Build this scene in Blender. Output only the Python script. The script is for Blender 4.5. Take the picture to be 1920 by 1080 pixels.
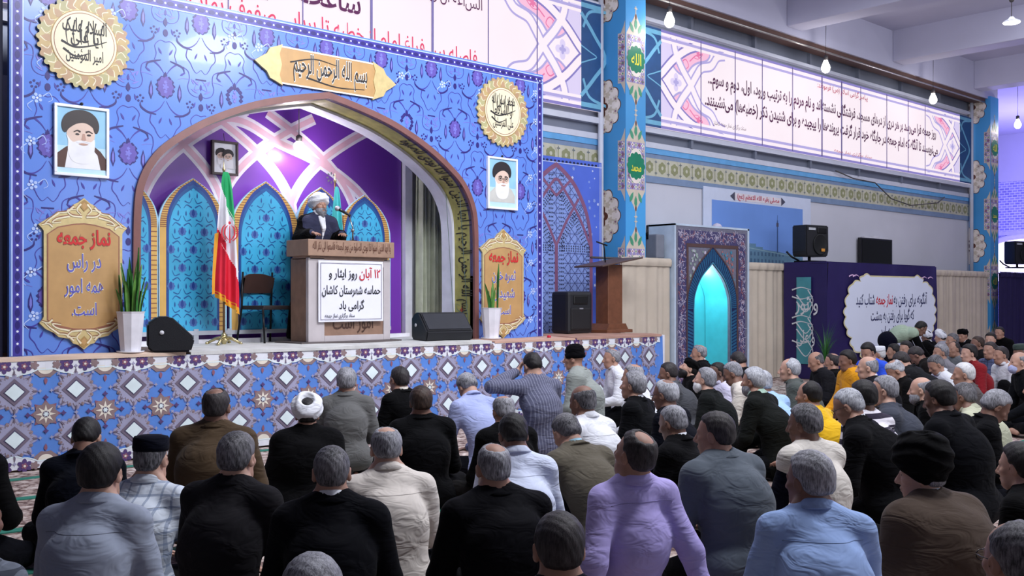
import bpy, bmesh, math, random
import numpy as np
from mathutils import Vector, Matrix
from math import sin, cos, pi, radians, sqrt, atan2

SC = bpy.context.scene
COL = SC.collection
for _o in list(bpy.data.objects): bpy.data.objects.remove(_o)

# ---------------------------------------------------------------- camera
# hall frame: X runs along the stage wall, Y into that wall, Z up (metres)
CAM_H, FPX, HORIZON = 1.63, 1882.0, 555.0
YAW = radians(-42.833)
cam_d = bpy.data.cameras.new('camera'); cam_d.sensor_width = 36.0
cam_d.lens = FPX / 1920.0 * 36.0; cam_d.shift_y = (HORIZON - 540.0) / 1920.0
cam_d.clip_start = 0.05; cam_d.clip_end = 200
cam = bpy.data.objects.new('camera', cam_d); COL.objects.link(cam)
cam.location = (0, 0, CAM_H); cam.rotation_euler = (pi/2, 0, YAW)
SC.camera = cam
SC.view_settings.view_transform = 'Standard'; SC.view_settings.look = 'None'
SC.view_settings.gamma = 1.0; SC.view_settings.use_curve_mapping = False
SC.view_settings.exposure = -0.10

# ---------------------------------------------------------------- daylight, hall lamps and an added fill
W = bpy.data.worlds.new('daylight'); SC.world = W; W.use_nodes = True
W.node_tree.nodes['Background'].inputs[0].default_value = (0.74, 0.78, 1.0, 1)
W.node_tree.nodes['Background'].inputs[1].default_value = 0.13

def area(name, loc, target, size, power, color, sy=None):
    l = bpy.data.lights.new(name, 'AREA'); l.energy = power; l.color = color
    l.size = size
    if sy: l.shape = 'RECTANGLE'; l.size_y = sy
    o = bpy.data.objects.new(name, l); COL.objects.link(o); o.location = loc
    o.rotation_euler = (Vector(target) - Vector(loc)).to_track_quat('-Z', 'Y').to_euler()
    return o
def point(name, loc, power, color, r=0.05):
    l = bpy.data.lights.new(name, 'POINT'); l.energy = power; l.color = color; l.shadow_soft_size = r
    o = bpy.data.objects.new(name, l); COL.objects.link(o); o.location = loc
    return o
COOL = (0.92, 0.94, 1.0)
area('stage_flood_light', (6.0, 5.2, 6.8), (6.5, 10.6, 2.2), 5.0, 440, COOL, 0.6)
area('hall_flood_light', (12.0, 6.0, 7.4), (12.0, 7.0, 0), 9.0, 270, COOL, 3.0)
area('near_hall_light', (10.0, -0.1, 7.0), (8.0, 5.5, 1.0), 1.6, 240, COOL, 0.7)
area('left_hall_light', (5.9, 1.9, 7.0), (5.8, 3.0, 0), 1.5, 330, COOL, 0.7)
area('far_hall_light', (21.0, 6.5, 7.4), (21.0, 9.0, 0), 9.0, 260, COOL, 3.0)
area('opposite_fill_light', (16.0, -7.6, 3.6), (17.5, 6.0, 7.6), 14.0, 700, (0.88, 0.90, 1.0), 4.0)  # unseen fill added to brighten the ceiling from the opposite side
point('recess_bulb_light', (6.75, 11.25, 3.52), 60, (1.0, 0.93, 1.0), 0.06)
point('niche_lamp_light', (15.05, 11.12, 1.98), 20, (0.72, 1.0, 1.0), 0.05)
point('purple_room_light', (35.0, 12.5, 4.0), 1900, (0.40, 0.36, 1.0), 0.5)

# ---------------------------------------------------------------- materials
def srgb(r, g=None, b=None):
    if g is None: r, g, b = r
    f = lambda c: ((c/255.0 + 0.055) / 1.055) ** 2.4 if c > 10.3 else c/255.0/12.92
    return (f(r), f(g), f(b))
def mat(name, rgb, rough=0.6, metal=0.0, var=0.08, scale=6.0, bump=0.0, bscale=60.0, emit=0.0, spec=0.4, coat=0.0):
    """principled surface with a little procedural colour variation and bump"""
    m = bpy.data.materials.new(name); m.use_nodes = True
    nt = m.node_tree; N = nt.nodes; L = nt.links; b = N['Principled BSDF']
    c = srgb(rgb)
    b.inputs['Roughness'].default_value = rough; b.inputs['Metallic'].default_value = metal
    b.inputs['Specular IOR Level'].default_value = spec
    b.inputs['Coat Weight'].default_value = coat
    tc = N.new('ShaderNodeTexCoord')
    if emit:
        b.inputs['Emission Strength'].default_value = emit
    if var:
        n = N.new('ShaderNodeTexNoise'); n.inputs['Scale'].default_value = scale; n.inputs['Detail'].default_value = 3
        L.new(tc.outputs['Object'], n.inputs['Vector'])
        r = N.new('ShaderNodeValToRGB'); L.new(n.outputs['Fac'], r.inputs[0])
        r.color_ramp.elements[0].position = 0.3; r.color_ramp.elements[1].position = 0.7
        r.color_ramp.elements[0].color = tuple(x*(1-var) for x in c) + (1,)
        r.color_ramp.elements[1].color = tuple(min(1, x*(1+var)) for x in c) + (1,)
        L.new(r.outputs[0], b.inputs['Base Color'])
        if emit: L.new(r.outputs[0], b.inputs['Emission Color'])
    else:
        b.inputs['Base Color'].default_value = c + (1,)
        if emit: b.inputs['Emission Color'].default_value = c + (1,)
    if bump:
        n2 = N.new('ShaderNodeTexNoise'); n2.inputs['Scale'].default_value = bscale; n2.inputs['Detail'].default_value = 4
        L.new(tc.outputs['Object'], n2.inputs['Vector'])
        bp = N.new('ShaderNodeBump'); bp.inputs['Strength'].default_value = bump; bp.inputs['Distance'].default_value = 0.02
        L.new(n2.outputs['Fac'], bp.inputs['Height']); L.new(bp.outputs[0], b.inputs['Normal'])
    return m
_MC = {}
def M(rgb, rough=0.6, **k):
    key = (tuple(rgb), rough, tuple(sorted(k.items())))
    if key not in _MC: _MC[key] = mat('surface_%02x%02x%02x' % tuple(rgb), rgb, rough, **k)
    return _MC[key]

# ---------------------------------------------------------------- object helpers
def link(name, me, parent=None, loc=None, rot=None):
    o = bpy.data.objects.new(name, me); COL.objects.link(o)
    if parent is not None: o.parent = parent
    if loc is not None: o.location = loc
    if rot is not None: o.rotation_euler = rot
    return o
def tag(o, label=None, cat=None, group=None, kind=None):
    if label: o['label'] = label
    if cat: o['category'] = cat
    if group: o['group'] = group
    if kind: o['kind'] = kind
    return o
def thing(name, loc, label, cat, group=None, rz=0.0):
    o = link(name, None, None, loc, (0, 0, rz)); o.empty_display_size = 0.1
    return tag(o, label, cat, group)
def mesh_of(verts, faces, mats, midx=None, smooth=False, name='shape'):
    me = bpy.data.meshes.new(name)
    me.from_pydata([tuple(v) for v in verts], [], [tuple(f) for f in faces])
    for m in (mats if isinstance(mats, (list, tuple)) else [mats]): me.materials.append(m)
    if midx is not None: me.polygons.foreach_set('material_index', midx)
    if smooth: me.polygons.foreach_set('use_smooth', [True]*len(me.polygons))
    me.update(); return me
class B:
    """collects simple solids into one mesh"""
    def __init__(s): s.v, s.f, s.m, s.s = [], [], [], []
    def add(s, vs, fs, mi=0, sm=False):
        o = len(s.v); s.v += [tuple(v) for v in vs]
        for f in fs: s.f.append(tuple(i+o for i in f)); s.m.append(mi); s.s.append(sm)
    def box(s, lo, hi, mi=0, bev=0.0):
        if bev > 0: return s.bbox(lo, hi, bev, mi)
        x0, y0, z0 = lo; x1, y1, z1 = hi
        s.add([(x0,y0,z0),(x1,y0,z0),(x1,y1,z0),(x0,y1,z0),(x0,y0,z1),(x1,y0,z1),(x1,y1,z1),(x0,y1,z1)],
              [(3,2,1,0),(4,5,6,7),(0,1,5,4),(1,2,6,5),(2,3,7,6),(3,0,4,7)], mi)
    def bbox(s, lo, hi, b, mi=0):
        bm = bmesh.new(); bmesh.ops.create_cube(bm, size=1)
        for v in bm.verts: v.co = Vector([lo[i] + (v.co[i]+.5)*(hi[i]-lo[i]) for i in range(3)])
        bmesh.ops.bevel(bm, geom=bm.edges[:], offset=b, segments=2, affect='EDGES', profile=0.6)
        bm.verts.index_update()
        s.add([v.co[:] for v in bm.verts], [[v.index for v in f.verts] for f in bm.faces], mi); bm.free()
    def prism(s, poly, y0, y1, mi=0, ax='y'):
        """polygon in the (x,z) plane (ax y) extruded from y0 to y1; ax x: polygon in (y,z)"""
        n = len(poly)
        P = (lambda p, d: (p[0], d, p[1])) if ax == 'y' else ((lambda p, d: (d, p[0], p[1])) if ax == 'x' else (lambda p, d: (p[0], p[1], d)))
        vs = [P(p, y0) for p in poly] + [P(p, y1) for p in poly]
        s.add(vs, [tuple(range(n)), tuple(range(2*n-1, n-1, -1))] + [(i, i+n, (i+1) % n + n, (i+1) % n) for i in range(n)], mi)
    def lathe(s, prof, c=(0,0,0), n=24, mi=0, sm=True, ax=None):
        """(r, z) profile revolved about z at c; ax: optional rotation matrix"""
        vs = []; k = len(prof)
        for r, z in prof:
            for j in range(n):
                a = 2*pi*j/n; p = Vector((r*cos(a), r*sin(a), z))
                if ax is not None: p = ax @ p
                vs.append((p[0]+c[0], p[1]+c[1], p[2]+c[2]))
        fs = [(i*n+j, i*n+(j+1) % n, (i+1)*n+(j+1) % n, (i+1)*n+j) for i in range(k-1) for j in range(n)]
        fs.append(tuple(range(n-1, -1, -1))); fs.append(tuple((k-1)*n+j for j in range(n)))
        s.add(vs, fs, mi, sm)
    def tube(s, pts, r, n=8, mi=0, sm=True):
        pts = [Vector(p) for p in pts]; k = len(pts); rs = r if isinstance(r, (list, tuple)) else [r]*k
        vs = []; up = Vector((0, 0, 1)); 
        for i, p in enumerate(pts):
            d = (pts[min(i+1, k-1)] - pts[max(i-1, 0)]).normalized()
            a = d.cross(up)
            if a.length < 1e-3: a = d.cross(Vector((1, 0, 0)))
            a.normalize(); b = d.cross(a).normalized()
            for j in range(n):
                t = 2*pi*j/n; q = p + rs[i]*(cos(t)*a + sin(t)*b); vs.append(q[:])
        fs = [(i*n+j, i*n+(j+1) % n, (i+1)*n+(j+1) % n, (i+1)*n+j) for i in range(k-1) for j in range(n)]
        fs.append(tuple(range(n-1, -1, -1))); fs.append(tuple((k-1)*n+j for j in range(n)))
        s.add(vs, fs, mi, sm)
    def ball(s, c, r, mi=0, n=16, m=10, sc=(1,1,1)):
        prof = [(max(1e-4, r*sin(pi*i/m)), -r*cos(pi*i/m)) for i in range(m+1)]
        o = len(s.v); s.lathe(prof, (0,0,0), n, mi)
        for i in range(o, len(s.v)):
            v = s.v[i]; s.v[i] = (v[0]*sc[0]+c[0], v[1]*sc[1]+c[1], v[2]*sc[2]+c[2])
    def sheet(s, rows, mi=0, sm=True):
        """grid of points, rows x columns"""
        r, c = len(rows), len(rows[0])
        s.add([p for row in rows for p in row], [(i*c+j, i*c+j+1, (i+1)*c+j+1, (i+1)*c+j) for i in range(r-1) for j in range(c-1)], mi, sm)
    def mesh(s, mats, name='shape'):
        me = mesh_of(s.v, s.f, mats, s.m, name=name)
        me.polygons.foreach_set('use_smooth', s.s); return me
    def build(s, name, mats, parent=None, loc=None, rot=None):
        return link(name, s.mesh(mats, name), parent, loc, rot)
# ================================================================ people: smooth-union bodies meshed with surface nets
class Field:
    """distance field on a tensor grid; primitives are blended in with a smooth minimum"""
    def __init__(s, xs, ys, zs):
        s.ax = [np.asarray(a, np.float32) for a in (xs, ys, zs)]
        s.d = np.full((len(xs), len(ys), len(zs)), 0.12, np.float32)
    def sub(s, lo, hi):
        sl = []
        for a, l, h in zip(s.ax, lo, hi):
            i0 = int(np.searchsorted(a, l)); i1 = int(np.searchsorted(a, h))
            if i1 - i0 < 1: return None
            sl.append(slice(i0, i1))
        return tuple(sl)
    def put(s, fn, lo, hi, k=0.02, op='u', pad=0.07):
        sl = s.sub([l-pad for l in lo], [h+pad for h in hi])
        if sl is None: return
        X = s.ax[0][sl[0]][:, None, None]; Y = s.ax[1][sl[1]][None, :, None]; Z = s.ax[2][sl[2]][None, None, :]
        e = fn(X, Y, Z).astype(np.float32); d = s.d[sl]
        if op == 'u':
            h = np.maximum(k - np.abs(d-e), 0)/k; s.d[sl] = np.minimum(d, e) - h*h*k*0.25
        else:
            e = -e; h = np.maximum(k - np.abs(d-e), 0)/k; s.d[sl] = np.maximum(d, e) + h*h*k*0.25
    def cone(s, a, b, ra, rb, k=0.02, op='u', q=None):
        """rounded cone from a to b; q squashes the section along an axis: (axis vector, factor)"""
        a = np.array(a, float); b = np.array(b, float); ab = b-a; L2 = float(ab@ab) + 1e-9
        r = max(ra, rb)
        def fn(X, Y, Z):
            px, py, pz = X-a[0], Y-a[1], Z-a[2]
            t = np.clip((px*ab[0]+py*ab[1]+pz*ab[2])/L2, 0, 1)
            px, py, pz = px-t*ab[0], py-t*ab[1], pz-t*ab[2]
            if q is not None:
                u, f = q; w = (px*u[0]+py*u[1]+pz*u[2])*(1/f-1)
                px, py, pz = px+w*u[0], py+w*u[1], pz+w*u[2]
            return np.sqrt(px*px+py*py+pz*pz) - (ra + t*(rb-ra))
        s.put(fn, np.minimum(a, b)-r, np.maximum(a, b)+r, k, op)
    def ell(s, c, rad, R=None, k=0.02, op='u'):
        c = np.array(c, float); rad = np.array(rad, float); Rm = np.eye(3) if R is None else np.array(R)
        ext = np.abs(Rm) @ rad; mn = float(rad.min())
        def fn(X, Y, Z):
            px, py, pz = X-c[0], Y-c[1], Z-c[2]
            q = [(px*Rm[0, i]+py*Rm[1, i]+pz*Rm[2, i]) for i in range(3)]
            k0 = np.sqrt(sum((q[i]/rad[i])**2 for i in range(3)))
            k1 = np.sqrt(sum((q[i]/rad[i]**2)**2 for i in range(3))) + 1e-6
            return np.where(k0 < 0.3, (k0-1)*mn, k0*(k0-1)/k1)
        s.put(fn, c-ext, c+ext, k, op)
    def clip(s, fn, k=0.01):
        X = s.ax[0][:, None, None]; Y = s.ax[1][None, :, None]; Z = s.ax[2][None, None, :]
        e = fn(X, Y, Z).astype(np.float32); d = s.d
        h = np.maximum(k - np.abs(d-e), 0)/k; s.d = np.maximum(d, e) + h*h*k*0.25
    def warp(s, fn):
        X = s.ax[0][:, None, None]; Y = s.ax[1][None, :, None]; Z = s.ax[2][None, None, :]
        s.d = s.d + fn(X, Y, Z).astype(np.float32)
    def mesh(s, mats, name='shape', keep_big=False):
        d = s.d.copy(); big = 0.12
        for ax in range(3):
            sl = [slice(None)]*3
            for e in (0, -1): sl[ax] = e; d[tuple(sl)] = big
        ins = d < 0
        n = ins[:-1,:-1,:-1].astype(np.int8)
        for i in (0, 1):
            for j in (0, 1):
                for k in (0, 1):
                    if i+j+k: n = n + ins[i:ins.shape[0]-1+i, j:ins.shape[1]-1+j, k:ins.shape[2]-1+k]
        act = (n > 0) & (n < 8)
        ci = np.argwhere(act)
        if len(ci) == 0: return None
        idx = np.full(act.shape, -1, np.int32); idx[act] = np.arange(len(ci))
        pos = np.zeros((len(ci), 3)); cnt = np.zeros(len(ci))
        A = s.ax
        corners = np.array([(i, j, k) for i in (0, 1) for j in (0, 1) for k in (0, 1)])
        val = [d[ci[:, 0]+c[0], ci[:, 1]+c[1], ci[:, 2]+c[2]] for c in corners]
        for a in range(8):
            for ax in range(3):
                if corners[a][ax] == 0:
                    c2 = corners[a].copy(); c2[ax] = 1; b = c2[0]*4+c2[1]*2+c2[2]
                    va, vb = val[a], val[b]; cr = (va < 0) != (vb < 0)
                    t = np.where(cr, va/np.where(cr, va-vb, 1), 0)
                    for q in range(3):
                        base = A[q][ci[:, q]+corners[a][q]]
                        if q == ax:
                            base = base + t*(A[q][ci[:, q]+1] - A[q][ci[:, q]])
                        pos[:, q] += np.where(cr, base, 0)
                    cnt += cr
        pos /= cnt[:, None]
        quads = []
        for ax in range(3):
            u, v = (ax+1) % 3, (ax+2) % 3
            lo = [slice(None)]*3; hi = [slice(None)]*3; lo[ax] = slice(0, -1); hi[ax] = slice(1, None)
            s0, s1 = ins[tuple(lo)], ins[tuple(hi)]
            e = np.argwhere(s0 != s1)
            ok = (e[:, u] > 0) & (e[:, v] > 0) & (e[:, u] < act.shape[u]) & (e[:, v] < act.shape[v]); e = e[ok]
            f = s0[e[:, 0], e[:, 1], e[:, 2]]
            c = []
            for du, dv in ((-1, -1), (0, -1), (0, 0), (-1, 0)):
                g = e.copy(); g[:, u] += du; g[:, v] += dv; c.append(idx[g[:, 0], g[:, 1], g[:, 2]])
            c = np.stack(c, 1); c[~f] = c[~f][:, ::-1]; quads.append(c)
        quads = np.concatenate(quads); quads = quads[(quads >= 0).all(1)]
        # one relaxation pass
        acc = np.zeros_like(pos); deg = np.zeros(len(pos))
        for i in range(4):
            a, b = quads[:, i], quads[:, (i+1) % 4]
            for q in range(3):
                acc[:, q] += np.bincount(a, pos[b, q], len(pos)) + np.bincount(b, pos[a, q], len(pos))
            deg += np.bincount(a, minlength=len(pos)) + np.bincount(b, minlength=len(pos))
        pos = pos*0.6 + 0.4*acc/np.maximum(deg, 1)[:, None]
        me = bpy.data.meshes.new(name)
        me.vertices.add(len(pos)); me.vertices.foreach_set('co', pos.astype(np.float32).ravel())
        me.loops.add(quads.size); me.loops.foreach_set('vertex_index', quads.astype(np.int32).ravel())
        me.polygons.add(len(quads)); me.polygons.foreach_set('loop_start', np.arange(0, quads.size, 4, dtype=np.int32))
        me.polygons.foreach_set('use_smooth', np.ones(len(quads), bool))
        for m in (mats if isinstance(mats, (list, tuple)) else [mats]): me.materials.append(m)
        me.update(calc_edges=True); me.validate()
        return me

def axis(lo, hi, h, fine=None, hf=None):
    if fine is None: return np.arange(lo, hi+h, h)
    a = list(np.arange(lo, fine[0], h)); b = list(np.arange(fine[0], fine[1], hf)); c = list(np.arange(fine[1], hi+h, h))
    return np.array(a+b+c)
def rotm(pitch=0.0, yaw=0.0, roll=0.0):
    """head turn: yaw to the left, then chin down by pitch"""
    return np.array((Matrix.Rotation(yaw, 3, 'Z') @ Matrix.Rotation(-pitch, 3, 'X') @ Matrix.Rotation(roll, 3, 'Y')))

# ---------------------------------------------------------------- skin, hair and cloth materials
def skin_mat(rgb, name='skin'):
    m = mat(name, rgb, 0.5, var=0.10, scale=14, bump=0.06, bscale=220)
    b = m.node_tree.nodes['Principled BSDF']
    b.inputs['Subsurface Weight'].default_value = 0.08; b.inputs['Subsurface Radius'].default_value = (0.01, 0.004, 0.002)
    return m
def hair_mat(c1, c2, name='hair'):
    m = bpy.data.materials.new(name); m.use_nodes = True; nt = m.node_tree; N = nt.nodes; L = nt.links; b = N['Principled BSDF']
    b.inputs['Roughness'].default_value = 0.55; b.inputs['Specular IOR Level'].default_value = 0.35
    tc = N.new('ShaderNodeTexCoord'); mp = N.new('ShaderNodeMapping'); mp.inputs['Scale'].default_value = (60, 60, 14)
    L.new(tc.outputs['Object'], mp.inputs[0])
    n = N.new('ShaderNodeTexNoise'); n.inputs['Scale'].default_value = 2.2; n.inputs['Detail'].default_value = 6; n.inputs['Roughness'].default_value = 0.65
    L.new(mp.outputs[0], n.inputs['Vector'])
    n2 = N.new('ShaderNodeTexNoise'); n2.inputs['Scale'].default_value = 9; L.new(tc.outputs['Object'], n2.inputs['Vector'])
    ad = N.new('ShaderNodeMath'); ad.operation = 'MULTIPLY_ADD'; ad.inputs[1].default_value = 0.6
    L.new(n2.outputs['Fac'], ad.inputs[0]); L.new(n.outputs['Fac'], ad.inputs[2])
    r = N.new('ShaderNodeValToRGB'); r.color_ramp.elements[0].position = 0.62; r.color_ramp.elements[1].position = 0.98
    r.color_ramp.elements[0].color = srgb(c1)+(1,); r.color_ramp.elements[1].color = srgb(c2)+(1,)
    L.new(ad.outputs[0], r.inputs[0]); L.new(r.outputs[0], b.inputs['Base Color'])
    bp = N.new('ShaderNodeBump'); bp.inputs['Strength'].default_value = 0.5; bp.inputs['Distance'].default_value = 0.006
    L.new(n.outputs['Fac'], bp.inputs['Height']); L.new(bp.outputs[0], b.inputs['Normal'])
    return m
def cloth_mat(rgb, kind='plain', rgb2=None, rough=0.85, name='cloth'):
    """woven cloth: plain with crease bump, or printed with a check / stripes"""
    m = bpy.data.materials.new(name); m.use_nodes = True; nt = m.node_tree; N = nt.nodes; L = nt.links; b = N['Principled BSDF']
    b.inputs['Roughness'].default_value = rough; b.inputs['Specular IOR Level'].default_value = 0.2 if max(rgb) >= 70 else 0.08
    b.inputs['Sheen Weight'].default_value = 0.02 if max(rgb) < 70 else 0.08
    c = srgb(rgb) if max(rgb) >= 70 else tuple(x*.3 for x in srgb(rgb)); tc = N.new('ShaderNodeTexCoord')
    mp = N.new('ShaderNodeMapping'); mp.inputs['Scale'].default_value = (7, 7, 4); L.new(tc.outputs['Object'], mp.inputs[0])
    n = N.new('ShaderNodeTexNoise'); n.inputs['Scale'].default_value = 1.1; n.inputs['Detail'].default_value = 4; n.inputs['Distortion'].default_value = 0.9
    L.new(mp.outputs[0], n.inputs['Vector'])
    r = N.new('ShaderNodeValToRGB'); L.new(n.outputs['Fac'], r.inputs[0])
    r.color_ramp.elements[0].color = tuple(x*0.88 for x in c)+(1,); r.color_ramp.elements[1].color = tuple(min(1, x*1.1) for x in c)+(1,)
    out = r.outputs[0]
    if kind != 'plain':
        sx = N.new('ShaderNodeSeparateXYZ'); L.new(tc.outputs['Object'], sx.inputs[0])
        def band(sock, freq, w, ph=0.0):
            a = N.new('ShaderNodeMath'); a.operation = 'MULTIPLY_ADD'; a.inputs[1].default_value = freq; a.inputs[2].default_value = ph; L.new(sock, a.inputs[0])
            f = N.new('ShaderNodeMath'); f.operation = 'FRACT'; L.new(a.outputs[0], f.inputs[0])
            l = N.new('ShaderNodeMath'); l.operation = 'LESS_THAN'; l.inputs[1].default_value = w; L.new(f.outputs[0], l.inputs[0]); return l.outputs[0]
        bs = []
        if kind == 'check': bs = [band(sx.outputs[0], 17, 0.2), band(sx.outputs[2], 17, 0.2)]
        elif kind == 'plaid': bs = [band(sx.outputs[0], 9, 0.18), band(sx.outputs[2], 9, 0.18), band(sx.outputs[0], 9, 0.07, .5)]
        elif kind == 'pin': bs = [band(sx.outputs[0], 38, 0.28)]
        elif kind == 'hoop': bs = [band(sx.outputs[2], 11, 0.42)]
        for s_ in bs:
            mx = N.new('ShaderNodeMix'); mx.data_type = 'RGBA'; L.new(out, mx.inputs[6]); mx.inputs[7].default_value = srgb(rgb2)+(1,)
            if len(bs) > 1:
                ml = N.new('ShaderNodeMath'); ml.operation = 'MULTIPLY'; ml.inputs[1].default_value = 0.6; L.new(s_, ml.inputs[0]); L.new(ml.outputs[0], mx.inputs[0])
            else: L.new(s_, mx.inputs[0])
            out = mx.outputs[2]
    L.new(out, b.inputs['Base Color'])
    w = N.new('ShaderNodeTexNoise'); w.inputs['Scale'].default_value = 2.6; w.inputs['Detail'].default_value = 2; w.inputs['Distortion'].default_value = 1.6
    mp2 = N.new('ShaderNodeMapping'); mp2.inputs['Scale'].default_value = (2.2, 2.2, 4.5); mp2.inputs['Rotation'].default_value = (0.3, 0.5, 0.2)
    L.new(tc.outputs['Object'], mp2.inputs[0]); L.new(mp2.outputs[0], w.inputs['Vector'])
    bp = N.new('ShaderNodeBump'); bp.inputs['Strength'].default_value = 0.55; bp.inputs['Distance'].default_value = 0.03
    L.new(w.outputs['Fac'], bp.inputs['Height']); L.new(bp.outputs[0], b.inputs['Normal'])
    return m
_cm = {}
def CM(rgb, kind='plain', rgb2=None):
    k = (tuple(rgb), kind, rgb2)
    if k not in _cm: _cm[k] = cloth_mat(rgb, kind, rgb2)
    return _cm[k]
SKIN = {'tan': skin_mat((168, 128, 110)), 'fair': skin_mat((190, 150, 132)), 'brown': skin_mat((128, 94, 80)), 'dark': skin_mat((104, 76, 66))}
HAIR = {'black': hair_mat((9, 8, 10), (34, 30, 32)), 'dark': hair_mat((20, 18, 20), (66, 60, 62)), 'brown': hair_mat((30, 22, 18), (72, 54, 46)),
        'pepper': hair_mat((30, 30, 34), (128, 126, 132)), 'grey': hair_mat((74, 74, 80), (172, 172, 180)), 'silver': hair_mat((112, 114, 122), (206, 208, 216)),
        'white': hair_mat((168, 168, 172), (236, 236, 238))}
EYE_W = M((176, 166, 158), 0.25, var=0.0); EYE_D = M((26, 16, 12), 0.15, var=0.0)
WHITE_CLOTH = cloth_mat((226, 228, 236)); BLACK_CLOTH = cloth_mat((14, 14, 18)); DARK_TROUSER = cloth_mat((20, 21, 28))

def head_fields(F, Hc, R, bald=False):
    """head with brow, nose, lips, chin, cheeks and ears; Hc centre, R rotation (columns: right, front, up)"""
    def P(x, y, z): return Hc + R @ np.array((x, y, z))
    F.ell(P(0, -.012, .028), (.078, .097, .088), R, 0.02)
    F.ell(P(0, .030, -.040), (.060, .066, .082), R, 0.03)
    F.cone(P(-.028, .052, -.092), P(.028, .052, -.092), .026, .026, 0.03)
    F.ell(P(0, .070, -.100), (.020, .018, .018), R, 0.02)
    F.cone(P(-.032, .076, .020), P(.032, .076, .020), .012, .012, 0.015)
    F.cone(P(0, .090, .010), P(0, .114, -.032), .0085, .0125, 0.012)
    for s in (-1, 1):
        F.ell(P(s*.012, .100, -.037), (.010, .011, .008), R, 0.008)
        F.ell(P(s*.042, .060, -.022), (.022, .022, .018), R, 0.02)
        F.ell(P(s*.031, .098, .004), (.014, .012, .010), R, 0.012, 'd')
        F.cone(P(s*.020, .083, .0135), P(s*.044, .073, .011), .0065, .006, 0.006); F.cone(P(s*.022, .082, -.006), P(s*.042, .074, -.006), .005, .005, 0.006)
        F.ell(P(s*.080, -.006, -.012), (.011, .021, .033), R @ rotm(0.12, -s*0.42), 0.008)
        F.ell(P(s*.090, .002, -.008), (.005, .010, .016), R @ rotm(0.12, -s*0.42), 0.006, 'd')
    F.ell(P(0, .092, -.064), (.024, .012, .007), R, 0.006)
    F.ell(P(0, .089, -.077), (.020, .012, .008), R, 0.006)

def hair_mesh(Hc, R, style, res, mats, beard=None):
    """hair (or beard) as a shell over the skull, cut along the hairline"""
    lo, hi = Hc-.16, Hc+.17
    F = Field(*[np.arange(lo[i], hi[i], res) for i in range(3)])
    def P(x, y, z): return Hc + R @ np.array((x, y, z))
    def loc(X, Y, Z):
        px, py, pz = X-Hc[0], Y-Hc[1], Z-Hc[2]
        return [px*R[0, i]+py*R[1, i]+pz*R[2, i] for i in range(3)]
    if beard:
        F.ell(P(0, .040, -.070), (.071, .071, .068), R, 0.02)
        F.cone(P(0, .068, -.105), P(0, .062+.012*beard, -.115-.045*beard), .034, .020, 0.03)
        def cut(X, Y, Z):
            x, y, z = loc(X, Y, Z); return np.maximum(z + .036 + np.abs(x)*0.0 - np.maximum(np.abs(x)-.045, 0)*2.2, -(y+.006) + 0*z)
        F.clip(cut, 0.008)
        F.ell(P(0, .104, -.070), (.022, .016, .011), R, 0.006, 'd')
    else:
        t = {'short': .0085, 'full': .014, 'buzz': .005}.get(style.split('+')[0], .011)
        F.ell(P(0, -.014, .029), (.078+t, .097+t, .088+t*1.2), R, 0.01)
        F.ell(P(0, -.056, -.026), (.058+t*.6, .044+t, .05), R, 0.03)
        def cut(X, Y, Z):
            x, y, z = loc(X, Y, Z)
            line = y - (.002 + .62*np.maximum(z, -.1) + .30*np.maximum(z-.055, 0)) - .012*np.cos(x*45)*np.clip((z-.03)*40, 0, 1)
            return np.maximum(line*0.76, -(z+.062+.25*np.maximum(y+.06, 0)))
        F.clip(cut, 0.022)
        for s in (-1, 1): F.ell(P(s*.092, .002, -.014), (.024, .025, .036), R, 0.01, 'd')
        if 'crown' in style: F.ell(P(0, -.050, .112), (.050, .052, .040), R, 0.02, 'd')
        if 'front' in style: F.ell(P(0, .052, .105), (.072, .062, .060), R, 0.02, 'd')
        if 'top' in style: F.ell(P(0, .002, .120), (.085, .105, .072), R, 0.02, 'd')
        F.warp(lambda X, Y, Z: .0016*np.sin(150*X+40*Z)*np.sin(130*Y+60*Z))
        if 'nobrow' not in style:
            for s in (-1, 1): F.cone(P(s*.016, .088, .026), P(s*.046, .076, .027), .0055, .004, 0.004)
    return F.mesh(mats, 'hair')

def turban(Hc, R, parent, m, res, tilt=-0.28, fat=1.0, tall=1.0):
    Rt = R @ rotm(tilt)
    c = Hc + R @ np.array((0, -.016, .062+.05*(tall-1)))
    lo, hi = c-.24, c+.24
    F = Field(*[np.arange(lo[i], hi[i], res) for i in range(3)])
    F.ell(c, (.116*fat, .130*fat, .092*fat*tall), Rt, 0.02)
    def wrap(X, Y, Z):
        px, py, pz = X-c[0], Y-c[1], Z-c[2]
        u, v, w = [px*Rt[0, i]+py*Rt[1, i]+pz*Rt[2, i] for i in range(3)]
        a = np.arctan2(u, v)
        return .0045*np.sin(95*w + 2.0*np.sin(a) + 2*np.sin(2*a+1)) 
    F.warp(wrap)
    F.ell(c + Rt @ np.array((0, 0.0, (.004+.092*tall)*fat)), (.058, .066, .055), Rt, 0.02, 'd')
    def face(X, Y, Z):
        px, py, pz = X-Hc[0], Y-Hc[1], Z-Hc[2]
        u, v, w = [px*R[0, i]+py*R[1, i]+pz*R[2, i] for i in range(3)]
        return -(w + .045 - np.maximum(v+.02, 0)*0.75)
    F.clip(face, 0.015)
    o = link('turban', F.mesh(m, 'turban'), parent)
    cp = B(); Rm = Matrix([list(r) for r in Rt])
    cp.lathe([(.001, .060*fat), (.04, .054*fat), (.062, .038*fat), (.07, .02), (.07, -.02)], tuple(c), 20, ax=Rm)
    cp.build('cap', HAIR['black'], parent)
    return o

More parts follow.
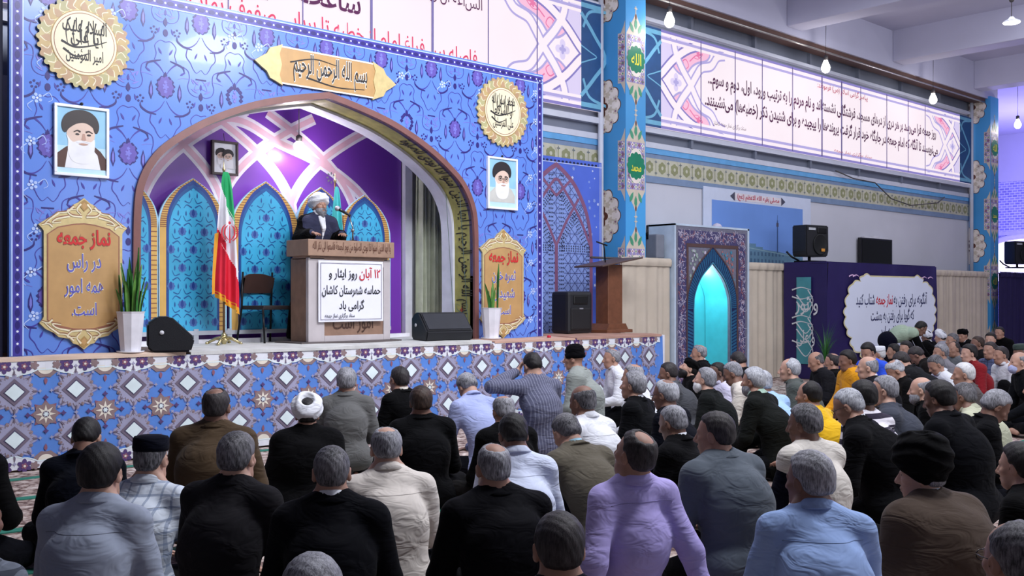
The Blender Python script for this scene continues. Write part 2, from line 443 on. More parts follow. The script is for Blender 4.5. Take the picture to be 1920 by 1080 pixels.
def ring_collar(N, nd, parent, m, r=.068, h=.042, spread=1.5, name='collar'):
    """fold-over collar around the neck axis nd at N"""
    z = Vector(nd).normalized(); q = Vector((0, 0, 1)).rotation_difference(z).to_matrix()
    b = B(); prof = [(r*1.02, -.012), (r*.96, h), (r*1.0, h+.006), (r*1.08, h), (r*spread, -.008), (r*spread-.006, -.014)]
    n = 28; vs = []
    for rr, zz in prof:
        for j in range(n+1):
            a = pi/2 + radians(16) + (2*pi-radians(32))*j/n
            p = q @ Vector((rr*cos(a)*1.0, rr*sin(a)*.96, zz + .006*sin(a))); vs.append((p[0]+N[0], p[1]+N[1], p[2]+N[2]))
    k = len(prof); w = n+1
    fs = [(i*w+j, i*w+j+1, ((i+1) % k)*w+j+1, ((i+1) % k)*w+j) for i in range(k) for j in range(n)]
    fs += [tuple(i*w for i in range(k)), tuple(i*w+n for i in range(k-1, -1, -1))]
    b.add(vs, fs, 0, True); return b.build(name, m, parent)

def hand(F, Wr, d, up, side, k=0.006):
    """palm and five bent fingers from the wrist Wr, pointing along d, back of the hand up"""
    d = np.array(d, float); d /= np.linalg.norm(d); up = np.array(up, float); up -= d*(up@d); up /= np.linalg.norm(up)
    sd = np.cross(d, up)*side
    F.cone(Wr, Wr+d*.075, .030, .036, 0.015, q=(up, .45))
    for i, (off, ln) in enumerate(((-.030, .062), (-.010, .074), (.010, .070), (.029, .055))):
        a = Wr + d*.082 + sd*off; b = a + d*ln*.55 + sd*off*.25 - up*.006; c = b + d*ln*.42 - up*.022
        F.cone(a-d*.02, b, .0095, .0088, k); F.cone(b, c, .0086, .0072, k)
    a = Wr + d*.022 - sd*.026; b = a + d*.036 - sd*.030 - up*.008; c = b + d*.030 - sd*.006 - up*.012
    F.cone(a, b, .013, .0105, 0.008); F.cone(b, c, .010, .008, k)

def person(loc, face, P):
    """one seated, kneeling or standing man. loc: floor point under the pelvis; face: heading (radians, 0 = +Y)"""
    rng = random.Random(P.get('seed', 1)); g = P.get
    near = g('res', 0.012); h = g('h', .97); pose = g('pose', 'cross'); build = g('build', 1.0)
    lean = radians(g('lean', 8)); slouch = g('slouch', .05)
    hp, hy, hr = radians(g('pitch', 5)), radians(g('yaw', 0)), radians(g('roll', 0))
    stand = pose in ('stand', 'bend')
    zp = {'cross': .135, 'kneel': .25, 'up': .135, 'stand': .93, 'bend': .86, 'knees': .50}[pose]
    R = rotm(hp, hy, hr)
    # spine so that the crown of the head ends up at h
    crown = (R @ np.array((0, -.012, .122)))[2]
    nk = .118
    L = max(.30, (h - crown - nk*cos(lean+hp*.35) - zp)/max(.35, cos(lean)))
    if pose == 'bend': L = .50
    ax = np.array((0, sin(lean), cos(lean))); fw = np.array((0, cos(lean), -sin(lean))); X1 = np.array((1., 0, 0))
    p0 = np.array((0, 0, zp)); mid = p0 + ax*L*.5 - fw*slouch; N = p0 + ax*L
    if g('twist'): pass
    nd = np.array((0, sin(lean*.6+hp*.45), cos(lean*.6+hp*.45))); HB = N + nd*nk*.55
    Hc = N + nd*nk + R @ np.array((0, .012, .0))
    sw = .163*build; sh = N - ax*.094; shc = N - ax*.076
    S = {s: sh + X1*s*sw - fw*.005 for s in (-1, 1)}
    arms = g('arms', 'lap'); E, Wr, hd = {}, {}, {}
    for s in (-1, 1):
        if arms == 'lap':
            E[s] = S[s]*[1, 1, 0] + np.array((s*.075, .045, max(zp+.10, S[s][2]-.29))); Wr[s] = np.array((s*.10, E[s][1]+.235, zp+.075)); hd[s] = ((-s*.5, .8, -.2), (0, .2, 1))
        elif arms == 'back':
            E[s] = S[s] + np.array((s*.10, -.10, -.27)); Wr[s] = np.array((s*.37, S[s][1]-.14, .055)); hd[s] = ((s*.5, -.8, -.02), (0, 0, 1))
        elif arms == 'head':
            if s == -1: E[s] = S[s] + np.array((-.27, .06, .02)); Wr[s] = Hc + np.array((-.10, .10, -.05)); hd[s] = ((.5, .2, .5), (-.5, .5, .3))
            else: E[s] = S[s] + np.array((.06, .06, -.28)); Wr[s] = E[s] + np.array((-.08, .22, -.06)); hd[s] = ((-.4, .9, 0), (0, 0, 1))
        elif arms == 'chin':
            
            if s == g('kup', -1): E[s] = np.array((s*.17, S[s][1]+.20, zp+.20)); Wr[s] = Hc + R @ np.array((s*.03, .13, -.17)); hd[s] = ((-s*.2, -.1, 1), (0, 1, .1))
            else: E[s] = S[s]*[1, 1, 0] + np.array((s*.075, .045, max(zp+.10, S[s][2]-.29))); Wr[s] = np.array((s*.10, E[s][1]+.235, zp+.075)); hd[s] = ((-s*.5, .8, -.2), (0, .2, 1))
        elif arms == 'reach':
            E[s] = S[s] + np.array((s*.05, .10, -.25)); Wr[s] = E[s] + np.array((-s*.02, .16, -.18)); hd[s] = ((0, .6, -.8), (0, .8, .6))
        elif arms == 'down':
            E[s] = S[s] + np.array((s*.06, -.01, -.29)); Wr[s] = E[s] + np.array((-s*.02, .10, -.24)); hd[s] = ((0, .3, -1), (s, .3, 0))
        elif arms == 'desk':
            E[s] = S[s] + np.array((s*.09, .04, -.23)); Wr[s] = E[s] + np.array((-s*.05, .20, .085)); hd[s] = ((-s*.2, 1, -.1), (0, 0, 1))
    kn, an, ft = {}, {}, {}
    for s in (-1, 1):
        hip = p0 + np.array((s*.09, .02, -.02))
        if pose == 'cross': kn[s] = np.array((s*.33, .30, .13)); an[s] = np.array((-s*.06, .36+.03*s, .07)); ft[s] = an[s] + np.array((-s*.16, -.02, -.01))
        elif pose == 'kneel': kn[s] = np.array((s*.14, .40, .085)); an[s] = np.array((s*.09, -.06, .06)); ft[s] = an[s] + np.array((-s*.02, -.15, -.015))
        elif pose == 'knees': kn[s] = np.array((s*.13, .10, .085)); an[s] = np.array((s*.11, -.34, .06)); ft[s] = an[s] + np.array((0, -.15, -.015))
        elif pose == 'up': 
            kn[s] = np.array((s*.20, .34, .42 if s == g('kup', -1) else .13)); an[s] = np.array((s*.16, .50, .07)) if s == g('kup', -1) else np.array((-s*.06, .34, .07)); ft[s] = an[s] + np.array((s*.03, .16, -.03)) if s == g('kup', -1) else an[s] + np.array((-s*.16, 0, -.01))
        else: kn[s] = np.array((s*.10, .02, .48)); an[s] = np.array((s*.10, -.02, .08)); ft[s] = an[s] + np.array((s*.02, .16, -.045))
    hips = {s: p0 + np.array((s*.09, .02, -.02)) for s in (-1, 1)}
    lo = np.array((-.62, -.62 if arms == 'back' or pose in ('knees', 'kneel') else -.34, 0.0)); hi = np.array((.62, .72, h+.16))
    if pose == 'bend': hi = np.array((.5, 1.0, 1.35)); lo = np.array((-.5, -.4, 0))
    res = near*1.25 if not stand else near*1.4; hres = near*.72
    for s in (-1, 1):
        for q in (E[s], Wr[s], kn[s], ft[s]):
            lo = np.minimum(lo, q-.13); hi = np.maximum(hi, q+.13)
    lo[2] = -.005
    m_sk = SKIN[g('skin', 'tan')]
    if g('athead'):
        q = Matrix.Rotation(face, 3, 'Z') @ Vector((Hc[0], Hc[1], 0)); loc = (loc[0]-q[0], loc[1]-q[1], loc[2])
    F = Field(axis(lo[0], hi[0], res, (Hc[0]-.12, Hc[0]+.12), hres), axis(lo[1], hi[1], res, (Hc[1]-.13, Hc[1]+.14), hres), axis(lo[2], hi[2], res, (Hc[2]-.15, Hc[2]+.14), hres))
    F.ell(p0 + np.array((0, 0, .02)), (.165, .115, .115), None, 0.04)
    F.cone(p0, mid, .125, .125, 0.04, q=(fw, .72)); F.cone(mid, N-ax*.17, .125, .130, 0.04, q=(fw, .68))
    F.cone(shc, S[1], .055, .052, 0.05); F.cone(shc, S[-1], .055, .052, 0.05); F.cone(HB, S[1]*.62+N*.38, .045, .04, 0.04); F.cone(HB, S[-1]*.62+N*.38, .045, .04, 0.04)
    F.cone(N-ax*.05, Hc+R @ np.array((0, -.02, -.05)), .062, .056, 0.02)
    for s in (-1, 1):
        F.cone(S[s], E[s], .050, .041, 0.03); F.cone(E[s], Wr[s], .041, .029, 0.02); hand(F, Wr[s], *hd[s], s)
        F.cone(hips[s], kn[s], .088, .060, 0.03); F.cone(kn[s], an[s], .056, .038, 0.02)
        F.cone(an[s], ft[s], .040, .030, 0.02)
    head_fields(F, Hc, R)
    root = link('person', F.mesh(m_sk, 'person'), None, loc, (0, 0, face))
    tag(root, P['label'], 'person', g('group'))
    # ---- clothes
    ph = [rng.uniform(0, 6) for _ in range(6)]
    def wr(a):
        return lambda X, Y, Z: a*(np.sin(19*Z+7*X*np.sin(ph[0])+5*np.sin(6*Y+ph[1]+4*X))*.6 + .5*np.sin(31*(Z*.5+X*.8*np.sign(X+1e-6))+ph[2]+3*np.sin(9*Z+ph[3])))*(1+0*Y)
    top = g('top', ((30, 30, 36), 'jacket')); rgb, ck = top[0], top[1]; pat = top[2] if len(top) > 2 else 'plain'; rgb2 = top[3] if len(top) > 3 else None
    cm = CM(rgb, pat, rgb2)
    th = {'jacket': .026, 'shirt': .017, 'vest': .024, 'cloak': .040, 'sweater': .022, 'coat': .034, 'hoodie': .034, 'robe': .03}[ck]
    res2 = near*1.15
    F = Field(*[np.arange(lo[i]-.04, hi[i]+.04, res2) for i in range(3)])
    zb = max(.0, zp-.10)
    if pose == 'bend': F.cone(p0 + ax*.07, mid, .150, .135+th, 0.05, q=(fw, .80))
    elif stand: F.cone(p0 + np.array((0, .0, -.02)), mid, .16, .135+th, 0.05, q=(fw, .74))
    else:
        F.ell(p0 + np.array((0, -.015, -.01)), (.185*build+th, .125+th, .125), None, 0.05)
        F.cone(p0, mid, .150*build+th, .145*build+th, 0.06, q=(fw, .78))
    F.cone(mid, N-ax*.20, .145*build+th, .140*build+th, 0.07, q=(fw, .74)); F.cone(N-ax*.20, N-ax*.075, .140*build+th, .088+th, 0.07, q=(fw, .72))
    for s in (-1, 1): F.cone(shc, S[s], .060+th*.8, .056+th, 0.05)
    for s in (-1, 1):
        F.cone(HB*.25+N*.75, S[s]*.72+N*.28, .040+th*.4, .044+th*.7, 0.04)
        if ck != 'vest' and ck != 'cloak':
            F.cone(S[s], E[s], .054+th, .045+th*.9, 0.03)
            F.cone(E[s], E[s]*.12+Wr[s]*.88, .045+th*.9, .034+th*.8, 0.02)
        if ck == 'vest': F.cone(S[s], S[s]*.9+E[s]*.1, .062+th, .058+th, 0.03)
        if ck == 'cloak':
            F.cone(S[s], E[s], .058+th, .085, 0.05); F.cone(E[s], Wr[s], .085, .06, 0.06)
            F.cone(S[s]*.8+p0*.2-fw*.03, p0+np.array((s*.26, .04, -.05 if not stand else -.3)), .10, .13, 0.10)
    if ck == 'cloak' and not stand:
        F.ell(p0 + np.array((0, .05, -.04)), (.40, .30, .12), None, 0.12)
    if ck in ('robe',) or (ck == 'cloak' and stand):
        F.cone(p0, np.array((0, 0, .12)), .17, .27, 0.06, q=(np.array((0, 1., 0)), .75))
    if ck == 'jacket' and not stand:
        F.cone(p0+np.array((-.13*build, -.06, -.03)), p0+np.array((.13*build, -.06, -.03)), .105, .105, 0.06)
    if ck == 'hoodie':
        F.cone(N+np.array((-.09, -.095, -.03)), N+np.array((.09, -.095, -.03)), .088, .088, 0.012)
        for s in (-1, 1): F.cone(N+np.array((s*.08, -.085, -.02)), N+np.array((s*.085, .03, -.01)), .055, .04, 0.02)
    F.warp(wr(.0062 if ck in ('shirt', 'hoodie', 'coat') else .0038))
    F.cone(N + nd*.012, N + nd*.25, .060, .075, 0.012, 'd')
    F.clip(lambda X, Y, Z: -(Z - .012) + 0*X + 0*Y, 0.01)
    if g('hem') is not None: F.clip(lambda X, Y, Z: -(Z-g('hem')-.1*np.abs(Y)) + 0*X, 0.01)
    me = F.mesh(cm, ck)
    nm = {'sweater': 'sweater', 'coat': 'coat', 'hoodie': 'jacket'}.get(ck, ck)
    ob = link(nm, me, root)
    if ck == 'shirt' and near < .0095:                 # stitched yoke seam across the back
        from mathutils.bvhtree import BVHTree
        nv = len(me.vertices); co = np.empty(nv*3, np.float32); me.vertices.foreach_get('co', co); fi = np.empty(len(me.polygons)*4, np.int32); me.loops.foreach_get('vertex_index', fi)
        tr = BVHTree.FromPolygons(co.reshape(-1, 3).tolist(), fi.reshape(-1, 4).tolist()); pts = []
        for x in np.linspace(-.17, .17, 27):
            hit = tr.ray_cast(Vector((x, -1.2, N[2]-.10-.25*x*x)), Vector((0, 1, 0)))
            if hit[0] is not None and hit[0][1] < N[1]+.12: pts.append((hit[0][0], hit[0][1]-.0005, hit[0][2]))
        if len(pts) > 6:
            b = B(); b.tube(pts, .0018, 6); b.build('yoke_seam', CM(tuple(int(c*.78) for c in rgb)), ob)
    if g('shirt_front'):
        F = Field(*[np.arange(lo[i]-.04, hi[i]+.04, .008) for i in range(3)])
        F.cone(p0, mid, .150*build+th+.008, .145*build+th+.008, 0.06, q=(fw, .78)); F.cone(mid, N-ax*.20, .145*build+th+.008, .140*build+th+.008, 0.07, q=(fw, .74)); F.cone(N-ax*.20, N-ax*.075, .140*build+th+.008, .088+th+.008, 0.07, q=(fw, .72))
        F.cone(N-ax*.01+fw*.045, N-ax*.16+fw*.115, .05, .055, 0.03); zt = float(N[2]); F.clip(lambda X, Y, Z: np.maximum(np.maximum(np.abs(X) - .16*(Z-(zt-.34)) + 0*Y, -Y+.02), Z-zt+.01), .004)
        me = F.mesh(CM(g('shirt_front')), 'shirt_front')
        if me: link('shirt_front', me, root)
    if g('overcloak'):
        F = Field(*[np.arange(lo[i]-.08, hi[i]+.08, res2*1.2) for i in range(3)])
        for s in (-1, 1):
            F.cone(N*.72+S[s]*.28-fw*.03, S[s]-fw*.02, .070, .088, 0.05); F.cone(S[s]-fw*.02, E[s]-fw*.03, .088, .105, 0.05)
            F.cone(E[s], Wr[s]*.75+E[s]*.25, .09, .08, 0.05)
            F.cone(S[s]*.75+p0*.25-fw*.07, np.array((s*.20, -.08, .10)), .115, .17, 0.08)
        F.cone(N-ax*.14-fw*.08, np.array((0, -.14, .12)), .13, .20, 0.10)
        F.warp(wr(.006)); F.cone(N, N+nd*.2, .075, .085, 0.012, 'd')
        F.clip(lambda X, Y, Z: -(Z - .03) + 0*X + 0*Y, 0.01)
        link('cloak', F.mesh(CM(g('overcloak')), 'cloak'), root)
    if g('sleeves'):
        F = Field(*[np.arange(lo[i]-.04, hi[i]+.04, res2) for i in range(3)])
        for s in (-1, 1):
            F.cone(S[s], E[s], .066, .060, 0.03); F.cone(E[s], E[s]*.12+Wr[s]*.88, .060, .046, 0.02)
        F.warp(wr(.004)); link('sleeves', F.mesh(CM(g('sleeves')), 'sleeves'), root)
    if g('trousers', (20, 21, 27)) and not (ck == 'cloak' and stand):
        F = Field(*[np.arange(lo[i]-.04, hi[i]+.04, res2*1.25) for i in range(3)])
        F.ell(p0 + np.array((0, 0, -.01)), (.18*build, .13, .12) if pose != 'bend' else (.195, .165, .165), None, 0.04)
        for s in (-1, 1):
            F.cone(hips[s], kn[s], .105, .078, 0.03); F.cone(kn[s], an[s], .074, .054, 0.02)
        F.warp(wr(.005)); F.clip(lambda X, Y, Z: -(Z - .008) + 0*X + 0*Y, 0.01)
        link('trousers', F.mesh(CM(g('trousers', (20, 21, 27))), 'trousers'), root)
    F = Field(*[np.arange(lo[i]-.02, hi[i]+.02, max(res2, .014)) for i in range(3)])
    if near < .011:
        for s in (-1, 1): F.cone(an[s], ft[s], .046, .037, 0.02)
        sk = F.mesh(CM(g('socks', (38, 38, 44))), 'socks')
        if sk: link('socks', sk, root)
    if g('collar'): ring_collar(N + nd*(.008 if ck == 'jacket' else .012), nd, root, CM(g('collar')), g('collar_r', .064), g('collar_h', .034 if ck == 'jacket' else .030), 1.2 if ck == 'jacket' else 1.5)
    if ck in ('jacket', 'coat'): ring_collar(N + nd*.002, nd, root, cm, .072, .012, 1.5, 'lapel_collar')
    # ---- head gear and hair
    hs = g('hair', ('dark', 'short'))
    if hs:
        me = hair_mesh(Hc, R, hs[1], hres*.95, HAIR[hs[0]])
        if me: link('hair', me, root)
    if g('beard'):
        me = hair_mesh(Hc, R, '', hres*.95, HAIR[g('beard')[0]], beard=g('beard')[1])
        if me: link('beard', me, root)
    Rm = Matrix([list(r) for r in R])
    for s in (-1, 1):
        b = B(); c = Hc + R @ np.array((s*.030, .0735, .004))
        b.lathe([(.0001, -.012), (.008, -.009), (.0115, -.003), (.0115, .003), (.0075, .0094)], tuple(c), 12, 0, ax=Rm @ Matrix.Rotation(-pi/2, 3, 'X'))
        b.lathe([(.0072, .0096), (.004, .0116), (.0001, .0121)], tuple(c), 12, 1, ax=Rm @ Matrix.Rotation(-pi/2, 3, 'X'))
        b.build('eye', [EYE_W, EYE_D], root)
    hat = g('hat')
    if hat == 'white_turban': turban(Hc, R, root, WHITE_CLOTH, hres, g('tilt', -.28), g('fat', 1.0))
    elif hat == 'black_turban': turban(Hc, R, root, BLACK_CLOTH, hres, g('tilt', -.28), g('fat', 1.0), g('tall', 1.0))
    elif hat == 'kufi':
        b = B(); cc = Hc + R @ np.array((0, -.012, .045))
        b.lathe([(.094, .0), (.098, .02), (.096, .066), (.088, .078), (.05, .086), (.001, .088)], tuple(cc), 32, ax=Rm @ Matrix.Diagonal((.92, 1.1, 1)))
        b.build('cap', CM(g('hat_color', (24, 28, 50))), root)
    elif hat == 'beanie':
        b = B(); cc = Hc + R @ np.array((0, -.016, .012))
        b.lathe([(.092, -.012), (.099, .0), (.099, .035), (.094, .04), (.095, .07), (.080, .112), (.045, .136), (.001, .142)], tuple(cc), 32, ax=Rm @ Matrix.Diagonal((.92, 1.1, 1)))
        b.build('beanie', CM((12, 12, 22)), root)
    if g('glasses'):
        b = B()
        for s in (-1, 1):
            ring = [tuple(Hc + R @ np.array((s*.032+.022*cos(t), .106-abs(.022*cos(t)*s)*.1, .002+.017*sin(t)))) for t in np.linspace(0, 2*pi, 17)]
            b.tube(ring, .0016, 6)
            b.tube([tuple(Hc + R @ np.array(q)) for q in ((s*.054, .103, .006), (s*.080, .05, .008), (s*.084, -.01, .004))], .0016, 6)
        b.tube([tuple(Hc + R @ np.array(q)) for q in ((-.011, .107, .004), (0, .112, .006), (.011, .107, .004))], .0016, 6)
        b.build('glasses', M((20, 20, 24), 0.3), root)
    if g('mask'):
        F = Field(*[np.arange(Hc[i]-.15, Hc[i]+.15, hres) for i in range(3)])
        F.ell(Hc + R @ np.array((0, .062, -.070)), (.062, .066, .062), R, 0.02)
        def fc(X, Y, Z):
            px, py, pz = X-Hc[0], Y-Hc[1], Z-Hc[2]; v = px*R[0, 1]+py*R[1, 1]+pz*R[2, 1]; w = px*R[0, 2]+py*R[1, 2]+pz*R[2, 2]
            return np.maximum(w+.022, -(v-.045))
        F.clip(fc, .006); me = F.mesh(CM(g('mask')), 'mask')
        if me: link('face_mask', me, root)
    return root
# ================================================================ flat drawing: printed patterns as thin inlaid faces, and lettering
AR = {'ا':'FE8D FE8E','آ':'FE81 FE82','أ':'FE83 FE84','إ':'FE87 FE88','ب':'FE8F FE90 FE91 FE92','پ':'FB56 FB57 FB58 FB59','ت':'FE95 FE96 FE97 FE98','ث':'FE99 FE9A FE9B FE9C',
 'ج':'FE9D FE9E FE9F FEA0','چ':'FB7A FB7B FB7C FB7D','ح':'FEA1 FEA2 FEA3 FEA4','خ':'FEA5 FEA6 FEA7 FEA8','د':'FEA9 FEAA','ذ':'FEAB FEAC','ر':'FEAD FEAE','ز':'FEAF FEB0',
 'س':'FEB1 FEB2 FEB3 FEB4','ش':'FEB5 FEB6 FEB7 FEB8','ص':'FEB9 FEBA FEBB FEBC','ض':'FEBD FEBE FEBF FEC0','ط':'FEC1 FEC2 FEC3 FEC4','ظ':'FEC5 FEC6 FEC7 FEC8','ع':'FEC9 FECA FECB FECC',
 'غ':'FECD FECE FECF FED0','ف':'FED1 FED2 FED3 FED4','ق':'FED5 FED6 FED7 FED8','ک':'FB8E FB8F FB90 FB91','گ':'FB92 FB93 FB94 FB95','ل':'FEDD FEDE FEDF FEE0','م':'FEE1 FEE2 FEE3 FEE4',
 'ن':'FEE5 FEE6 FEE7 FEE8','و':'FEED FEEE','ؤ':'FE85 FE86','ه':'FEE9 FEEA FEEB FEEC','ی':'FBFC FBFD FBFE FBFF','ة':'FE93 FE94','ئ':'FE89 FE8A FE8B FE8C','ء':'FE80'}
AR = {k: [chr(int(x, 16)) for x in v.split()] for k, v in AR.items()}
def shape_fa(s):
    """Persian text to joined presentation forms in visual (left to right) order"""
    s = s.replace('لا', '\u0001').replace('لآ', '\u0002'); out = []
    F = dict(AR); F['\u0001'] = ['\uFEFB', '\uFEFC']; F['\u0002'] = ['\uFEF5', '\uFEF6']
    for i, c in enumerate(s):
        if c not in F: out.append(c); continue
        pv = i > 0 and len(F.get(s[i-1], ())) == 4; nx = i+1 < len(s) and s[i+1] in F and s[i+1] != 'ء'
        f = F[c]; n = len(f)
        if n == 4: out.append(f[3] if pv and nx else f[1] if pv else f[2] if nx else f[0])
        else: out.append(f[1] if pv and n > 1 else f[0])
    out = [c for c in out if c != '\u200c'][::-1]
    r, i = [], 0
    while i < len(out):
        j = i
        while j < len(out) and (out[j].isdigit()): j += 1
        if j > i: r += out[i:j][::-1]; i = j
        else: r.append({'(': ')', ')': '('}.get(out[i], out[i])); i += 1
    return ''.join(r)
_tc = {}
def glyphs(text, bold=0.0, persian=True):
    """outline of a line of writing as flat polygons, height unit = 1 em, centred on its width"""
    k = (text, bold)
    if k in _tc: return _tc[k]
    cu = bpy.data.curves.new('writing', 'FONT'); cu.body = shape_fa(text) if persian else text
    cu.align_x = 'CENTER'; cu.resolution_u = 2; cu.offset = bold; cu.fill_mode = 'FRONT'
    o = bpy.data.objects.new('writing', cu); COL.objects.link(o)
    dg = bpy.context.evaluated_depsgraph_get(); ev = o.evaluated_get(dg); me = ev.to_mesh()
    v = [(q.co.x, q.co.y) for q in me.vertices]; f = [tuple(p.vertices) for p in me.polygons]
    ev.to_mesh_clear(); bpy.data.objects.remove(o); bpy.data.curves.remove(cu)
    if v:
        xs = [p[0] for p in v]; cx = (min(xs)+max(xs))/2; v = [(p[0]-cx, p[1]) for p in v]; w = max(xs)-min(xs)
    else: w = 1
    _tc[k] = (v, f, w); return _tc[k]

def cat(pts, n=6, closed=False):
    """smooth curve through the points"""
    P = [np.array(p, float) for p in pts]
    if closed: P = [P[-1]] + P + [P[0], P[1]]
    else: P = [2*P[0]-P[1]] + P + [2*P[-1]-P[-2]]
    out = []
    for i in range(1, len(P)-2):
        for j in range(n):
            t = j/n; a, b, c, d = P[i-1:i+3]
            out.append(tuple(.5*((2*b)+(-a+c)*t+(2*a-5*b+4*c-d)*t*t+(-a+3*b-3*c+d)*t**3)))
    if not closed: out.append(tuple(P[-2]))
    return out
class Sheet:
    """a printed surface: polygons in (u, v) with a layer and a material index"""
    def __init__(s, ok=None): s.v, s.f, s.m, s.ok, s.c, s.hold = [], [], [], ok, 0, False
    def poly(s, pts, mi, lay=1):
        if s.ok and not all(s.ok(p[0], p[1]) for p in pts): return
        if not s.hold: s.c += 1
        lay = lay + .015*(s.c % 61)
        o = len(s.v); s.v += [(p[0], p[1], lay) for p in pts]; s.f.append(tuple(range(o, o+len(pts)))); s.m.append(mi)
    def rect(s, u0, v0, u1, v1, mi, lay=1): s.poly([(u0, v0), (u1, v0), (u1, v1), (u0, v1)], mi, lay)
    def ell(s, c, a, b, mi, lay=1, n=16, rot=0.0):
        s.poly([(c[0]+a*cos(t)*cos(rot)-b*sin(t)*sin(rot), c[1]+a*cos(t)*sin(rot)+b*sin(t)*cos(rot)) for t in [2*pi*i/n for i in range(n)]], mi, lay)
    def star(s, c, r1, r2, k, mi, lay=1, rot=0.0, sx=1.0):
        s.poly([(c[0]+sx*(r1 if i % 2 == 0 else r2)*cos(rot+pi*i/k), c[1]+(r1 if i % 2 == 0 else r2)*sin(rot+pi*i/k)) for i in range(2*k)], mi, lay)
    def flower(s, c, r, k, depth, mi, lay=1, rot=0.0, n=8):
        s.poly([(c[0]+q*cos(t), c[1]+q*sin(t)) for t, q in [(rot+2*pi*i/(k*n), r*(1-depth+depth*abs(cos(pi*i/n)))) for i in range(k*n)]], mi, lay)
    def leaf(s, c, ln, w, rot, mi, lay=1):
        pts = [(-.5, 0), (-.2, .42), (.15, .36), (.5, 0), (.15, -.30), (-.2, -.34)]
        s.poly([(c[0]+ln*x*cos(rot)-w*y*sin(rot), c[1]+ln*x*sin(rot)+w*y*cos(rot)) for x, y in pts], mi, lay)
    def line(s, pts, w, mi, lay=1, w1=None, wm=None, closed=False):
        """ribbon; w start width, w1 end width, wm mid width"""
        k = len(pts); w1 = w if w1 is None else w1
        if closed: pts = list(pts)+[pts[0]]; k += 1
        L, R = [], []
        for i, p in enumerate(pts):
            a, b = pts[max(i-1, 0)], pts[min(i+1, k-1)]
            if closed and i in (0, k-1): a, b = pts[k-2], pts[1]
            dx, dy = b[0]-a[0], b[1]-a[1]; d = sqrt(dx*dx+dy*dy) or 1; t = i/max(1, k-1)
            q = w+(w1-w)*t
            if wm: q = q + (wm-q)*sin(pi*t)
            L.append((p[0]-dy/d*q/2, p[1]+dx/d*q/2)); R.append((p[0]+dy/d*q/2, p[1]-dx/d*q/2))
        s.c += 1; s.hold = True
        for i in range(k-1): s.poly([R[i], R[i+1], L[i+1], L[i]], mi, lay)
        s.hold = False
    def curve(s, pts, w, mi, lay=1, w1=None, wm=None, n=5): s.line(cat(pts, n), w, mi, lay, w1, wm)
    def text(s, t, c, h, mi, lay=2, width=None, bold=0.0, rot=0.0, persian=True):
        v, f, w = glyphs(t, bold, persian); kx = h if width is None else width/w
        old = s.ok; s.ok = None
        for q in f:
            s.poly([(c[0]+kx*v[i][0]*cos(rot)-h*v[i][1]*sin(rot), c[1]+kx*v[i][0]*sin(rot)+h*v[i][1]*cos(rot)) for i in q], mi, lay)
        s.ok = old
    def mirror(s, fn):
        """run fn twice, the second time mirrored about u = 0"""
        fn(1); fn(-1)
    def build(s, name, mats, parent=None, O=(0, 0, 0), U=(1, 0, 0), V=(0, 0, 1), N=(0, -1, 0), eps=0.002, bend=None):
        O, U, V, N = [np.array(x, float) for x in (O, U, V, N)]
        vs = [O+U*p[0]+V*p[1]+N*eps*p[2] for p in s.v]
        if bend: vs = [bend(p) for p in s.v]
        return link(name, mesh_of(vs, s.f, mats, s.m, name=name), parent)
FACE_X = dict(U=(0, -1, 0), V=(0, 0, 1), N=(-1, 0, 0))     # a face looking toward -X
def at(px, py, Y):
    """hall point on the plane Y seen along the sight line (px, py)"""
    t = (px-960)/FPX; dx = -sin(YAW)+t*cos(YAW); dy = cos(YAW)+t*sin(YAW); s_ = Y/dy
    return (s_*dx, Y, CAM_H+s_*(HORIZON-py)/FPX)
# ================================================================ the hall
def structure(name, b, mats, parent=None):
    o = b.build(name, mats, parent); o['kind'] = 'structure'; return o
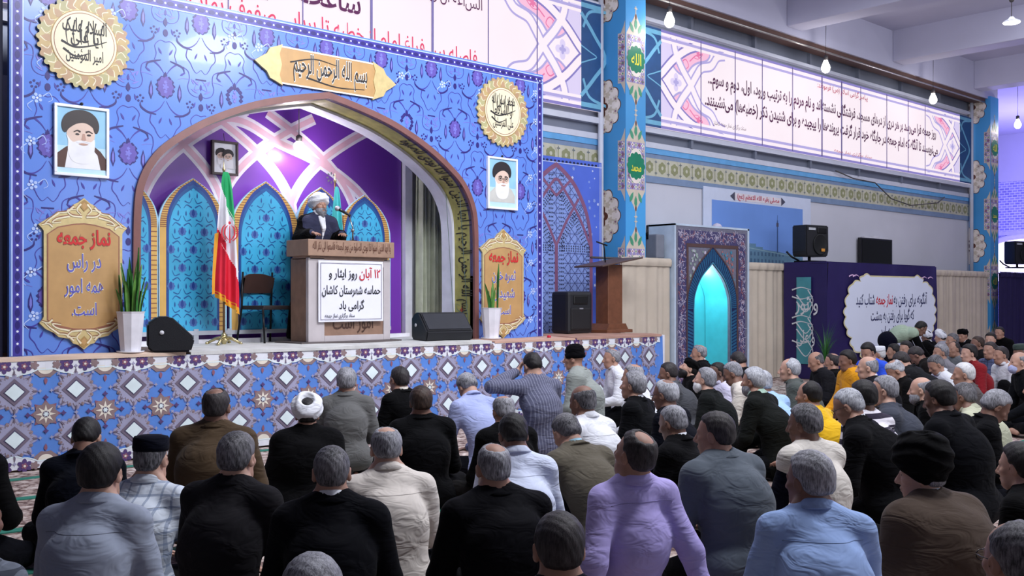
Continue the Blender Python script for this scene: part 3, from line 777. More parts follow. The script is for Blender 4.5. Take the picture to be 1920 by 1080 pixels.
# ---- carpeted floor
def carpet_mat():
    m = bpy.data.materials.new('carpet'); m.use_nodes = True; nt = m.node_tree; N = nt.nodes; L = nt.links; b = N['Principled BSDF']
    b.inputs['Roughness'].default_value = 0.95; b.inputs['Specular IOR Level'].default_value = 0.1
    tc = N.new('ShaderNodeTexCoord')
    n1 = N.new('ShaderNodeTexNoise'); n1.inputs['Scale'].default_value = 7; n1.inputs['Detail'].default_value = 5; n1.inputs['Distortion'].default_value = 2.2
    L.new(tc.outputs['Object'], n1.inputs['Vector'])
    v = N.new('ShaderNodeTexVoronoi'); v.feature = 'DISTANCE_TO_EDGE'; v.inputs['Scale'].default_value = 5.5; L.new(n1.outputs['Color'], v.inputs['Vector'])
    mp = N.new('ShaderNodeMix'); mp.data_type = 'VECTOR'; mp.inputs[0].default_value = 0.12
    L.new(tc.outputs['Object'], mp.inputs[4]); L.new(n1.outputs['Color'], mp.inputs[5]); L.new(mp.outputs[1], v.inputs['Vector'])
    r = N.new('ShaderNodeValToRGB'); e = r.color_ramp.elements
    e[0].position = 0.0; e[0].color = srgb(112, 92, 90)+(1,); e[1].position = 0.09; e[1].color = srgb(186, 168, 160)+(1,)
    q = e.new(0.045); q.color = srgb(150, 132, 128)+(1,); q = e.new(0.3); q.color = srgb(212, 200, 194)+(1,)
    L.new(v.outputs['Distance'], r.inputs[0])
    n2 = N.new('ShaderNodeTexNoise'); n2.inputs['Scale'].default_value = 15; n2.inputs['Detail'].default_value = 6; L.new(tc.outputs['Object'], n2.inputs['Vector'])
    r2 = N.new('ShaderNodeValToRGB'); r2.color_ramp.elements[0].position = 0.40; r2.color_ramp.elements[0].color = srgb(150, 124, 120)+(1,); r2.color_ramp.elements[1].position = 0.56; r2.color_ramp.elements[1].color = (1, 1, 1, 1)
    L.new(n2.outputs['Fac'], r2.inputs[0])
    mx = N.new('ShaderNodeMix'); mx.data_type = 'RGBA'; mx.blend_type = 'MULTIPLY'; mx.inputs[0].default_value = 0.75
    L.new(r.outputs[0], mx.inputs[6]); L.new(r2.outputs[0], mx.inputs[7]); L.new(mx.outputs[2], b.inputs['Base Color'])
    bp = N.new('ShaderNodeBump'); bp.inputs['Strength'].default_value = 0.4; bp.inputs['Distance'].default_value = 0.01; L.new(n2.outputs['Fac'], bp.inputs['Height']); L.new(bp.outputs[0], b.inputs['Normal'])
    return m
b = B(); b.box((-6, -6, -.2), (42, 22, 0)); structure('floor', b, [carpet_mat()])
GREEN = mat('green_ribbon', (44, 122, 104), 0.8, bump=0.1)
for i, yy in enumerate((9.53, 8.62, 7.44, 6.24, 5.04, 3.90, 2.70)):
    b = B(); n = 90; lo = 2.0 if i else 1.6; hi = 21.0 if i else 12.2; lo = max(-2.0, 2.4-yy*.15) if i else lo
    top = []; 
    rows = [[(lo+(hi-lo)*j/n, yy-(.11*(min(lo+(hi-lo)*j/n, 9.0)-2.4) if i else 0)+.02*sin(j*.5+i)+dy, .006+.003*sin(j*.9+i*2)) for j in range(n+1)] for dy in (-.055, .055)]
    low = [[(p[0], p[1], .001) for p in rr] for rr in rows]
    b.sheet(rows); b.sheet([low[0], rows[0]]); b.sheet([rows[1], low[1]])
    o = b.build('prayer_row_strip', [GREEN])
    tag(o, ['green cloth strip along the foot of the patterned stage skirt', 'second green prayer row strip out from the stage', 'third green prayer row strip out from the stage', 'fourth green prayer row strip out from the stage, brightest at left',
            'fifth green prayer row strip out from the stage', 'sixth green prayer row strip, nearer the camera', 'nearest green prayer row strip on the carpet'][i], 'carpet strip', 'green prayer row strips on the carpet')

# ---- main wall behind the stage: pale plaster, frieze, grey metal bands
PLASTER = mat('plaster', (194, 195, 205), 0.8, var=0.05, scale=0.7, bump=0.05, bscale=40)
METAL = mat('grey_metal', (120, 126, 142), 0.45, metal=0.3, var=0.06, scale=2)
PALEMETAL = mat('pale_frame', (196, 200, 214), 0.4, var=0.04)
b = B(); b.box((-2, 11.6, 0), (28.4, 11.9, 4.0)); b.box((-2, 11.6, 4.0), (28.4, 11.9, 7.1), 1)
structure('wall_stage', b, [PLASTER, METAL])
FR_BASE, FR_OLIVE, FR_DARK = M((188, 186, 168), 0.7), M((138, 140, 104), 0.7), M((92, 102, 122), 0.7)
s = Sheet(); x0, x1 = 10.0, 27.75
s.rect(x0, 3.80, x1, 4.12, 0, 1)
x = x0+.15
while x < x1-.1:
    for k in range(6):
        a = pi/2+k*pi/3; s.ell((x+.062*cos(a), 3.96+.062*sin(a)), .05, .05, 1, 2, 10)
    s.ell((x, 3.96), .035, .035, 0, 3, 8)
    for dz in (-.1, .1): s.star((x+.18, 3.96+dz), .045, .018, 4, 2, 2)
    s.line([(x+.08, 3.81), (x+.18, 3.96), (x+.08, 4.11)], .014, 2 if False else 0, 2); s.line([(x+.18, 3.84), (x+.18, 4.08)], .012, 1, 2)
    x += .36
fz = s.build('trim_1', [FR_BASE, FR_OLIVE, FR_DARK], None, (0, 11.58, 0), eps=.003); fz['kind'] = 'structure'
b = B()
BLUE1, BLUE2 = M((96, 160, 212), 0.6), M((118, 138, 168), 0.6)
b.box((10, 11.575, 3.68), (27.75, 11.6, 3.80), 1); b.box((10, 11.575, 4.12), (27.75, 11.6, 4.20), 1); b.box((10, 11.56, 4.20), (27.75, 11.6, 4.30), 0); b.box((10, 11.55, 4.30), (27.75, 11.6, 4.40), 2)
structure('trim_2', b, [BLUE1, BLUE2, PALEMETAL])
b = B()
b.box((0, 11.50, 4.56), (27.6, 11.6, 4.66)); b.box((0, 11.5, 6.55), (27.6, 11.6, 6.62))
for x in [0.6+2.1*i for i in range(13)]:
    if not 12.5 < x < 13.6: b.box((x-.035, 11.52, 4.40), (x+.035, 11.6, 4.6), 1); b.box((x-.035, 11.52, 6.6), (x+.035, 11.6, 7.0), 1)
structure('trim_3', b, [PALEMETAL, METAL])

# ---- ceiling: slab, cross beams, long beam over the wall
CEIL = mat('ceiling_plaster', (188, 188, 208), 0.85, var=0.05, scale=0.8, bump=0.05, bscale=20)
b = B(); b.box((-8, -8, 7.8), (42, 22, 8.1)); structure('ceiling', b, [CEIL])
b = B(); b.box((-8, 11.1, 6.94), (28.4, 11.95, 7.8)); structure('trim_4', b, [CEIL])
for i, x in enumerate((4.4, 8.9, 13.35, 17.86, 22.36, 26.86, 31.4)):
    b = B(); b.bbox((x, -8, 7.08), (x+.56, 11.1, 7.82), .02); structure('trim_%d' % (10+i), b, [CEIL])
b = B(); b.box((13.3, 11.15, 6.86), (27.7, 11.5, 6.94)); structure('trim_5', b, [M((92, 66, 58), 0.6)])
b = B(); b.tube([(13.3, 11.16, 6.84), (27.7, 11.16, 6.84)], .022, 10); structure('trim_6', b, [M((170, 165, 160), 0.3, metal=0.7)])

# ---- back-lit banners high on the wall
def glow_mat(name, c, e):
    m = mat(name, c, 0.6, emit=e, var=0.04, scale=0.5); b_ = m.node_tree.nodes['Principled BSDF']
    for l in list(m.node_tree.links):
        if l.to_socket == b_.inputs['Base Color']: m.node_tree.links.remove(l)
    b_.inputs['Base Color'].default_value = tuple(x*.12 for x in srgb(c))+(1,); b_.inputs['Specular IOR Level'].default_value = .15
    return m
GLOW = {k: glow_mat('glow_'+k, c, e) for k, c, e, v in (('white', (255, 240, 248), .97, .05), ('lilac', (186, 176, 232), .9, .03), ('pink', (255, 196, 224), .95, .05), ('violet', (150, 140, 214), .8, .03), ('rose', (240, 130, 178), .9, .03), ('mauve', (226, 214, 248), .95, .04))}
INKP, INKR = M((84, 18, 72), 0.6), M((214, 60, 96), 0.6)
TEAL1, TEAL2 = M((38, 78, 128), 0.5), M((112, 176, 206), 0.5)
GM = [GLOW['white'], GLOW['lilac'], GLOW['pink'], GLOW['violet'], GLOW['rose'], GLOW['mauve'], TEAL1, TEAL2]
def lit_banner(x0, x1, z0, z1, left_orn, right_orn, lap, label):
    w, h = x1-x0, z1-z0
    root = thing('backlit_banner', (x0, 11.48, z0), label, 'banner')
    s = Sheet(); s.rect(0, 0, w, h, 0, 0)
    dl, dr = (lap if left_orn else 0), (lap if right_orn else 0)
    for a, c in ((0, 3), (.05, 0), (.12, 1), (.17, 0)):
        s.rect(0, a, w, a+.05, c, 1); s.rect(0, h-a-.05, w, h-a, c, 1)
    def orn(X, d):
        """cornered medallion of scrolls at one end, growing in direction d"""
        f = lambda p: (X+d*p[0], p[1]*h)
        F_ = lambda pts, n=8: [f(p) for p in cat(pts, n)]
        s.poly([f(p) for p in ((0, 0), (1.2, 0), (.75, .14), (.3, .34), (.05, .5), (.3, .66), (.75, .86), (1.2, 1), (0, 1))], 5, 2)
        for sg in (1, -1):
            g = lambda pts: [(p[0], .5+sg*(p[1]-.5)) for p in pts]
            pet = cat(g([(.34, .70), (.62, .82), (1.0, .905), (1.46, .90), (1.40, .81), (1.10, .755), (.92, .70), (.72, .60), (.50, .61)]), 6, True)
            s.poly([f(p) for p in pet], 2, 3); s.line([f(p) for p in pet], .04, 1, 4, closed=True)
            for q in ([(.52, .68), (.72, .76), (.82, .70), (.70, .66), (.66, .73)], [(.85, .75), (1.05, .83), (1.25, .86), (1.12, .80), (.98, .80)]): s.line(F_(g(q), 6), .026, 4, 5, .012)
            s.flower(f((1.12, .5+sg*.345)), .07, 5, .5, 4, 5)
            out_ = F_(g([(1.22, .95), (.80, .87), (.38, .73), (.05, .57), (-.12, .5)])); inn_ = F_(g([(1.95, .905), (1.72, .87), (1.52, .76), (1.22, .71), (1.06, .62), (.86, .48), (.60, .33), (.42, .18), (.36, .03)]))
            s.line(out_, .20, 3, 6); s.line(out_, .13, 0, 7); s.line(inn_, .20, 1, 6); s.line(inn_, .13, 0, 7)
        s.flower(f((.44, .5)), .17, 4, .5, 5, 7); s.flower(f((.44, .5)), .08, 4, .5, 1, 8)
    if left_orn: orn(dl, 1)
    if right_orn: orn(w-dr, -1)
    for side, dd in ((0, dl), (1, dr)):
        if dd:
            X0, X1 = (0, dd) if side == 0 else (w-dd, w)
            s.rect(X0, 0, X1, h, 6, 9)
            for a in (.04, h-.12): s.rect(X0, a, X1, a+.08, 7, 10)
            e, d = (X1, -1) if side == 0 else (X0, 1)
            s.line(cat([(e, h*.12), (e+d*.32, h*.3), (e+d*.6, h*.5), (e+d*.32, h*.7), (e, h*.88)], 6), .07, 7, 10)
            s.line(cat([(e, h*.42), (e+d*.2, h*.46), (e+d*.38, h*.5), (e+d*.2, h*.54), (e, h*.58)], 4), .022, 7, 10)
            s.line(cat([(e+d*.62, h*.94), (e+d*.2, h*.9), (e+d*.05, h*.75)], 5), .05, 7, 10); s.line(cat([(e+d*.62, h*.06), (e+d*.2, h*.12), (e+d*.05, h*.28)], 5), .05, 7, 10)
    for a, c in ((0, 3), (.05, 0), (.12, 1), (.17, 0)):
        s.rect(dl, a, w-dr, a+.05, c, 8); s.rect(dl, h-a-.05, w-dr, h-a, c, 8)
    s.build('printed_sheet', GM, root, (0, 0, 0), eps=.0015)
    bb = B(); bb.box((0, .004, 0), (w, .02, h)); bb.build('backing', [GLOW['white']], root)
    return root, w, h
def seams(root, xs, h, wide=()):
    for x in xs:
        bb = B(); w = .035 if x in wide else .012; bb.box((x-w/2, -.03, .02), (x+w/2, -.018, h-.02)); bb.build('seam_rail', [M((120, 110, 160), 0.5)], root)
x0, z0 = 13.45, 4.66
root, w, h = lit_banner(13.45, 27.7, 4.66, 6.45, True, True, .85, 'glowing white banner of purple writing with pink scroll ends, right of the tiled pillar')
seams(root, [q-x0 for q in (15.48, 16.59, 17.53, 18.66, 19.84, 20.68, 21.54, 22.79, 23.88, 24.8)], h, (20.68-x0, 19.84-x0))
s = Sheet()
s.text('پیامبر گرامی اسلام (ص) فرمودند:', (20.75-x0, 1.50), .16, 1, 12, 2.2, .01)
s.text('روز جمعه فرا می\u200cرسد بر هر دری از درهای مسجد، فرشتگانی نشسته\u200cاند و نام مردم را به ترتیب ورود، اول، دوم و سوم...', (20.55-x0, 1.02), .31, 0, 12, 9.7, .026)
s.text('می\u200cنویسند تا آنگاه که امام جمعه در جایگاه خود قرار گرفت پرونده\u200cها را پیچیده و برای شنیدن ذکر (خطبه\u200cها) می\u200cنشینند.', (20.55-x0, .60), .31, 0, 12, 9.9, .026)
s.text('ستاد برگزاری نماز جمعه کاشان', (16.4-x0, .25), .11, 0, 12, 1.1); s.text('ستاد برگزاری نماز جمعه', (21.2-x0, .17), .10, 1, 12, 1.7)
s.build('lettering', [INKP, INKR], root, (0, -.004, 0))
x0 = 1.2
root, w, h = lit_banner(1.2, 12.75, 4.75, 6.57, True, True, .55, 'glowing white banner of writing above the blue stage backdrop')
seams(root, [q-x0 for q in (3.7, 4.75, 5.85, 6.9, 7.98, 9.05, 10.13, 11.17)], h, (7.98-x0, 9.05-x0))
s = Sheet()
s.text('ساعت هایی از روز جمعه', (6.05-x0, .72), .42, 0, 12, 3.5, .015); s.text('السّاعة الّتی تستجاب فیها الدعاء یوم الجمعة', (8.25-x0, 1.20), .24, 0, 12, 3.5, .006)
s.text('فاصله بین فراغ امام از خطبه تا برپایی صفوف نماز است', (7.4-x0, .36), .30, 1, 12, 5.0, .008)
s.build('lettering', [INKP, INKR], root, (0, -.004, 0))

# ---- pillars with printed panels
PIL_A, PIL_B = mat('pillar_blue', (72, 154, 214), 0.4, var=0.12, scale=0.6), M((90, 176, 224), 0.4)
OR = [M((204, 192, 176), 0.5), M((74, 150, 118), 0.5), M((138, 96, 122), 0.5), M((22, 124, 92), 0.4), M((232, 226, 70), 0.4), M((232, 222, 214), 0.5), M((96, 58, 48), 0.5), M((150, 140, 190), 0.5)]
def pillar(name, x0, x1, y0, word_rows):
    bb = B(); bb.box((x0, y0, 0), (x1, 11.6, 7.0)); p = structure(name, bb, [PIL_A])
    def lantern(s, uc, zc, hw, whole):
        """hanging lantern-shaped panel: box of tiles between two leafy finials"""
        s.rect(uc-hw, zc-.42, uc+hw, zc+.42, 0, 1); s.rect(uc-hw+.02, zc-.40, uc+hw-.02, zc+.40, 7, 2)
        k = max(1, int(round(2*hw/.1)))
        for i in range(k):
            for j in range(9):
                u = uc-hw+.02+(2*hw-.04)*(i+.5)/k; v = zc-.40+.8*(j+.5)/9
                s.star((u, v), .048, .026, 4, (0, 2, 5)[(i+2*j) % 3], 3, pi/8*(j % 2)); s.ell((u, v), .016, .016, 2 if (i+j) % 2 else 1, 4, 6)
        if whole:
            s.ell((uc, zc), hw*.82, .30, 5, 5, 20); s.flower((uc, zc), .235, 12, .12, 3, 6)
            for sg in (1, -1):
                o = zc+sg*.42
                s.poly([(uc-hw, o), (uc+hw, o), (uc+hw*.55, o+sg*.16), (uc+hw*.2, o+sg*.28), (uc, o+sg*.38), (uc-hw*.2, o+sg*.28), (uc-hw*.55, o+sg*.16)][::sg], 0, 1)
                for q in (-.5, 0, .5): s.leaf((uc+q*hw*.9, o+sg*(.11+.07*(q == 0))), .2, .10, pi/2-q*.9*sg, 1, 3)
                s.star((uc, o+sg*.44), .05, .02, 4, 0, 2); s.ell((uc, o+sg*.30), .02, .05, 6, 4, 8)
                s.line([(uc, o+sg*.36), (uc, o+sg*.48)], .02, 0, 1)
        else:
            for sg in (1, -1):
                o = zc+sg*.42; s.poly([(uc-hw*.2, o), (uc+hw, o), (uc+hw, o+sg*.2), (uc+hw*.5, o+sg*.1)][::sg], 0, 1)
    sh = Sheet(); w = x1-x0
    for i, z in enumerate((5.63, 3.83, 2.03, .23)):
        lantern(sh, w/2, z, w/2-.02, True)
        if i < 3: sh.text(word_rows[i % 2], (w/2, z-.09), .26 if i % 2 == 0 else .2, 4, 8, .26, .02)
    sh.build('printed_front', OR, p, (x0, y0, 0), eps=.0015)
    sd = Sheet(); d = 11.6-y0
    for z in (5.63, 3.83, 2.03, .23): lantern(sd, d-.09, z, .08, False)
    for z in (6.75, 4.86, 2.99, 1.1):
        half = lambda r, k, dp: [(max(0.0, r*(1-dp+dp*abs(cos(k*t)))*cos(t))*.92, z+r*(1-dp+dp*abs(cos(k*t)))*sin(t)) for t in [-pi/2+pi*i/72 for i in range(73)]]
        sd.poly(half(.51, 6, .13), 6, 1); sd.poly(half(.49, 6, .13), 5, 2)
        for i in range(6):
            a = -pi/2+pi*(i+.5)/6
            for r in (.40, .27): sd.flower((max(.07, r*cos(a)*.9), z+r*sin(a)), .062, 5, .45, 0, 3); 
            sd.ell((max(.05, .40*cos(a)*.9), z+.40*sin(a)), .02, .02, 2, 4, 6)
        sd.poly(half(.20, 3, .3), 6, 5); sd.poly(half(.11, 2, .3), 5, 6); sd.poly(half(.05, 2, .3), 6, 7)
    sd.build('printed_side', OR, p, (x0, 11.6, 0), eps=.0015, **FACE_X)
    return p
pillar('wall_pillar_1', 12.82, 13.34, 11.03, ['الله', 'محمد'])
pillar('wall_pillar_2', 27.75, 28.27, 11.03, ['الله', 'محمد'])
b = B(); b.tube([(12.72, 11.50, 0), (12.72, 11.5, 7.0)], .05, 12); b.tube([(27.62, 11.48, 2.3), (27.62, 11.48, 7.0)], .05, 12); structure('trim_7', b, [PALEMETAL])
# dark return left of the stage backdrop
b = B(); b.box((-4, 10.3, 1.045), (2.94, 10.45, 7.2)); structure('wall_left', b, [mat('navy_wall', (22, 24, 58), 0.6)])
# ---- violet-lit hall beyond the far pillar
def brick_mat():
    m = bpy.data.materials.new('violet_brick'); m.use_nodes = True; nt = m.node_tree; N = nt.nodes; L = nt.links; b_ = N['Principled BSDF']
    t = N.new('ShaderNodeTexBrick'); tc = N.new('ShaderNodeTexCoord'); mp = N.new('ShaderNodeMapping'); mp.inputs['Rotation'].default_value = (0, pi/2, 0); mp.inputs['Scale'].default_value = (1.6, 1.6, 1.6)
    L.new(tc.outputs['Object'], mp.inputs[0]); sp = N.new('ShaderNodeSeparateXYZ'); L.new(tc.outputs['Object'], sp.inputs[0]); cb = N.new('ShaderNodeCombineXYZ'); L.new(sp.outputs[1], cb.inputs[0]); L.new(sp.outputs[2], cb.inputs[1]); L.new(cb.outputs[0], t.inputs['Vector'])
    t.inputs['Color1'].default_value = srgb(120, 118, 190)+(1,); t.inputs['Color2'].default_value = srgb(150, 150, 214)+(1,); t.inputs['Mortar'].default_value = srgb(206, 208, 240)+(1,); t.inputs['Scale'].default_value = 2.6; t.inputs['Mortar Size'].default_value = .03
    L.new(t.outputs['Color'], b_.inputs['Base Color']); b_.inputs['Roughness'].default_value = .8; return m
b = B(); b.box((40, 8, 0), (40.3, 22, 6.0)); b.box((40, 8, 6.0), (40.3, 22, 8.0), 1); structure('wall_far', b, [brick_mat(), CEIL])
b = B(); b.box((28.3, 21.7, 0), (40.3, 22, 8.0)); structure('wall_back', b, [CEIL])
s = Sheet(); arc = [(17.2-2.4*cos(t), 2.2+1.7*sin(t)) for t in [pi*i/24 for i in range(25)]]
b = B(); b.tube([(39.95, 14.6+p[0]-17.2, p[1]) for p in arc], .12, 8); structure('trim_8', b, [M((200, 200, 236), 0.6)])
b = B(); b.prism([(14.6+p[0]-17.2, p[1]) for p in arc], 39.93, 39.99, ax='x'); o = structure('window_1', b, [mat('lit_window', (255, 250, 255), 0.5, emit=1.2, var=0.0)])
b = B(); b.box((39.9, 4, 3.95), (40.0, 22, 4.1)); structure('trim_9', b, [M((180, 180, 232), 0.6)])

# ---- hanging bulbs and a dish lamp
BULB = mat('bulb_glow', (255, 252, 246), 0.4, emit=9.0, var=0.0); BRASSY = M((70, 66, 66), 0.5)
for i, (x, y) in enumerate(((13.7, 10.8), (18.85, 10.8), (23.8, 10.8), (29.0, 10.8))):
    r = thing('hanging_bulb', (x, y, 6.34), ['bare glowing bulb hanging just right of the near tiled pillar', 'bare glowing bulb hanging before the middle of the right banner', 'bare glowing bulb hanging before the right end of the banner', 'bare glowing bulb hanging beyond the far tiled pillar'][i], 'light bulb', 'bare bulbs hanging in front of the wall')
    bb = B(); bb.ball((0, 0, 0), .09, 0, 18, 12, (1, 1, 1.15)); bb.lathe([(.075, .06), (.05, .12), (.038, .16)], (0, 0, 0), 18); bb.build('glass_bulb', [BULB], r)
    bb = B(); bb.lathe([(.038, .155), (.045, .17), (.045, .24), (.02, .26)], (0, 0, 0), 14); bb.build('socket', [BRASSY], r)
    bb = B(); bb.tube([(0, 0, .25), (.01, 0, .8), (0, 0, 7.8-6.34)], .006, 6); bb.build('wire', [BRASSY], r)
    l = point('bulb_light', (x, y-.16, 6.22), 26, (1.0, .96, .95), .08)
r = thing('dish_lamp', (16.72, 6.32, 5.99), 'round glowing dish lamp hanging on a cord at upper right', 'lamp')
bb = B(); bb.lathe([(.001, -.015), (.12, -.012), (.13, 0), (.125, .012)], (0, 0, 0), 28); bb.build('diffuser', [BULB], r)
bb = B(); bb.lathe([(.135, .0), (.125, .02), (.06, .05), (.03, .09)], (0, 0, 0), 28); bb.build('housing', [PALEMETAL], r)
bb = B(); bb.tube([(0, 0, .08), (0, 0, 7.8-5.99)], .006, 6); bb.ball((0, 0, .36), .04, 0, 12, 8); bb.build('cord', [BRASSY], r)
b = B(); b.tube([(20.5, 11.5, 4.42), (21.2, 11.45, 4.30), (22.2, 11.45, 4.28), (23.0, 11.45, 3.96), (24.0, 11.45, 3.86), (25.5, 11.45, 4.02), (26.0, 11.5, 4.2)], .014, 6); tag(b.build('cable', [BRASSY]), 'black cable sagging across the frieze of the right wall', 'cable')
# ================================================================ the stage
SH = 1.04
FRONT = [(1.0, 10.02), (2.9, 9.95), (4.5, 9.86), (6.0, 9.74), (8.0, 9.64), (10.0, 9.6), (12.0, 9.6)]
def front_y(x): return float(np.interp(x, [p[0] for p in FRONT], [p[1] for p in FRONT]))
WOOD_T = mat('stage_boards', (170, 128, 104), 0.7, bump=0.05)
b = B(); poly = [(p[0], p[1]+.01) for p in FRONT] + [(12.0, 11.55), (1.0, 11.55)]
b.prism(poly, 0.0, SH-.02, ax='z'); o = b.build('stage_platform', [WOOD_T]); tag(o, 'long raised wooden stage carrying the podium and the blue backdrop', 'stage')
# patterned skirt cloth
SK = [M((88, 134, 212), 0.75), M((226, 228, 236), 0.7), M((84, 62, 116), 0.7), M((158, 156, 184), 0.75), M((112, 100, 118), 0.7), M((222, 236, 240), 0.6), M((140, 118, 120), 0.75), M((70, 64, 96), 0.7), M((112, 128, 200), 0.75), M((228, 220, 206), 0.7), M((140, 90, 110), 0.7)]
s = Sheet(); s.hold = True
a0, a1, P_ = 1.0, 12.0, .545
n = 220
for i in range(n):
    u0, u1 = a0+(a1-a0)*i/n, a0+(a1-a0)*(i+1)/n; 
    for v0, v1 in ((0.02, .25), (.25, .5), (.5, .75), (.75, SH-.01)): s.rect(u0, v0, u1, v1, 0, 0)
s.hold = False
k0 = int((a0-2.93)/P_)-1
for k in range(k0, 20):
    u = 2.93+P_*k
    ok = lambda q, r: a0+r < q < a1-r
    for vz in (.74, .30):
        if not ok(u, .29): continue
        s.flower((u, vz), .212, 8, .40, 8, 1, 0, 6); s.flower((u, vz), .200, 8, .40, 3, 2, 0, 6); s.flower((u, vz), .176, 16, .20, 6, 3, 0, 4); s.flower((u, vz), .168, 16, .20, 3, 4, 0, 4)
        for i in range(8):
            a = pi/4*i; s.leaf((u+.178*cos(a), vz+.178*sin(a)), .06, .022, a, 4, 5); s.star((u+.222*cos(a), vz+.222*sin(a)), .022, .010, 4, 3, 5, a)
            a = pi/4*i+pi/8; s.ell((u+.150*cos(a), vz+.150*sin(a)), .013, .013, 6, 5, 8)
        s.poly([(u+.132, vz), (u, vz+.126), (u-.132, vz), (u, vz-.126)], 4, 6); s.poly([(u+.096, vz), (u, vz+.092), (u-.096, vz), (u, vz-.092)], 7, 7); s.poly([(u+.084, vz), (u, vz+.080), (u-.084, vz), (u, vz-.080)], 5, 8)
    um = u+P_/2
    if ok(um, .2):
        s.star((um, .52), .138, .09, 8, 10, 2, 0); s.flower((um, .52), .112, 8, .16, 6, 3, 0, 6); s.star((um, .52), .09, .038, 8, 9, 4); s.ell((um, .52), .032, .032, 4, 5, 10); s.star((um, .52), .03, .014, 6, 5, 6)
        for a in (0, pi/2, pi, 3*pi/2): s.star((um+.158*cos(a), .52+.158*sin(a)), .028, .016, 4, 2, 4)
        for zc, sg in ((.955, -1), (.085, 1)):
            s.poly([(um+.115*cos(t), zc+sg*(.098*abs(sin(t))*(1-.14*abs(cos(4*t))))) for t in [pi*i/24 for i in range(25)]][::sg], 6, 2); s.poly([(um+.07*cos(t), zc+sg*(.06*abs(sin(t)))) for t in [pi*i/12 for i in range(13)]][::sg], 9, 3)
            s.leaf((um, zc+sg*.125), .07, .04, sg*pi/2, 10, 3)
    # scalloped white band with purple blossoms, top and bottom
    for zt, sg, zz in ((SH-.012, -1, .93), (.02, 1, .10)):
        if not ok(u, .30): continue
        edge = [(u-P_/2+P_*t, zz+sg*(-.028*cos(2*pi*t)*1.0 + .012*abs(cos(4*pi*t)))) for t in [i/24 for i in range(25)]]
        for (p, q) in zip(edge, edge[1:]):
            s.poly([p, q, (q[0], zt), (p[0], zt)][::-sg], 1, 3); s.poly([(p[0], p[1]+sg*.012), (q[0], q[1]+sg*.012), q, p][::-sg], 5, 4)
        for du in (-.085, .085):
            c = (u+du, zz-sg*.048); s.flower(c, .068, 6, .4, 2, 5, pi/6, 6); s.flower(c, .03, 5, .4, 10, 6, 0, 6); s.ell(c, .012, .012, 9, 7, 6)
            s.flower((u+du*2.05, zz-sg*.052), .042, 5, .4, 6, 5, 0, 6)
def skirt_bend(p):
    u, v, l = p; y = front_y(u)
    w = .012*sin(u*1.9+1)*(1-v/SH) + .005*sin(u*3.1+2*v) + .010*sin(u*2.2+v*1.8)*min(1, max(0, (u-7.5)/1.5))*(1-(v/SH)**2)
    return (u, y - .012 - .0022*l + w*.8 - .02*(1-v/SH), v)
o = s.build('stage_skirt', SK, bend=skirt_bend); tag(o, 'blue cloth stage skirt printed with white diamonds and rosettes', 'skirt cloth')
b = B(); b.box((12.0, 9.6, 0.01), (12.06, 11.3, SH)); o = b.build('stage_end_panel', [M((222, 222, 232), 0.7)]); tag(o, 'pale end panel closing the right end of the stage', 'panel')
# rugs and cloths on the stage top
RUG = mat('pale_rug', (206, 206, 204), 0.9, var=0.14, scale=5, bump=0.2, bscale=30)
def drape(name, x0, x1, y0, y1, m, label, th=.022, hang=0.0, seed=0):
    n = 60; rows = []
    for j in range(9):
        t = j/8; rows.append([(x, (front_y(x) if y0 is None else y0)+(y1-(front_y(x) if y0 is None else y0))*t - (.03 if j == 0 else 0), SH+th*(.6 if j in (0, 8) else 1)+.006*sin(x*4+seed+t*5) - (hang if j == 0 else 0)) for x in np.linspace(x0, x1, n)])
    low = [[(p[0], p[1], SH-.018) for p in rows[0]], rows[0]]
    b = B(); b.sheet(rows); b.sheet(low); b.sheet([rows[-1], [(p[0], p[1], SH-.018) for p in rows[-1]]])
    for e in (0, -1): b.sheet([[r[e], (r[e][0], r[e][1], SH-.018)] for r in rows])
    o = b.build(name, [m]); return tag(o, label, 'rug')
drape('stage_rug', 4.6, 8.55, None, 11.35, RUG, 'pale grey patterned rug spread over the stage under the podium', .024)
drape('stage_cloth', 1.05, 4.55, None, 10.15, M((222, 196, 176), 0.8, var=.12, scale=3), 'peach cloth on the stage edge under the left pot', .02, seed=2)
drape('stage_cloth', 8.6, 10.06, None, 10.15, M((196, 160, 142), 0.8, var=.12, scale=3), 'pinkish cloth on the stage edge under the right pot', .018, seed=7)
drape('stage_mat', 10.1, 11.95, None, 10.9, M((176, 138, 122), 0.85, var=.16, scale=4), 'reddish brown mat on the right end of the stage', .018, seed=4)

# ---------------------------------------------------------------- blue arched backdrop
CX = 6.48
HALF = [(2.265, SH), (2.265, 1.9), (2.255, 2.5), (2.21, 2.80), (2.06, 3.07), (1.82, 3.28), (1.45, 3.51), (.95, 3.73), (.45, 3.87), (0, 3.965)]
arch_r = cat(HALF[1:], 6); arch_r = [(HALF[0][0], SH)] + arch_r
ARCH = [(CX-p[0], p[1]) for p in arch_r] + [(CX+p[0], p[1]) for p in arch_r[::-1][1:]]
X0, X1, ZT, YF = 2.97, 10.06, 4.78, 10.2
def in_front(u, v, m=.02):
    if not (X0+m < u < X1-m and SH+.01 < v < ZT-m): return False
    d = abs(u-CX)
    if d > 2.33+m: return True
    if v < 2.5: return False
    zc = np.interp(-d, [-p[0] for p in HALF[2:]], [p[1] for p in HALF[2:]]) if d < 2.255 else 2.5
    return v > zc+.075+m
root = thing('arched_backdrop', (CX, YF, SH), 'tall blue floral backdrop with a wide pointed arch behind the podium', 'backdrop')
O_ = lambda y: (0-CX, y-YF, 0-SH)
BB = mat('backdrop_blue', (100, 138, 222), 0.20, var=0.10, scale=0.5, bump=0.05, bscale=2.2, spec=0.42, coat=0.10)
b = B(); poly = [(X0, SH), ] + ARCH + [(X1, SH), (X1, ZT), (X0, ZT)]
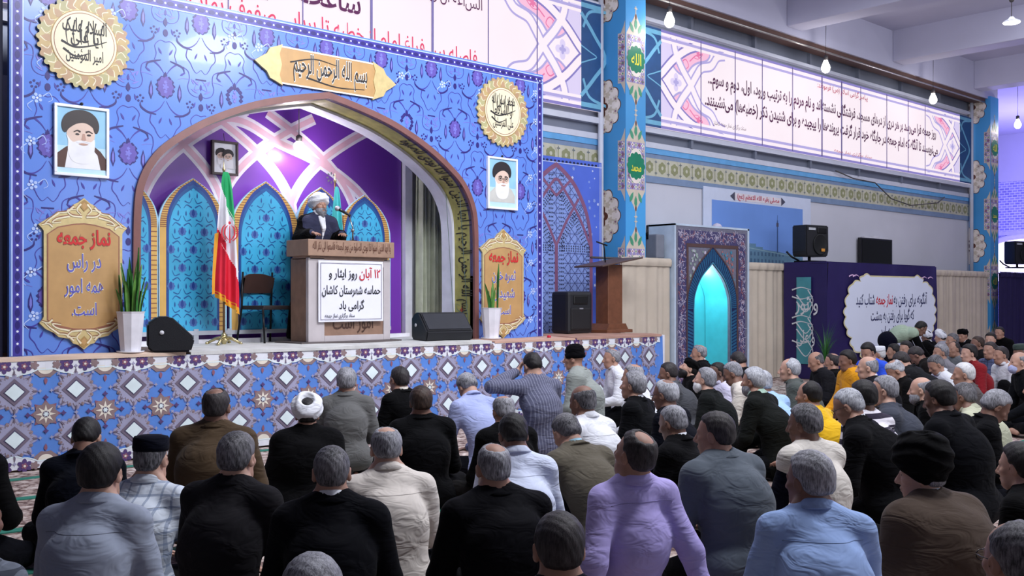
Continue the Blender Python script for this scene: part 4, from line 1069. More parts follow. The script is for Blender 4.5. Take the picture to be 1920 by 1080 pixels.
poly = [(p[0]-CX, p[1]-SH) for p in poly]; n = len(poly)
b.prism(poly, 0.0, .06); b.build('facade', [BB], root)
BM = [M((66, 60, 156), 0.3), M((46, 38, 116), 0.3), M((120, 120, 208), 0.3), M((178, 200, 246), 0.3), M((228, 234, 250), 0.3), M((98, 84, 172), 0.3)]
s = Sheet(in_front)
def motif(cx, cz):
    for sg in (1, -1):
        T = lambda pts: [(cx+sg*p[0], cz+p[1]) for p in pts]
        s.curve(T([(.01, .13), (.06, .20), (.12, .25)]), .005, 0, 2, .020); s.curve(T([(.05, .275), (.12, .255), (.19, .225), (.21, .165)]), .012, 1, 3, .005, .022)
        s.curve(T([(.19, .24), (.25, .20), (.262, .12), (.245, .04), (.27, -.03), (.335, -.06), (.39, -.05)]), .010, 0, 2, .006)
        s.curve(T([(.12, .27), (.10, .34), (.115, .42), (.06, .48), (0, .47)]), .008, 0, 2)
        s.curve(T([(.01, -.15), (.06, -.23), (.13, -.28), (.20, -.285)]), .005, 0, 2, .020); s.curve(T([(.10, -.30), (.19, -.285), (.26, -.24), (.27, -.19)]), .012, 1, 3, .005, .022)
        s.curve(T([(.155, -.30), (.165, -.38), (.12, -.44), (.09, -.50), (.05, -.54), (0, -.50)]), .012, 0, 2, .005)
        s.curve(T([(.262, .12), (.19, .115), (.14, .10)]), .005, 2, 2)
        s.leaf((cx+sg*.155, cz-.05), .20, .062, pi/2, 1, 3); s.leaf((cx+sg*.155, cz-.05), .13, .03, pi/2, 2, 4)
        s.leaf((cx+sg*.19, cz+.16), .075, .028, sg*.6+(0 if sg > 0 else pi), 0, 3); s.leaf((cx+sg*.06, cz+.37), .08, .028, pi/2-sg*.5, 0, 3)
        s.leaf((cx+sg*.055, cz-.36), .08, .026, pi/2+sg*.4, 0, 3); s.leaf((cx+sg*.32, cz-.15), .07, .026, pi/2-sg*.3, 0, 3); s.leaf((cx+sg*.30, cz+.10), .07, .024, pi/2+sg*.5, 2, 3)
        fx, fz = cx+sg*.125, cz+.58
        for i in range(5): a = 2*pi*i/5+.3; s.ell((fx+.032*cos(a), fz+.032*sin(a)), .013, .013, 1, 3, 6)
        s.curve(T([(0, -.60), (.05, -.66), (.07, -.72), (.0, -.70)]), .007, 2, 2); s.leaf((cx+sg*.075, cz-.735), .09, .02, sg*.45+(0 if sg > 0 else pi), 2, 3); s.leaf((cx+sg*.06, cz-.64), .09, .02, pi/2-sg*.9, 2, 3)
    for i in range(13):
        a = -pi/2+2*pi*(i+.5)/13; s.flower((cx+.082*cos(a), cz+.098*sin(a)+.0), .026, 4, .3, 1, 2, 0, 5)
    s.poly([(cx+q*cos(t), cz+q*1.28*sin(t)) for t, q in [(2*pi*i/32, .083*(1+.10*cos(9*2*pi*i/32))) for i in range(32)]], 5, 3)
    s.leaf((cx, cz+.115), .09, .06, pi/2, 1, 2); s.flower((cx, cz), .035, 5, .5, 2, 4); s.flower((cx, cz-.05), .02, 5, .5, 2, 4); s.flower((cx, cz+.05), .02, 5, .5, 2, 4)
    s.rect(cx-.06, cz-.615, cx+.06, cz-.60, 1, 3); s.leaf((cx, cz+.68), .10, .06, pi/2, 1, 3); s.ell((cx, cz+.565), .028, .04, 1, 3, 10); s.leaf((cx, cz-.69), .07, .035, pi/2, 0, 3)
for i in range(-1, 9):
    for j in range(-1, 4):
        motif(3.315+.787*i, 3.09+1.47*(j-1)); motif(3.315+.3935+.787*i, 3.09+.735+1.47*(j-1))
# white scroll flowers near the edges
rr = random.Random(4)
for (u, v) in [(3.2+rr.uniform(-.05, .12), SH+.4+.42*i) for i in range(9)] + [(9.85+rr.uniform(-.08, .08), 1.3+.4*i) for i in range(9)] + [(3.6+.33*i, ZT-.26-rr.uniform(0, .16)) for i in (0, 1, 5, 6, 12, 14, 16, 17, 18)]:
    for i in range(5): a = 2*pi*i/5+u; s.ell((u+.034*cos(a), v+.034*sin(a)), .017, .017, 3, 4, 7)
    s.ell((u, v), .012, .012, 4, 5, 6); s.curve([(u+.05, v+.02), (u+.11, v+.06), (u+.14, v), (u+.10, v-.03)], .01, 3, 4, .004); s.curve([(u-.04, v-.03), (u-.09, v-.08), (u-.05, v-.13)], .01, 3, 4, .004)
s.ok = None
def chain(u0, v0, u1, v1):
    L_ = sqrt((u1-u0)**2+(v1-v0)**2); du, dv = (u1-u0)/L_, (v1-v0)/L_; nx, ny = -dv, du
    for o_, w in ((-.05, .014), (.05, .014)): s.line([(u0+nx*o_, v0+ny*o_), (u1+nx*o_, v1+ny*o_)], w, 3, 5)
    k = int(L_/.115)
    for i in range(k):
        t = L_*(i+.5)/k; c = (u0+du*t, v0+dv*t); s.ell(c, .040, .024, 1, 6, 10, atan2(dv, du)); s.ell((c[0]+du*.057, c[1]+dv*.057), .012, .012, 4, 6, 6)
    s.line([(u0, v0), (u1, v1)], .10, 2 if False else 0, 4)
chain(X0+.07, SH+.02, X0+.07, ZT-.09); chain(X0+.02, ZT-.075, X1-.02, ZT-.075); chain(X1-.07, SH+.02, X1-.07, ZT-.09)
s.build('printed_ornament', BM, root, O_(YF-.001), eps=.0007)
# brown moulding round the arch, then the gold and white reveal
BROWN = mat('brown_moulding', (126, 84, 80), 0.4, var=0.1, bump=.05)
mould = [(p[0]-CX, p[1]-SH) for p in ARCH]
b = B(); inn = []
for i, p in enumerate(mould):
    a, c = mould[max(i-1, 0)], mould[min(i+1, len(mould)-1)]; dx, dz = c[0]-a[0], c[1]-a[1]; d = sqrt(dx*dx+dz*dz) or 1
    inn.append((p[0]-dz/d*.075, max(0, p[1]+dx/d*.075) if True else 0))
rows = [[(p[0], 0.0, p[1]) for p in inn], [(p[0], -.035, p[1]) for p in inn], [(p[0], -.04, p[1]) for p in mould], [(p[0], .06, p[1]) for p in mould]]
b.sheet(rows, sm=False); b.build('arch_moulding', [BROWN], root)
GOLD = mat('olive_gold', (168, 162, 92), 0.4, var=0.22, scale=7, bump=.1)
b = B(); b.sheet([[(p[0], y, p[1]) for p in mould] for y in (.06, .38)], sm=True); b.build('gold_reveal', [GOLD], root)
ins = [(p[0]*.985, p[1]*.99) for p in mould]
b = B(); b.sheet([[(p[0], y, p[1]) for p in q] for q, y in ((mould, .38), (ins, .385), (ins, .62))], sm=False); b.build('white_reveal', [M((222, 224, 236), 0.5)], root)
_rp = [(CX+p[0]-CX, p[1]-SH) for p in arch_r]; _rl = [0]
for _a, _b in zip(_rp, _rp[1:]): _rl.append(_rl[-1]+sqrt((_a[0]-_b[0])**2+(_a[1]-_b[1])**2))
def reveal_bend(p):
    x, z = float(np.interp(p[1], _rl, [q[0] for q in _rp])), float(np.interp(p[1], _rl, [q[1] for q in _rp])); l = .003+.0015*p[2]
    t = min(1, max(0, (p[1]-1.3)/1.6)); return (x-l*(1-.75*t), .445-p[0]-.0, z-l*t*1.2)
s = Sheet()
s.text('بسم الله الرحمن الرحیم یا ایها الذین آمنوا اذا نودی للصلوة', (.22, 1.72), .30, 0, 3, 2.75, .014, -pi/2)
for z in (.10, .24, .36):
    for sg in (-1, 1): s.curve([(.22, z), (.22+sg*.10, z+.05), (.22+sg*.12, z+.12), (.22+sg*.04, z+.10)], .012, 1, 2, .005)
    s.star((.22, z+.04), .05, .02, 4, 2, 3)
s.line([(.075, .02), (.075, 2.0)], .012, 1, 2); s.line([(.365, .02), (.365, 2.0)], .012, 1, 2)
s.build('lettering', [M((44, 40, 34), 0.5), M((110, 134, 120), 0.5), M((168, 74, 48), 0.5)], root, bend=reveal_bend)

# ---------------------------------------------------------------- gold plaques on the backdrop
GO = [mat('pale_gold', (206, 186, 132), 0.35, var=0.10, scale=14, metal=.15), M((170, 136, 82), 0.4), M((232, 222, 190), 0.4), M((30, 28, 34), 0.5), M((190, 150, 98), 0.35), M((240, 238, 230), 0.4), M((150, 98, 78), 0.5), M((206, 44, 44), 0.5), M((96, 96, 186), 0.5), M((132, 140, 104), 0.5), M((192, 176, 126), 0.4), M((190, 164, 112), 0.4), M((182, 148, 114), 0.4), M((176, 170, 124), 0.4)]
def medallion(cx, cz, r, lines, label, pale):
    root = thing('round_plaque', (cx, YF-.03, cz), label, 'plaque', 'round gold calligraphy plaques')
    out = [((r*(1-.045+.045*cos(16*t)+.02*cos(32*t)))*cos(t), (r*(1-.045+.045*cos(16*t)+.02*cos(32*t)))*sin(t)) for t in [2*pi*i/192 for i in range(192)]]
    b = B(); b.prism(out, .0, .028); b.build('plaque_body', [GO[0]], root)
    s = Sheet()
    for i in range(32):
        a = 2*pi*i/32; s.flower((.86*r*cos(a), .86*r*sin(a)), .07*r/.45, 5, .3, (10, 11, 12, 13)[i % 4], 1, a, 6); s.curve([(.93*r*cos(a), .93*r*sin(a)), (.82*r*cos(a+.1), .82*r*sin(a+.1)), (.74*r*cos(a+.02), .74*r*sin(a+.02))], .012, 2, 2, .005)
    for i in range(8): a = pi/4*i; s.leaf((.79*r*cos(a), .79*r*sin(a)), .11*r/.45, .09*r/.45, a, 12, 3)
    s.ell((0, 0), r*.72, r*.72, 1, 4, 64); s.ell((0, 0), r*.70, r*.70, 2, 5, 64); s.ell((0, 0), r*.655, r*.655, 6, 6, 64); s.ell((0, 0), r*.64, r*.64, 2, 7, 64)
    s.build('ornament_ring', GO, root, (0, -.001, 0), eps=.0007)
    s = Sheet()
    for t, z, w, h in lines: s.text(t, (0, z*r), h*r, 0, 10, w*r, .012)
    for i in range(6):
        u = (-.40+.15*i)*r; s.curve([(u+.04*r, .50*r-.02*abs(i-2.5)*r), (u, .2*r), (u+.03*r, -.05*r)], .012*r/.4, 0, 10, .006)
    s.curve([(-.5*r, -.02*r), (-.2*r, -.12*r), (.2*r, -.02*r), (.48*r, .10*r)], .02*r/.4, 0, 10, .008); s.curve([(-.46*r, -.18*r), (-.2*r, -.32*r), (.1*r, -.22*r)], .02*r/.4, 0, 10, .008)
    s.build('lettering', [GO[3]], root, (0, -.001, 0), eps=.0007)
medallion(3.655, 4.135, .45, [('السلام علیک', .22, .95, .42), ('یا علی', .0, .6, .4), ('امیر المؤمنین', -.38, .8, .34)], 'large round gold calligraphy plaque at the upper left of the backdrop', 1)
medallion(9.26, 4.15, .47, [('محمد رسول الله', .22, .9, .42), ('و السلام', -.08, .7, .4), ('علی المرسلین', -.42, .8, .34)], 'round gold calligraphy plaque at the upper right of the backdrop', 0)
# long plaque over the arch
root = thing('long_plaque', (6.48, YF-.03, 4.265), 'long gold plaque of black calligraphy above the arch', 'plaque')
b = B(); b.prism([(-.68, -.205), (.68, -.205), (.72, -.1), (.72, .1), (.68, .205), (-.68, .205), (-.72, .1), (-.72, -.1)], 0, .028); b.build('plaque_body', [GO[4]], root)
for sg in (1, -1):
    b = B(); pts = [(.62, .235), (.70, .20), (.78, .17), (.82, .10), (.90, .05), (.97, 0), (.90, -.05), (.82, -.10), (.78, -.17), (.70, -.20), (.62, -.235), (.66, -.12), (.63, 0), (.66, .12)]
    b.prism([(sg*p[0], p[1]) for p in pts][::sg], -.008, .028); b.build('scroll_end', [GO[0]], root)
s = Sheet()
for z in (-.208, .208): s.line([(-.66, z), (.66, z)], .018, 5, 2)
for sg in (1, -1):
    for q in ([(.66, .18), (.74, .12), (.70, .03), (.66, .06)], [(.66, -.18), (.74, -.12), (.70, -.03), (.66, -.06)], [(.74, .10), (.84, .06), (.92, 0)], [(.74, -.10), (.84, -.06), (.92, 0)], [(.72, 0), (.80, .03), (.86, 0), (.80, -.03), (.72, 0)]):
        s.curve([(sg*p[0], p[1]) for p in q], .022, 5, 9, .012); s.curve([(sg*p[0], p[1]+.02) for p in q], .010, 1, 9, .006)
s.build('ornament', GO, root, (0, -.001, 0), eps=.0007)
s = Sheet()
for m_, off, bo in ((5, 0, .045), (3, 0, .012)):
    sh = Sheet(); L_ = 3 if m_ == 5 else 6
    s.text('بسم الله الرحمن الرحیم', (.03, -.045), .30, m_, L_, 1.02, bo)
s.curve([(-.52, .05), (-.2, .13), (.1, .10)], .016, 3, 7, .006); s.curve([(-.3, -.10), (.1, -.155), (.5, -.13)], .018, 3, 7, .006)
s.build('lettering', GO, root, (0, -.001, 0), eps=.0007)
# tall slogan panels
def slogan(cx, z0, w, lines, label):
    root = thing('slogan_panel', (cx, YF-.03, z0), label, 'sign', 'gold slogan panels beside the arch')
    k = w/.76; hz = 1.5
    half = [(0, 0), (.06, .05), (.10, .06), (.14, .11), (.24, .13), (.28, .17), (.36, .21), (.42, .27), (.395, .30), (.38, .33), (.38, 1.16), (.40, 1.19), (.43, 1.22), (.36, 1.27), (.30, 1.31), (.25, 1.355), (.14, 1.37), (.10, 1.43), (.06, 1.45), (0, 1.5)]
    out = [(p[0]*k, p[1]) for p in half] + [(-p[0]*k, p[1]) for p in half[::-1][1:-1]]
    b = B(); b.prism(out, 0, .03); b.build('panel_frame', [GO[0]], root)
    s = Sheet(); fld = [(.345, .30), (.345, 1.13), (.25, 1.20), (.10, 1.235), (0, 1.245)]
    pf = [(p[0]*k, p[1]) for p in fld] + [(-p[0]*k, p[1]) for p in fld[::-1][1:]] + [(-.25*k, .24), (-.1*k, .205), (0, .20), (.1*k, .205), (.25*k, .24)]
    s.poly(pf, 4, 3); s.line(pf, .012, 6, 4, closed=True)
    for sg in (1, -1):
        for zb, vs in ((0, 1), (1.5, -1)):
            T = lambda q: [(sg*p[0]*k, zb+vs*p[1]) for p in q]
            for q in ([(.02, .19), (.12, .18), (.16, .13), (.08, .12)], [(.14, .19), (.26, .22), (.30, .26), (.22, .25)], [(.03, .06), (.07, .12), (.03, .17)], [(.24, .16), (.33, .23), (.37, .27)], [(.10, .09), (.17, .15), (.25, .16)], [(.30, .30), (.34, .27), (.40, .285)]):
                s.curve(T(q), .018, 2, 6, .008); s.curve([(p[0], p[1]+.014) for p in T(q)], .010, 6, 5, .005)
            s.leaf((0, zb+vs*.075), .12, .12, pi/2*vs, 1, 5); s.leaf((0, zb+vs*.08), .07, .06, pi/2*vs, 4, 6)
    s.build('gold_field', GO, root, (0, -.001, 0), eps=.0007)
    s = Sheet()
    for t, z, ww, h, mi in lines:
        s.text(t, (0, z), h, 2 if mi == 8 else 6, 8, ww*k, .045); s.text(t, (0, z), h, mi, 10, ww*k, .022 if mi == 7 else .012)
    s.build('lettering', GO, root, (0, -.001, 0), eps=.0007)
slogan(3.65, 1.10, .76, [('نماز جمعه', 1.04, .52, .20, 7), ('در راس', .81, .33, .19, 8), ('همه امور', .565, .38, .19, 8), ('است.', .34, .24, .17, 8)], 'gold slogan panel left of the arch behind the white pot')
slogan(9.27, 1.05, .76, [('نماز جمعه', 1.05, .54, .20, 7), ('ثمره خون', .80, .44, .19, 8), ('شهیدان', .56, .40, .19, 8), ('است.', .33, .26, .17, 8)], 'gold slogan panel right of the arch behind the right plant')

# ---------------------------------------------------------------- framed portraits (flat printed pictures)
FA = [M((236, 238, 244), 0.4), M((146, 196, 226), 0.5), M((38, 34, 38), 0.6), M((222, 196, 180), 0.6), M((232, 232, 236), 0.6), M((86, 60, 54), 0.6), M((64, 54, 52), 0.6), M((188, 150, 134), 0.6), M((196, 196, 190), 0.6), M((188, 222, 238), 0.5), M((52, 44, 44), 0.4), M((206, 214, 224), 0.6)]
def face_art(s, cx, cz, k, robe, turb=2, glasses=False, lay=2, turn=.012):
    T = lambda pts: [(cx+k*p[0], cz+k*p[1]) for p in pts]
    s.poly(T([(-.24, -.30), (-.235, -.17), (-.15, -.10), (-.06, -.06), (.10, -.06), (.18, -.12), (.24, -.20), (.24, -.30)]), robe, lay)
    s.poly(T([(-.16, -.30), (-.13, -.12), (-.05, -.08), (.08, -.08), (.15, -.16), (.18, -.30)]), 8 if robe == 8 else 4, lay+1)
    s.poly(T(cat([(-.14, .06), (-.13, -.02), (-.08, -.10), (0, -.13), (.07, -.10), (.115, -.02), (.12, .08), (.06, .14), (-.08, .14)], 4, True)), 3, lay+2)
    s.poly(T(cat([(-.145, .02), (-.13, -.04), (-.13, -.14), (-.09, -.23), (.01, -.255), (.09, -.22), (.12, -.12), (.122, -.01), (.085, -.035), (.03, -.03), (-.03, -.03), (-.09, -.045)], 4, True)), 4, lay+3)
    s.poly(T(cat([(-.18, .055), (-.19, .13), (-.15, .215), (-.05, .265), (.06, .26), (.135, .21), (.165, .13), (.15, .06), (.12, .06), (.10, .11), (.03, .145), (-.05, .13), (-.12, .08), (-.15, .04)], 4, True)), turb, lay+4)
    o = turn
    for sx in (-1, 1):
        s.curve(T([(o+sx*.025, .055), (o+sx*.055, .066), (o+sx*.09, .05)]), .018*k, 6, lay+5, .008*k); s.ell((cx+k*(o+sx*.055), cz+k*.030), .020*k, .010*k, 10, lay+5, 10)
    s.poly(T([(o-.004, .04), (o+.014, .04), (o+.028, -.02), (o+.01, -.032), (o-.016, -.022)]), 7, lay+5)
    s.poly(T(cat([(o-.045, -.062), (o, -.052), (o+.05, -.062), (o, -.074)], 3, True)), 7, lay+6); s.curve(T([(o-.06, -.048), (o, -.034), (o+.066, -.048)]), .014*k, 4, lay+6, .004*k)
    if glasses:
        for sx in (-1, 1): s.line(T([(o+sx*.055+.034*cos(t), .028+.024*sin(t)) for t in [2*pi*i/14 for i in range(15)]]), .006*k, 10, lay+7)
        s.line(T([(o-.02, .03), (o+.02, .03)]), .006*k, 10, lay+7)
def portrait(cx, z0, w, h, label, k, robe, turb, glasses, bg):
    root = thing('framed_portrait', (cx, YF-.012, z0), label, 'picture', 'framed portraits on the backdrop')
    b = B(); t = .028
    for lo, hi in (((-w/2, -.03, 0), (w/2, .012, t)), ((-w/2, -.03, h-t), (w/2, .012, h)), ((-w/2, -.03, t), (-w/2+t, .012, h-t)), ((w/2-t, -.03, t), (w/2, .012, h-t))): b.bbox(lo, hi, .004)
    b.build('frame', [FA[0]], root)
    s = Sheet(); s.rect(-w/2+t, t, w/2-t, h-t, 1, 0); s.rect(-w/2+t, t, w/2-t, h*.42, 9, 1)
    face_art(s, 0.0, h*.55, k, robe, turb, glasses); s.build('picture', FA, root, (0, -.012, 0), eps=.0008)
    b = B(); b.ball((0, -.01, h+.02), .016); b.build('nail', [FA[2]], root)
portrait(3.63, 2.81, .53, .70, 'white framed portrait of a white-bearded man in a dark turban, left of the arch', 1.02, 5, 10, False, 1)
portrait(9.255, 2.815, .55, .71, 'white framed portrait of a bearded man with glasses and black turban, right of the arch', .98, 8, 2, True, 1)
# ---------------------------------------------------------------- the recess behind the arch
PURP = mat('purple_backing', (124, 62, 178), 0.35, var=0.10, scale=0.7, spec=0.5)
b = B(); b.box((3.62, 11.565, SH+.001), (8.57, 11.585, 4.40)); o = b.build('purple_backing_sheet', [PURP]); tag(o, 'purple sheet with pale crossing ribs at the back of the arch', 'backing sheet'); bk = o
s = Sheet(lambda u, v: u < 8.58 and v < 4.4)
def ribs(cx, half):
    """pair of pale bands springing from an arch and crossing over its neighbours"""
    for sg in (1, -1):
        pts = cat([(cx+sg*half, 2.55), (cx+sg*half*.93, 2.85), (cx+sg*half*.55, 3.18), (cx-sg*half*.1, 3.5), (cx-sg*half*.9, 3.78), (cx-sg*half*1.6, 3.98)], 8)
        s.line(pts, .15, 1, 1); s.line(pts, .07, 0, 3)
for c in (4.30, 5.32, 6.30, 7.28): ribs(c, .52)
pts = cat([(5.0, 3.55), (5.95, 3.84), (6.6, 3.62), (7.2, 3.42), (7.75, 3.12), (8.1, 2.8)], 8); s.line(pts, .16, 1, 1); s.line(pts, .075, 0, 3)

for i in range(8): s.ell((7.40+.06*cos(pi/4*i), 3.22+.06*sin(pi/4*i)), .02, .012, 2, 6, 8, pi/4*i)

s.build('printed_ribs', [M((236, 190, 206), 0.4), M((244, 236, 246), 0.4), M((130, 130, 140), 0.5)], bk, (0, 11.564, 0), eps=.001)
b = B(); b.box((3.55, 10.3, SH), (3.6, 11.59, 4.5)); b.box((9.7, 10.3, SH), (9.75, 11.59, 4.5)); b.box((3.55, 10.3, 4.42), (9.75, 11.59, 4.5)); o = b.build('recess_shell', [M((214, 212, 226), 0.7)]); o['kind'] = 'structure'; o.name = 'wall_recess'
b = B(); b.box((8.58, 11.48, SH), (8.70, 11.56, 4.41)); tag(b.build('white_post', [M((224, 226, 236), 0.5)]), 'white upright post between the purple sheet and the green curtain', 'post')
r = thing('recess_bulb', (6.75, 11.30, 3.55), 'bright bulb glowing high in the purple recess', 'light bulb')
bb = B(); bb.ball((0, 0, 0), .07, 0, 18, 12); bb.build('glass_bulb', [BULB], r); bb = B(); bb.lathe([(.03, .06), (.04, .08), (.04, .13), (.01, .15)], (0, 0, 0), 14); bb.tube([(0, 0, .14), (0, 0, .86)], .006, 6); bb.build('cord', [BRASSY], r)
# curtain of the recess
b = B(); n = 120
rows = [[(8.74+.86*i/n, 11.42+.06*sin(i*.62)+.02*sin(i*.23+z), z) for i in range(n+1)] for z in np.linspace(SH, 4.3, 14)]
b.sheet(rows); tag(b.build('recess_curtain', [mat('sage_cloth', (206, 212, 190), 0.8, var=.14, scale=5, bump=.1)]), 'grey green pleated curtain inside the arch on its right', 'curtain')

# ---------------------------------------------------------------- brick-edged niche backdrop standing in the recess
NB = [mat('turquoise_print', (60, 168, 212), 0.4, var=.18, scale=1.6), M((214, 170, 92), 0.5), M((140, 88, 60), 0.6), M((168, 214, 240), 0.4), M((28, 62, 138), 0.4), M((28, 86, 150), 0.4), M((226, 190, 136), 0.5), M((66, 104, 170), 0.4)]
root = thing('niche_backdrop', (6.5, 11.3, SH), 'standing backdrop of four turquoise pointed niches with brick edging', 'backdrop')
def niche(c, w, ztop, zb=1.215):
    """one pointed niche panel"""
    h = w/2; zs = ztop-.62*w/.84
    prof = lambda k: [(k*h, zb), (k*h, zs), (k*h*.97, zs+.14*w/.84), (k*h*.82, zs+.30*w/.84), (k*h*.48, zs+.465*w/.84), (0, zs+.60*w/.84+(k-1)*.1)]
    def outline(k):
        r = cat(prof(k)[1:], 6); return [(c+k*h, zb)] + [(c+p[0], p[1]) for p in r] + [(c-p[0], p[1]) for p in r[::-1][1:]] + [(c-k*h, zb)]
    o1 = outline(1.0); b = B(); b.prism([(p[0]-6.5, p[1]-SH) for p in o1], 0, .03); fr = b.build('niche_panel', [NB[3]], root)
    s = Sheet(); o2, o3 = outline(.95), outline(.77); s.poly(o2, 1, 1); s.poly(o3, 4, 3); s.poly([(c+(p[0]-c)*.95, zb+(p[1]-zb)*.97) for p in o3], 5, 4); s.poly([(c+(p[0]-c)*.90, zb+(p[1]-zb)*.945) for p in o3], 0, 5)
    L1, L2 = o2, o3; acc = 0
    for i in range(1, len(L1)-1):
        seg = sqrt((L1[i][0]-L1[i-1][0])**2+(L1[i][1]-L1[i-1][1])**2); m = max(1, int(round(seg/.055)))
        for j in range(m):
            t = j/m; p = tuple(L1[i-1][q]+(L1[i][q]-L1[i-1][q])*t for q in (0, 1)); q_ = tuple(L2[i-1][q]+(L2[i][q]-L2[i-1][q])*t for q in (0, 1)); s.line([p, q_], .010, 2, 3)
    s2 = Sheet(lambda u, v: abs(u-c) < .78*h*(1 if v < zs else max(0, 1-((v-zs)/(ztop-zs))**1.3)) and v > zb+.02)
    for r in range(9):
        for q in (-1, 0, 1):
            u = c+q*.27*w/.84+(.135*w/.84 if r % 2 else 0); v = zb+.10+.215*r
            if r % 2 and q == 1: continue
            s2.flower((u, v), .052, 8, .2, 7, 8, 0, 5); s2.leaf((u, v+.01), .10, .05, pi/2, 4, 9)
            for sg in (1, -1):
                s2.curve([(u+sg*.02, v+.07), (u+sg*.08, v+.10), (u+sg*.12, v+.06)], .018, 5, 8, .006); s2.curve([(u+sg*.03, v-.07), (u+sg*.09, v-.09), (u+sg*.125, v-.03)], .014, 5, 8, .005); s2.leaf((u+sg*.09, v), .07, .024, pi/2, 5, 8)
    s.v += [(p[0], p[1], p[2]) for p in s2.v]; o = len(s.v)-len(s2.v); s.f += [tuple(i+o for i in f) for f in s2.f]; s.m += s2.m
    s.build('brick_print', NB, fr, (-6.5, -.001, -SH), eps=.0007)
niche(7.08, .74, 3.07); niche(5.32, .86, 3.05); niche(6.28, .98, 3.09); niche(7.76, .86, 3.02); niche(4.50, .80, 3.02)
b = B()
for x in (4.9, 5.35, 5.78, 6.25, 6.8, 7.4, 8.1): b.box((x-.03-6.5, -.02, 0.0), (x+.03-6.5, .02, 1.215-SH+.02))
b.box((4.1-6.5, -.025, 1.165-SH), (8.18-6.5, .025, 1.215-SH)); b.build('stand_rail', [M((186, 190, 200), 0.5)], root)
b = B(); b.box((4.1, 11.34, SH+.0), (8.55, 11.36, SH+.07)); o = b.build('white_skirting_board', [M((240, 240, 248), 0.5)]); tag(o, 'white board along the foot of the recess behind the stand rail', 'board')
# small framed picture on the purple sheet
root = thing('small_framed_picture', (5.82, 11.5, 3.12), 'small dark framed picture of two bearded faces high in the recess', 'picture')
b = B(); w, h, t = .35, .42, .03
for lo, hi in (((-w/2, -.03, 0), (w/2, .02, t)), ((-w/2, -.03, h-t), (w/2, .02, h)), ((-w/2, -.03, t), (-w/2+t, .02, h-t)), ((w/2-t, -.03, t), (w/2, .02, h-t))): b.bbox(lo, hi, .004)
b.build('frame', [M((66, 52, 52), 0.4)], root); s = Sheet(); s.rect(-w/2+t, t, w/2-t, h-t, 0, 0); face_art(s, -.045, .22, .42, 4, 2, lay=1, turn=-.02); face_art(s, .045, .21, .42, 4, 2, lay=9, turn=-.02); s.build('picture', FA, root, (0, -.012, 0), eps=.0006)
b = B(); b.tube([(0, 0, h), (0, .02, h+.10)], .004, 6); b.build('hanger', [FA[2]], root)

# ---------------------------------------------------------------- podium and its speaker
WD = mat('podium_wood', (140, 110, 92), 0.5, var=.14, scale=9, bump=.04); WL = mat('podium_pale', (188, 180, 182), 0.5, var=.06)
WT = mat('podium_top_wood', (156, 126, 106), 0.45, var=.10, scale=10)
root = thing('podium', (6.86, 10.30, SH+.025), 'tall brown wooden podium with a white notice on its front', 'podium')
b = B(); b.bbox((-.56, .02, .02), (.56, .44, 1.02), .006); b.build('body', [WD], root)
b = B(); b.bbox((-.58, .0, .02), (-.36, .06, 1.02), .006); b.bbox((.50, .0, .02), (.60, .06, 1.02), .006); b.bbox((-.36, .0, .02), (.50, .04, .09), .004); b.bbox((-.36, .0, .92), (.50, .045, 1.0), .004); b.build('pale_uprights', [WL], root)
b = B(); b.bbox((-.62, -.06, 1.04), (.62, .44, 1.235), .008); b.bbox((-.56, -.0, 1.0), (.56, .40, 1.05), .004); b.build('top', [WT], root)
b = B(); b.bbox((-.72, -.08, -.005), (.72, .54, .02), .004); b.build('base', [M((92, 84, 84), 0.6)], root)
s = Sheet(); s.text('یا ایها الذین آمنوا اذا نودی للصلوة من یوم الجمعة فاسعوا الی ذکر الله', (0, .10), .13, 0, 2, 1.12, .004); s.build('lettering', [M((92, 50, 34), 0.5)], root, (0, -.062, 1.02))
s = Sheet(); s.text('امور است', (.06, .17), .24, 0, 2, .58, .004); s.build('inscription', [M((70, 44, 34), 0.5)], root, (0, .018, 0))
root2 = thing('paper_notice', (6.86, 10.265, SH+.28), 'white paper notice with red and black writing taped to the podium', 'notice')
b = B(); rows = [[(-.465+.93*i/12, .004*sin(i*.9+z*4), z) for i in range(13)] for z in np.linspace(0, .735, 7)]; b.sheet(rows); b.sheet([[(p[0], p[1]+.004, p[2]) for p in r] for r in rows[::-1]]); b.build('paper', [M((232, 232, 244), 0.6, var=.02)], root2)
s = Sheet(); 
for a, c, d, e in ((-.44, .025, .44, .031), (-.44, .70, .44, .706)): s.rect(a, c, d, e, 2, 1)
s.rect(-.44, .03, -.434, .70, 2, 1); s.rect(.434, .03, .44, .70, 2, 1)
s.text('۱۲ آبان', (.265, .535), .150, 1, 2, .31, .014); s.text('روز ایثار و', (-.125, .535), .145, 0, 2, .40, .012); s.text('حماسه شهرستان کاشان', (0, .335), .145, 0, 2, .84, .012); s.text('گرامی باد', (0, .155), .135, 0, 2, .36, .012); s.text('ستاد برگزاری نماز جمعه', (-.17, .055), .062, 0, 2, .42, .012)
s.build('lettering', [M((26, 26, 34), 0.6), M((196, 40, 50), 0.6), M((120, 116, 130), 0.6)], root2, (0, -.006, 0), eps=.001)
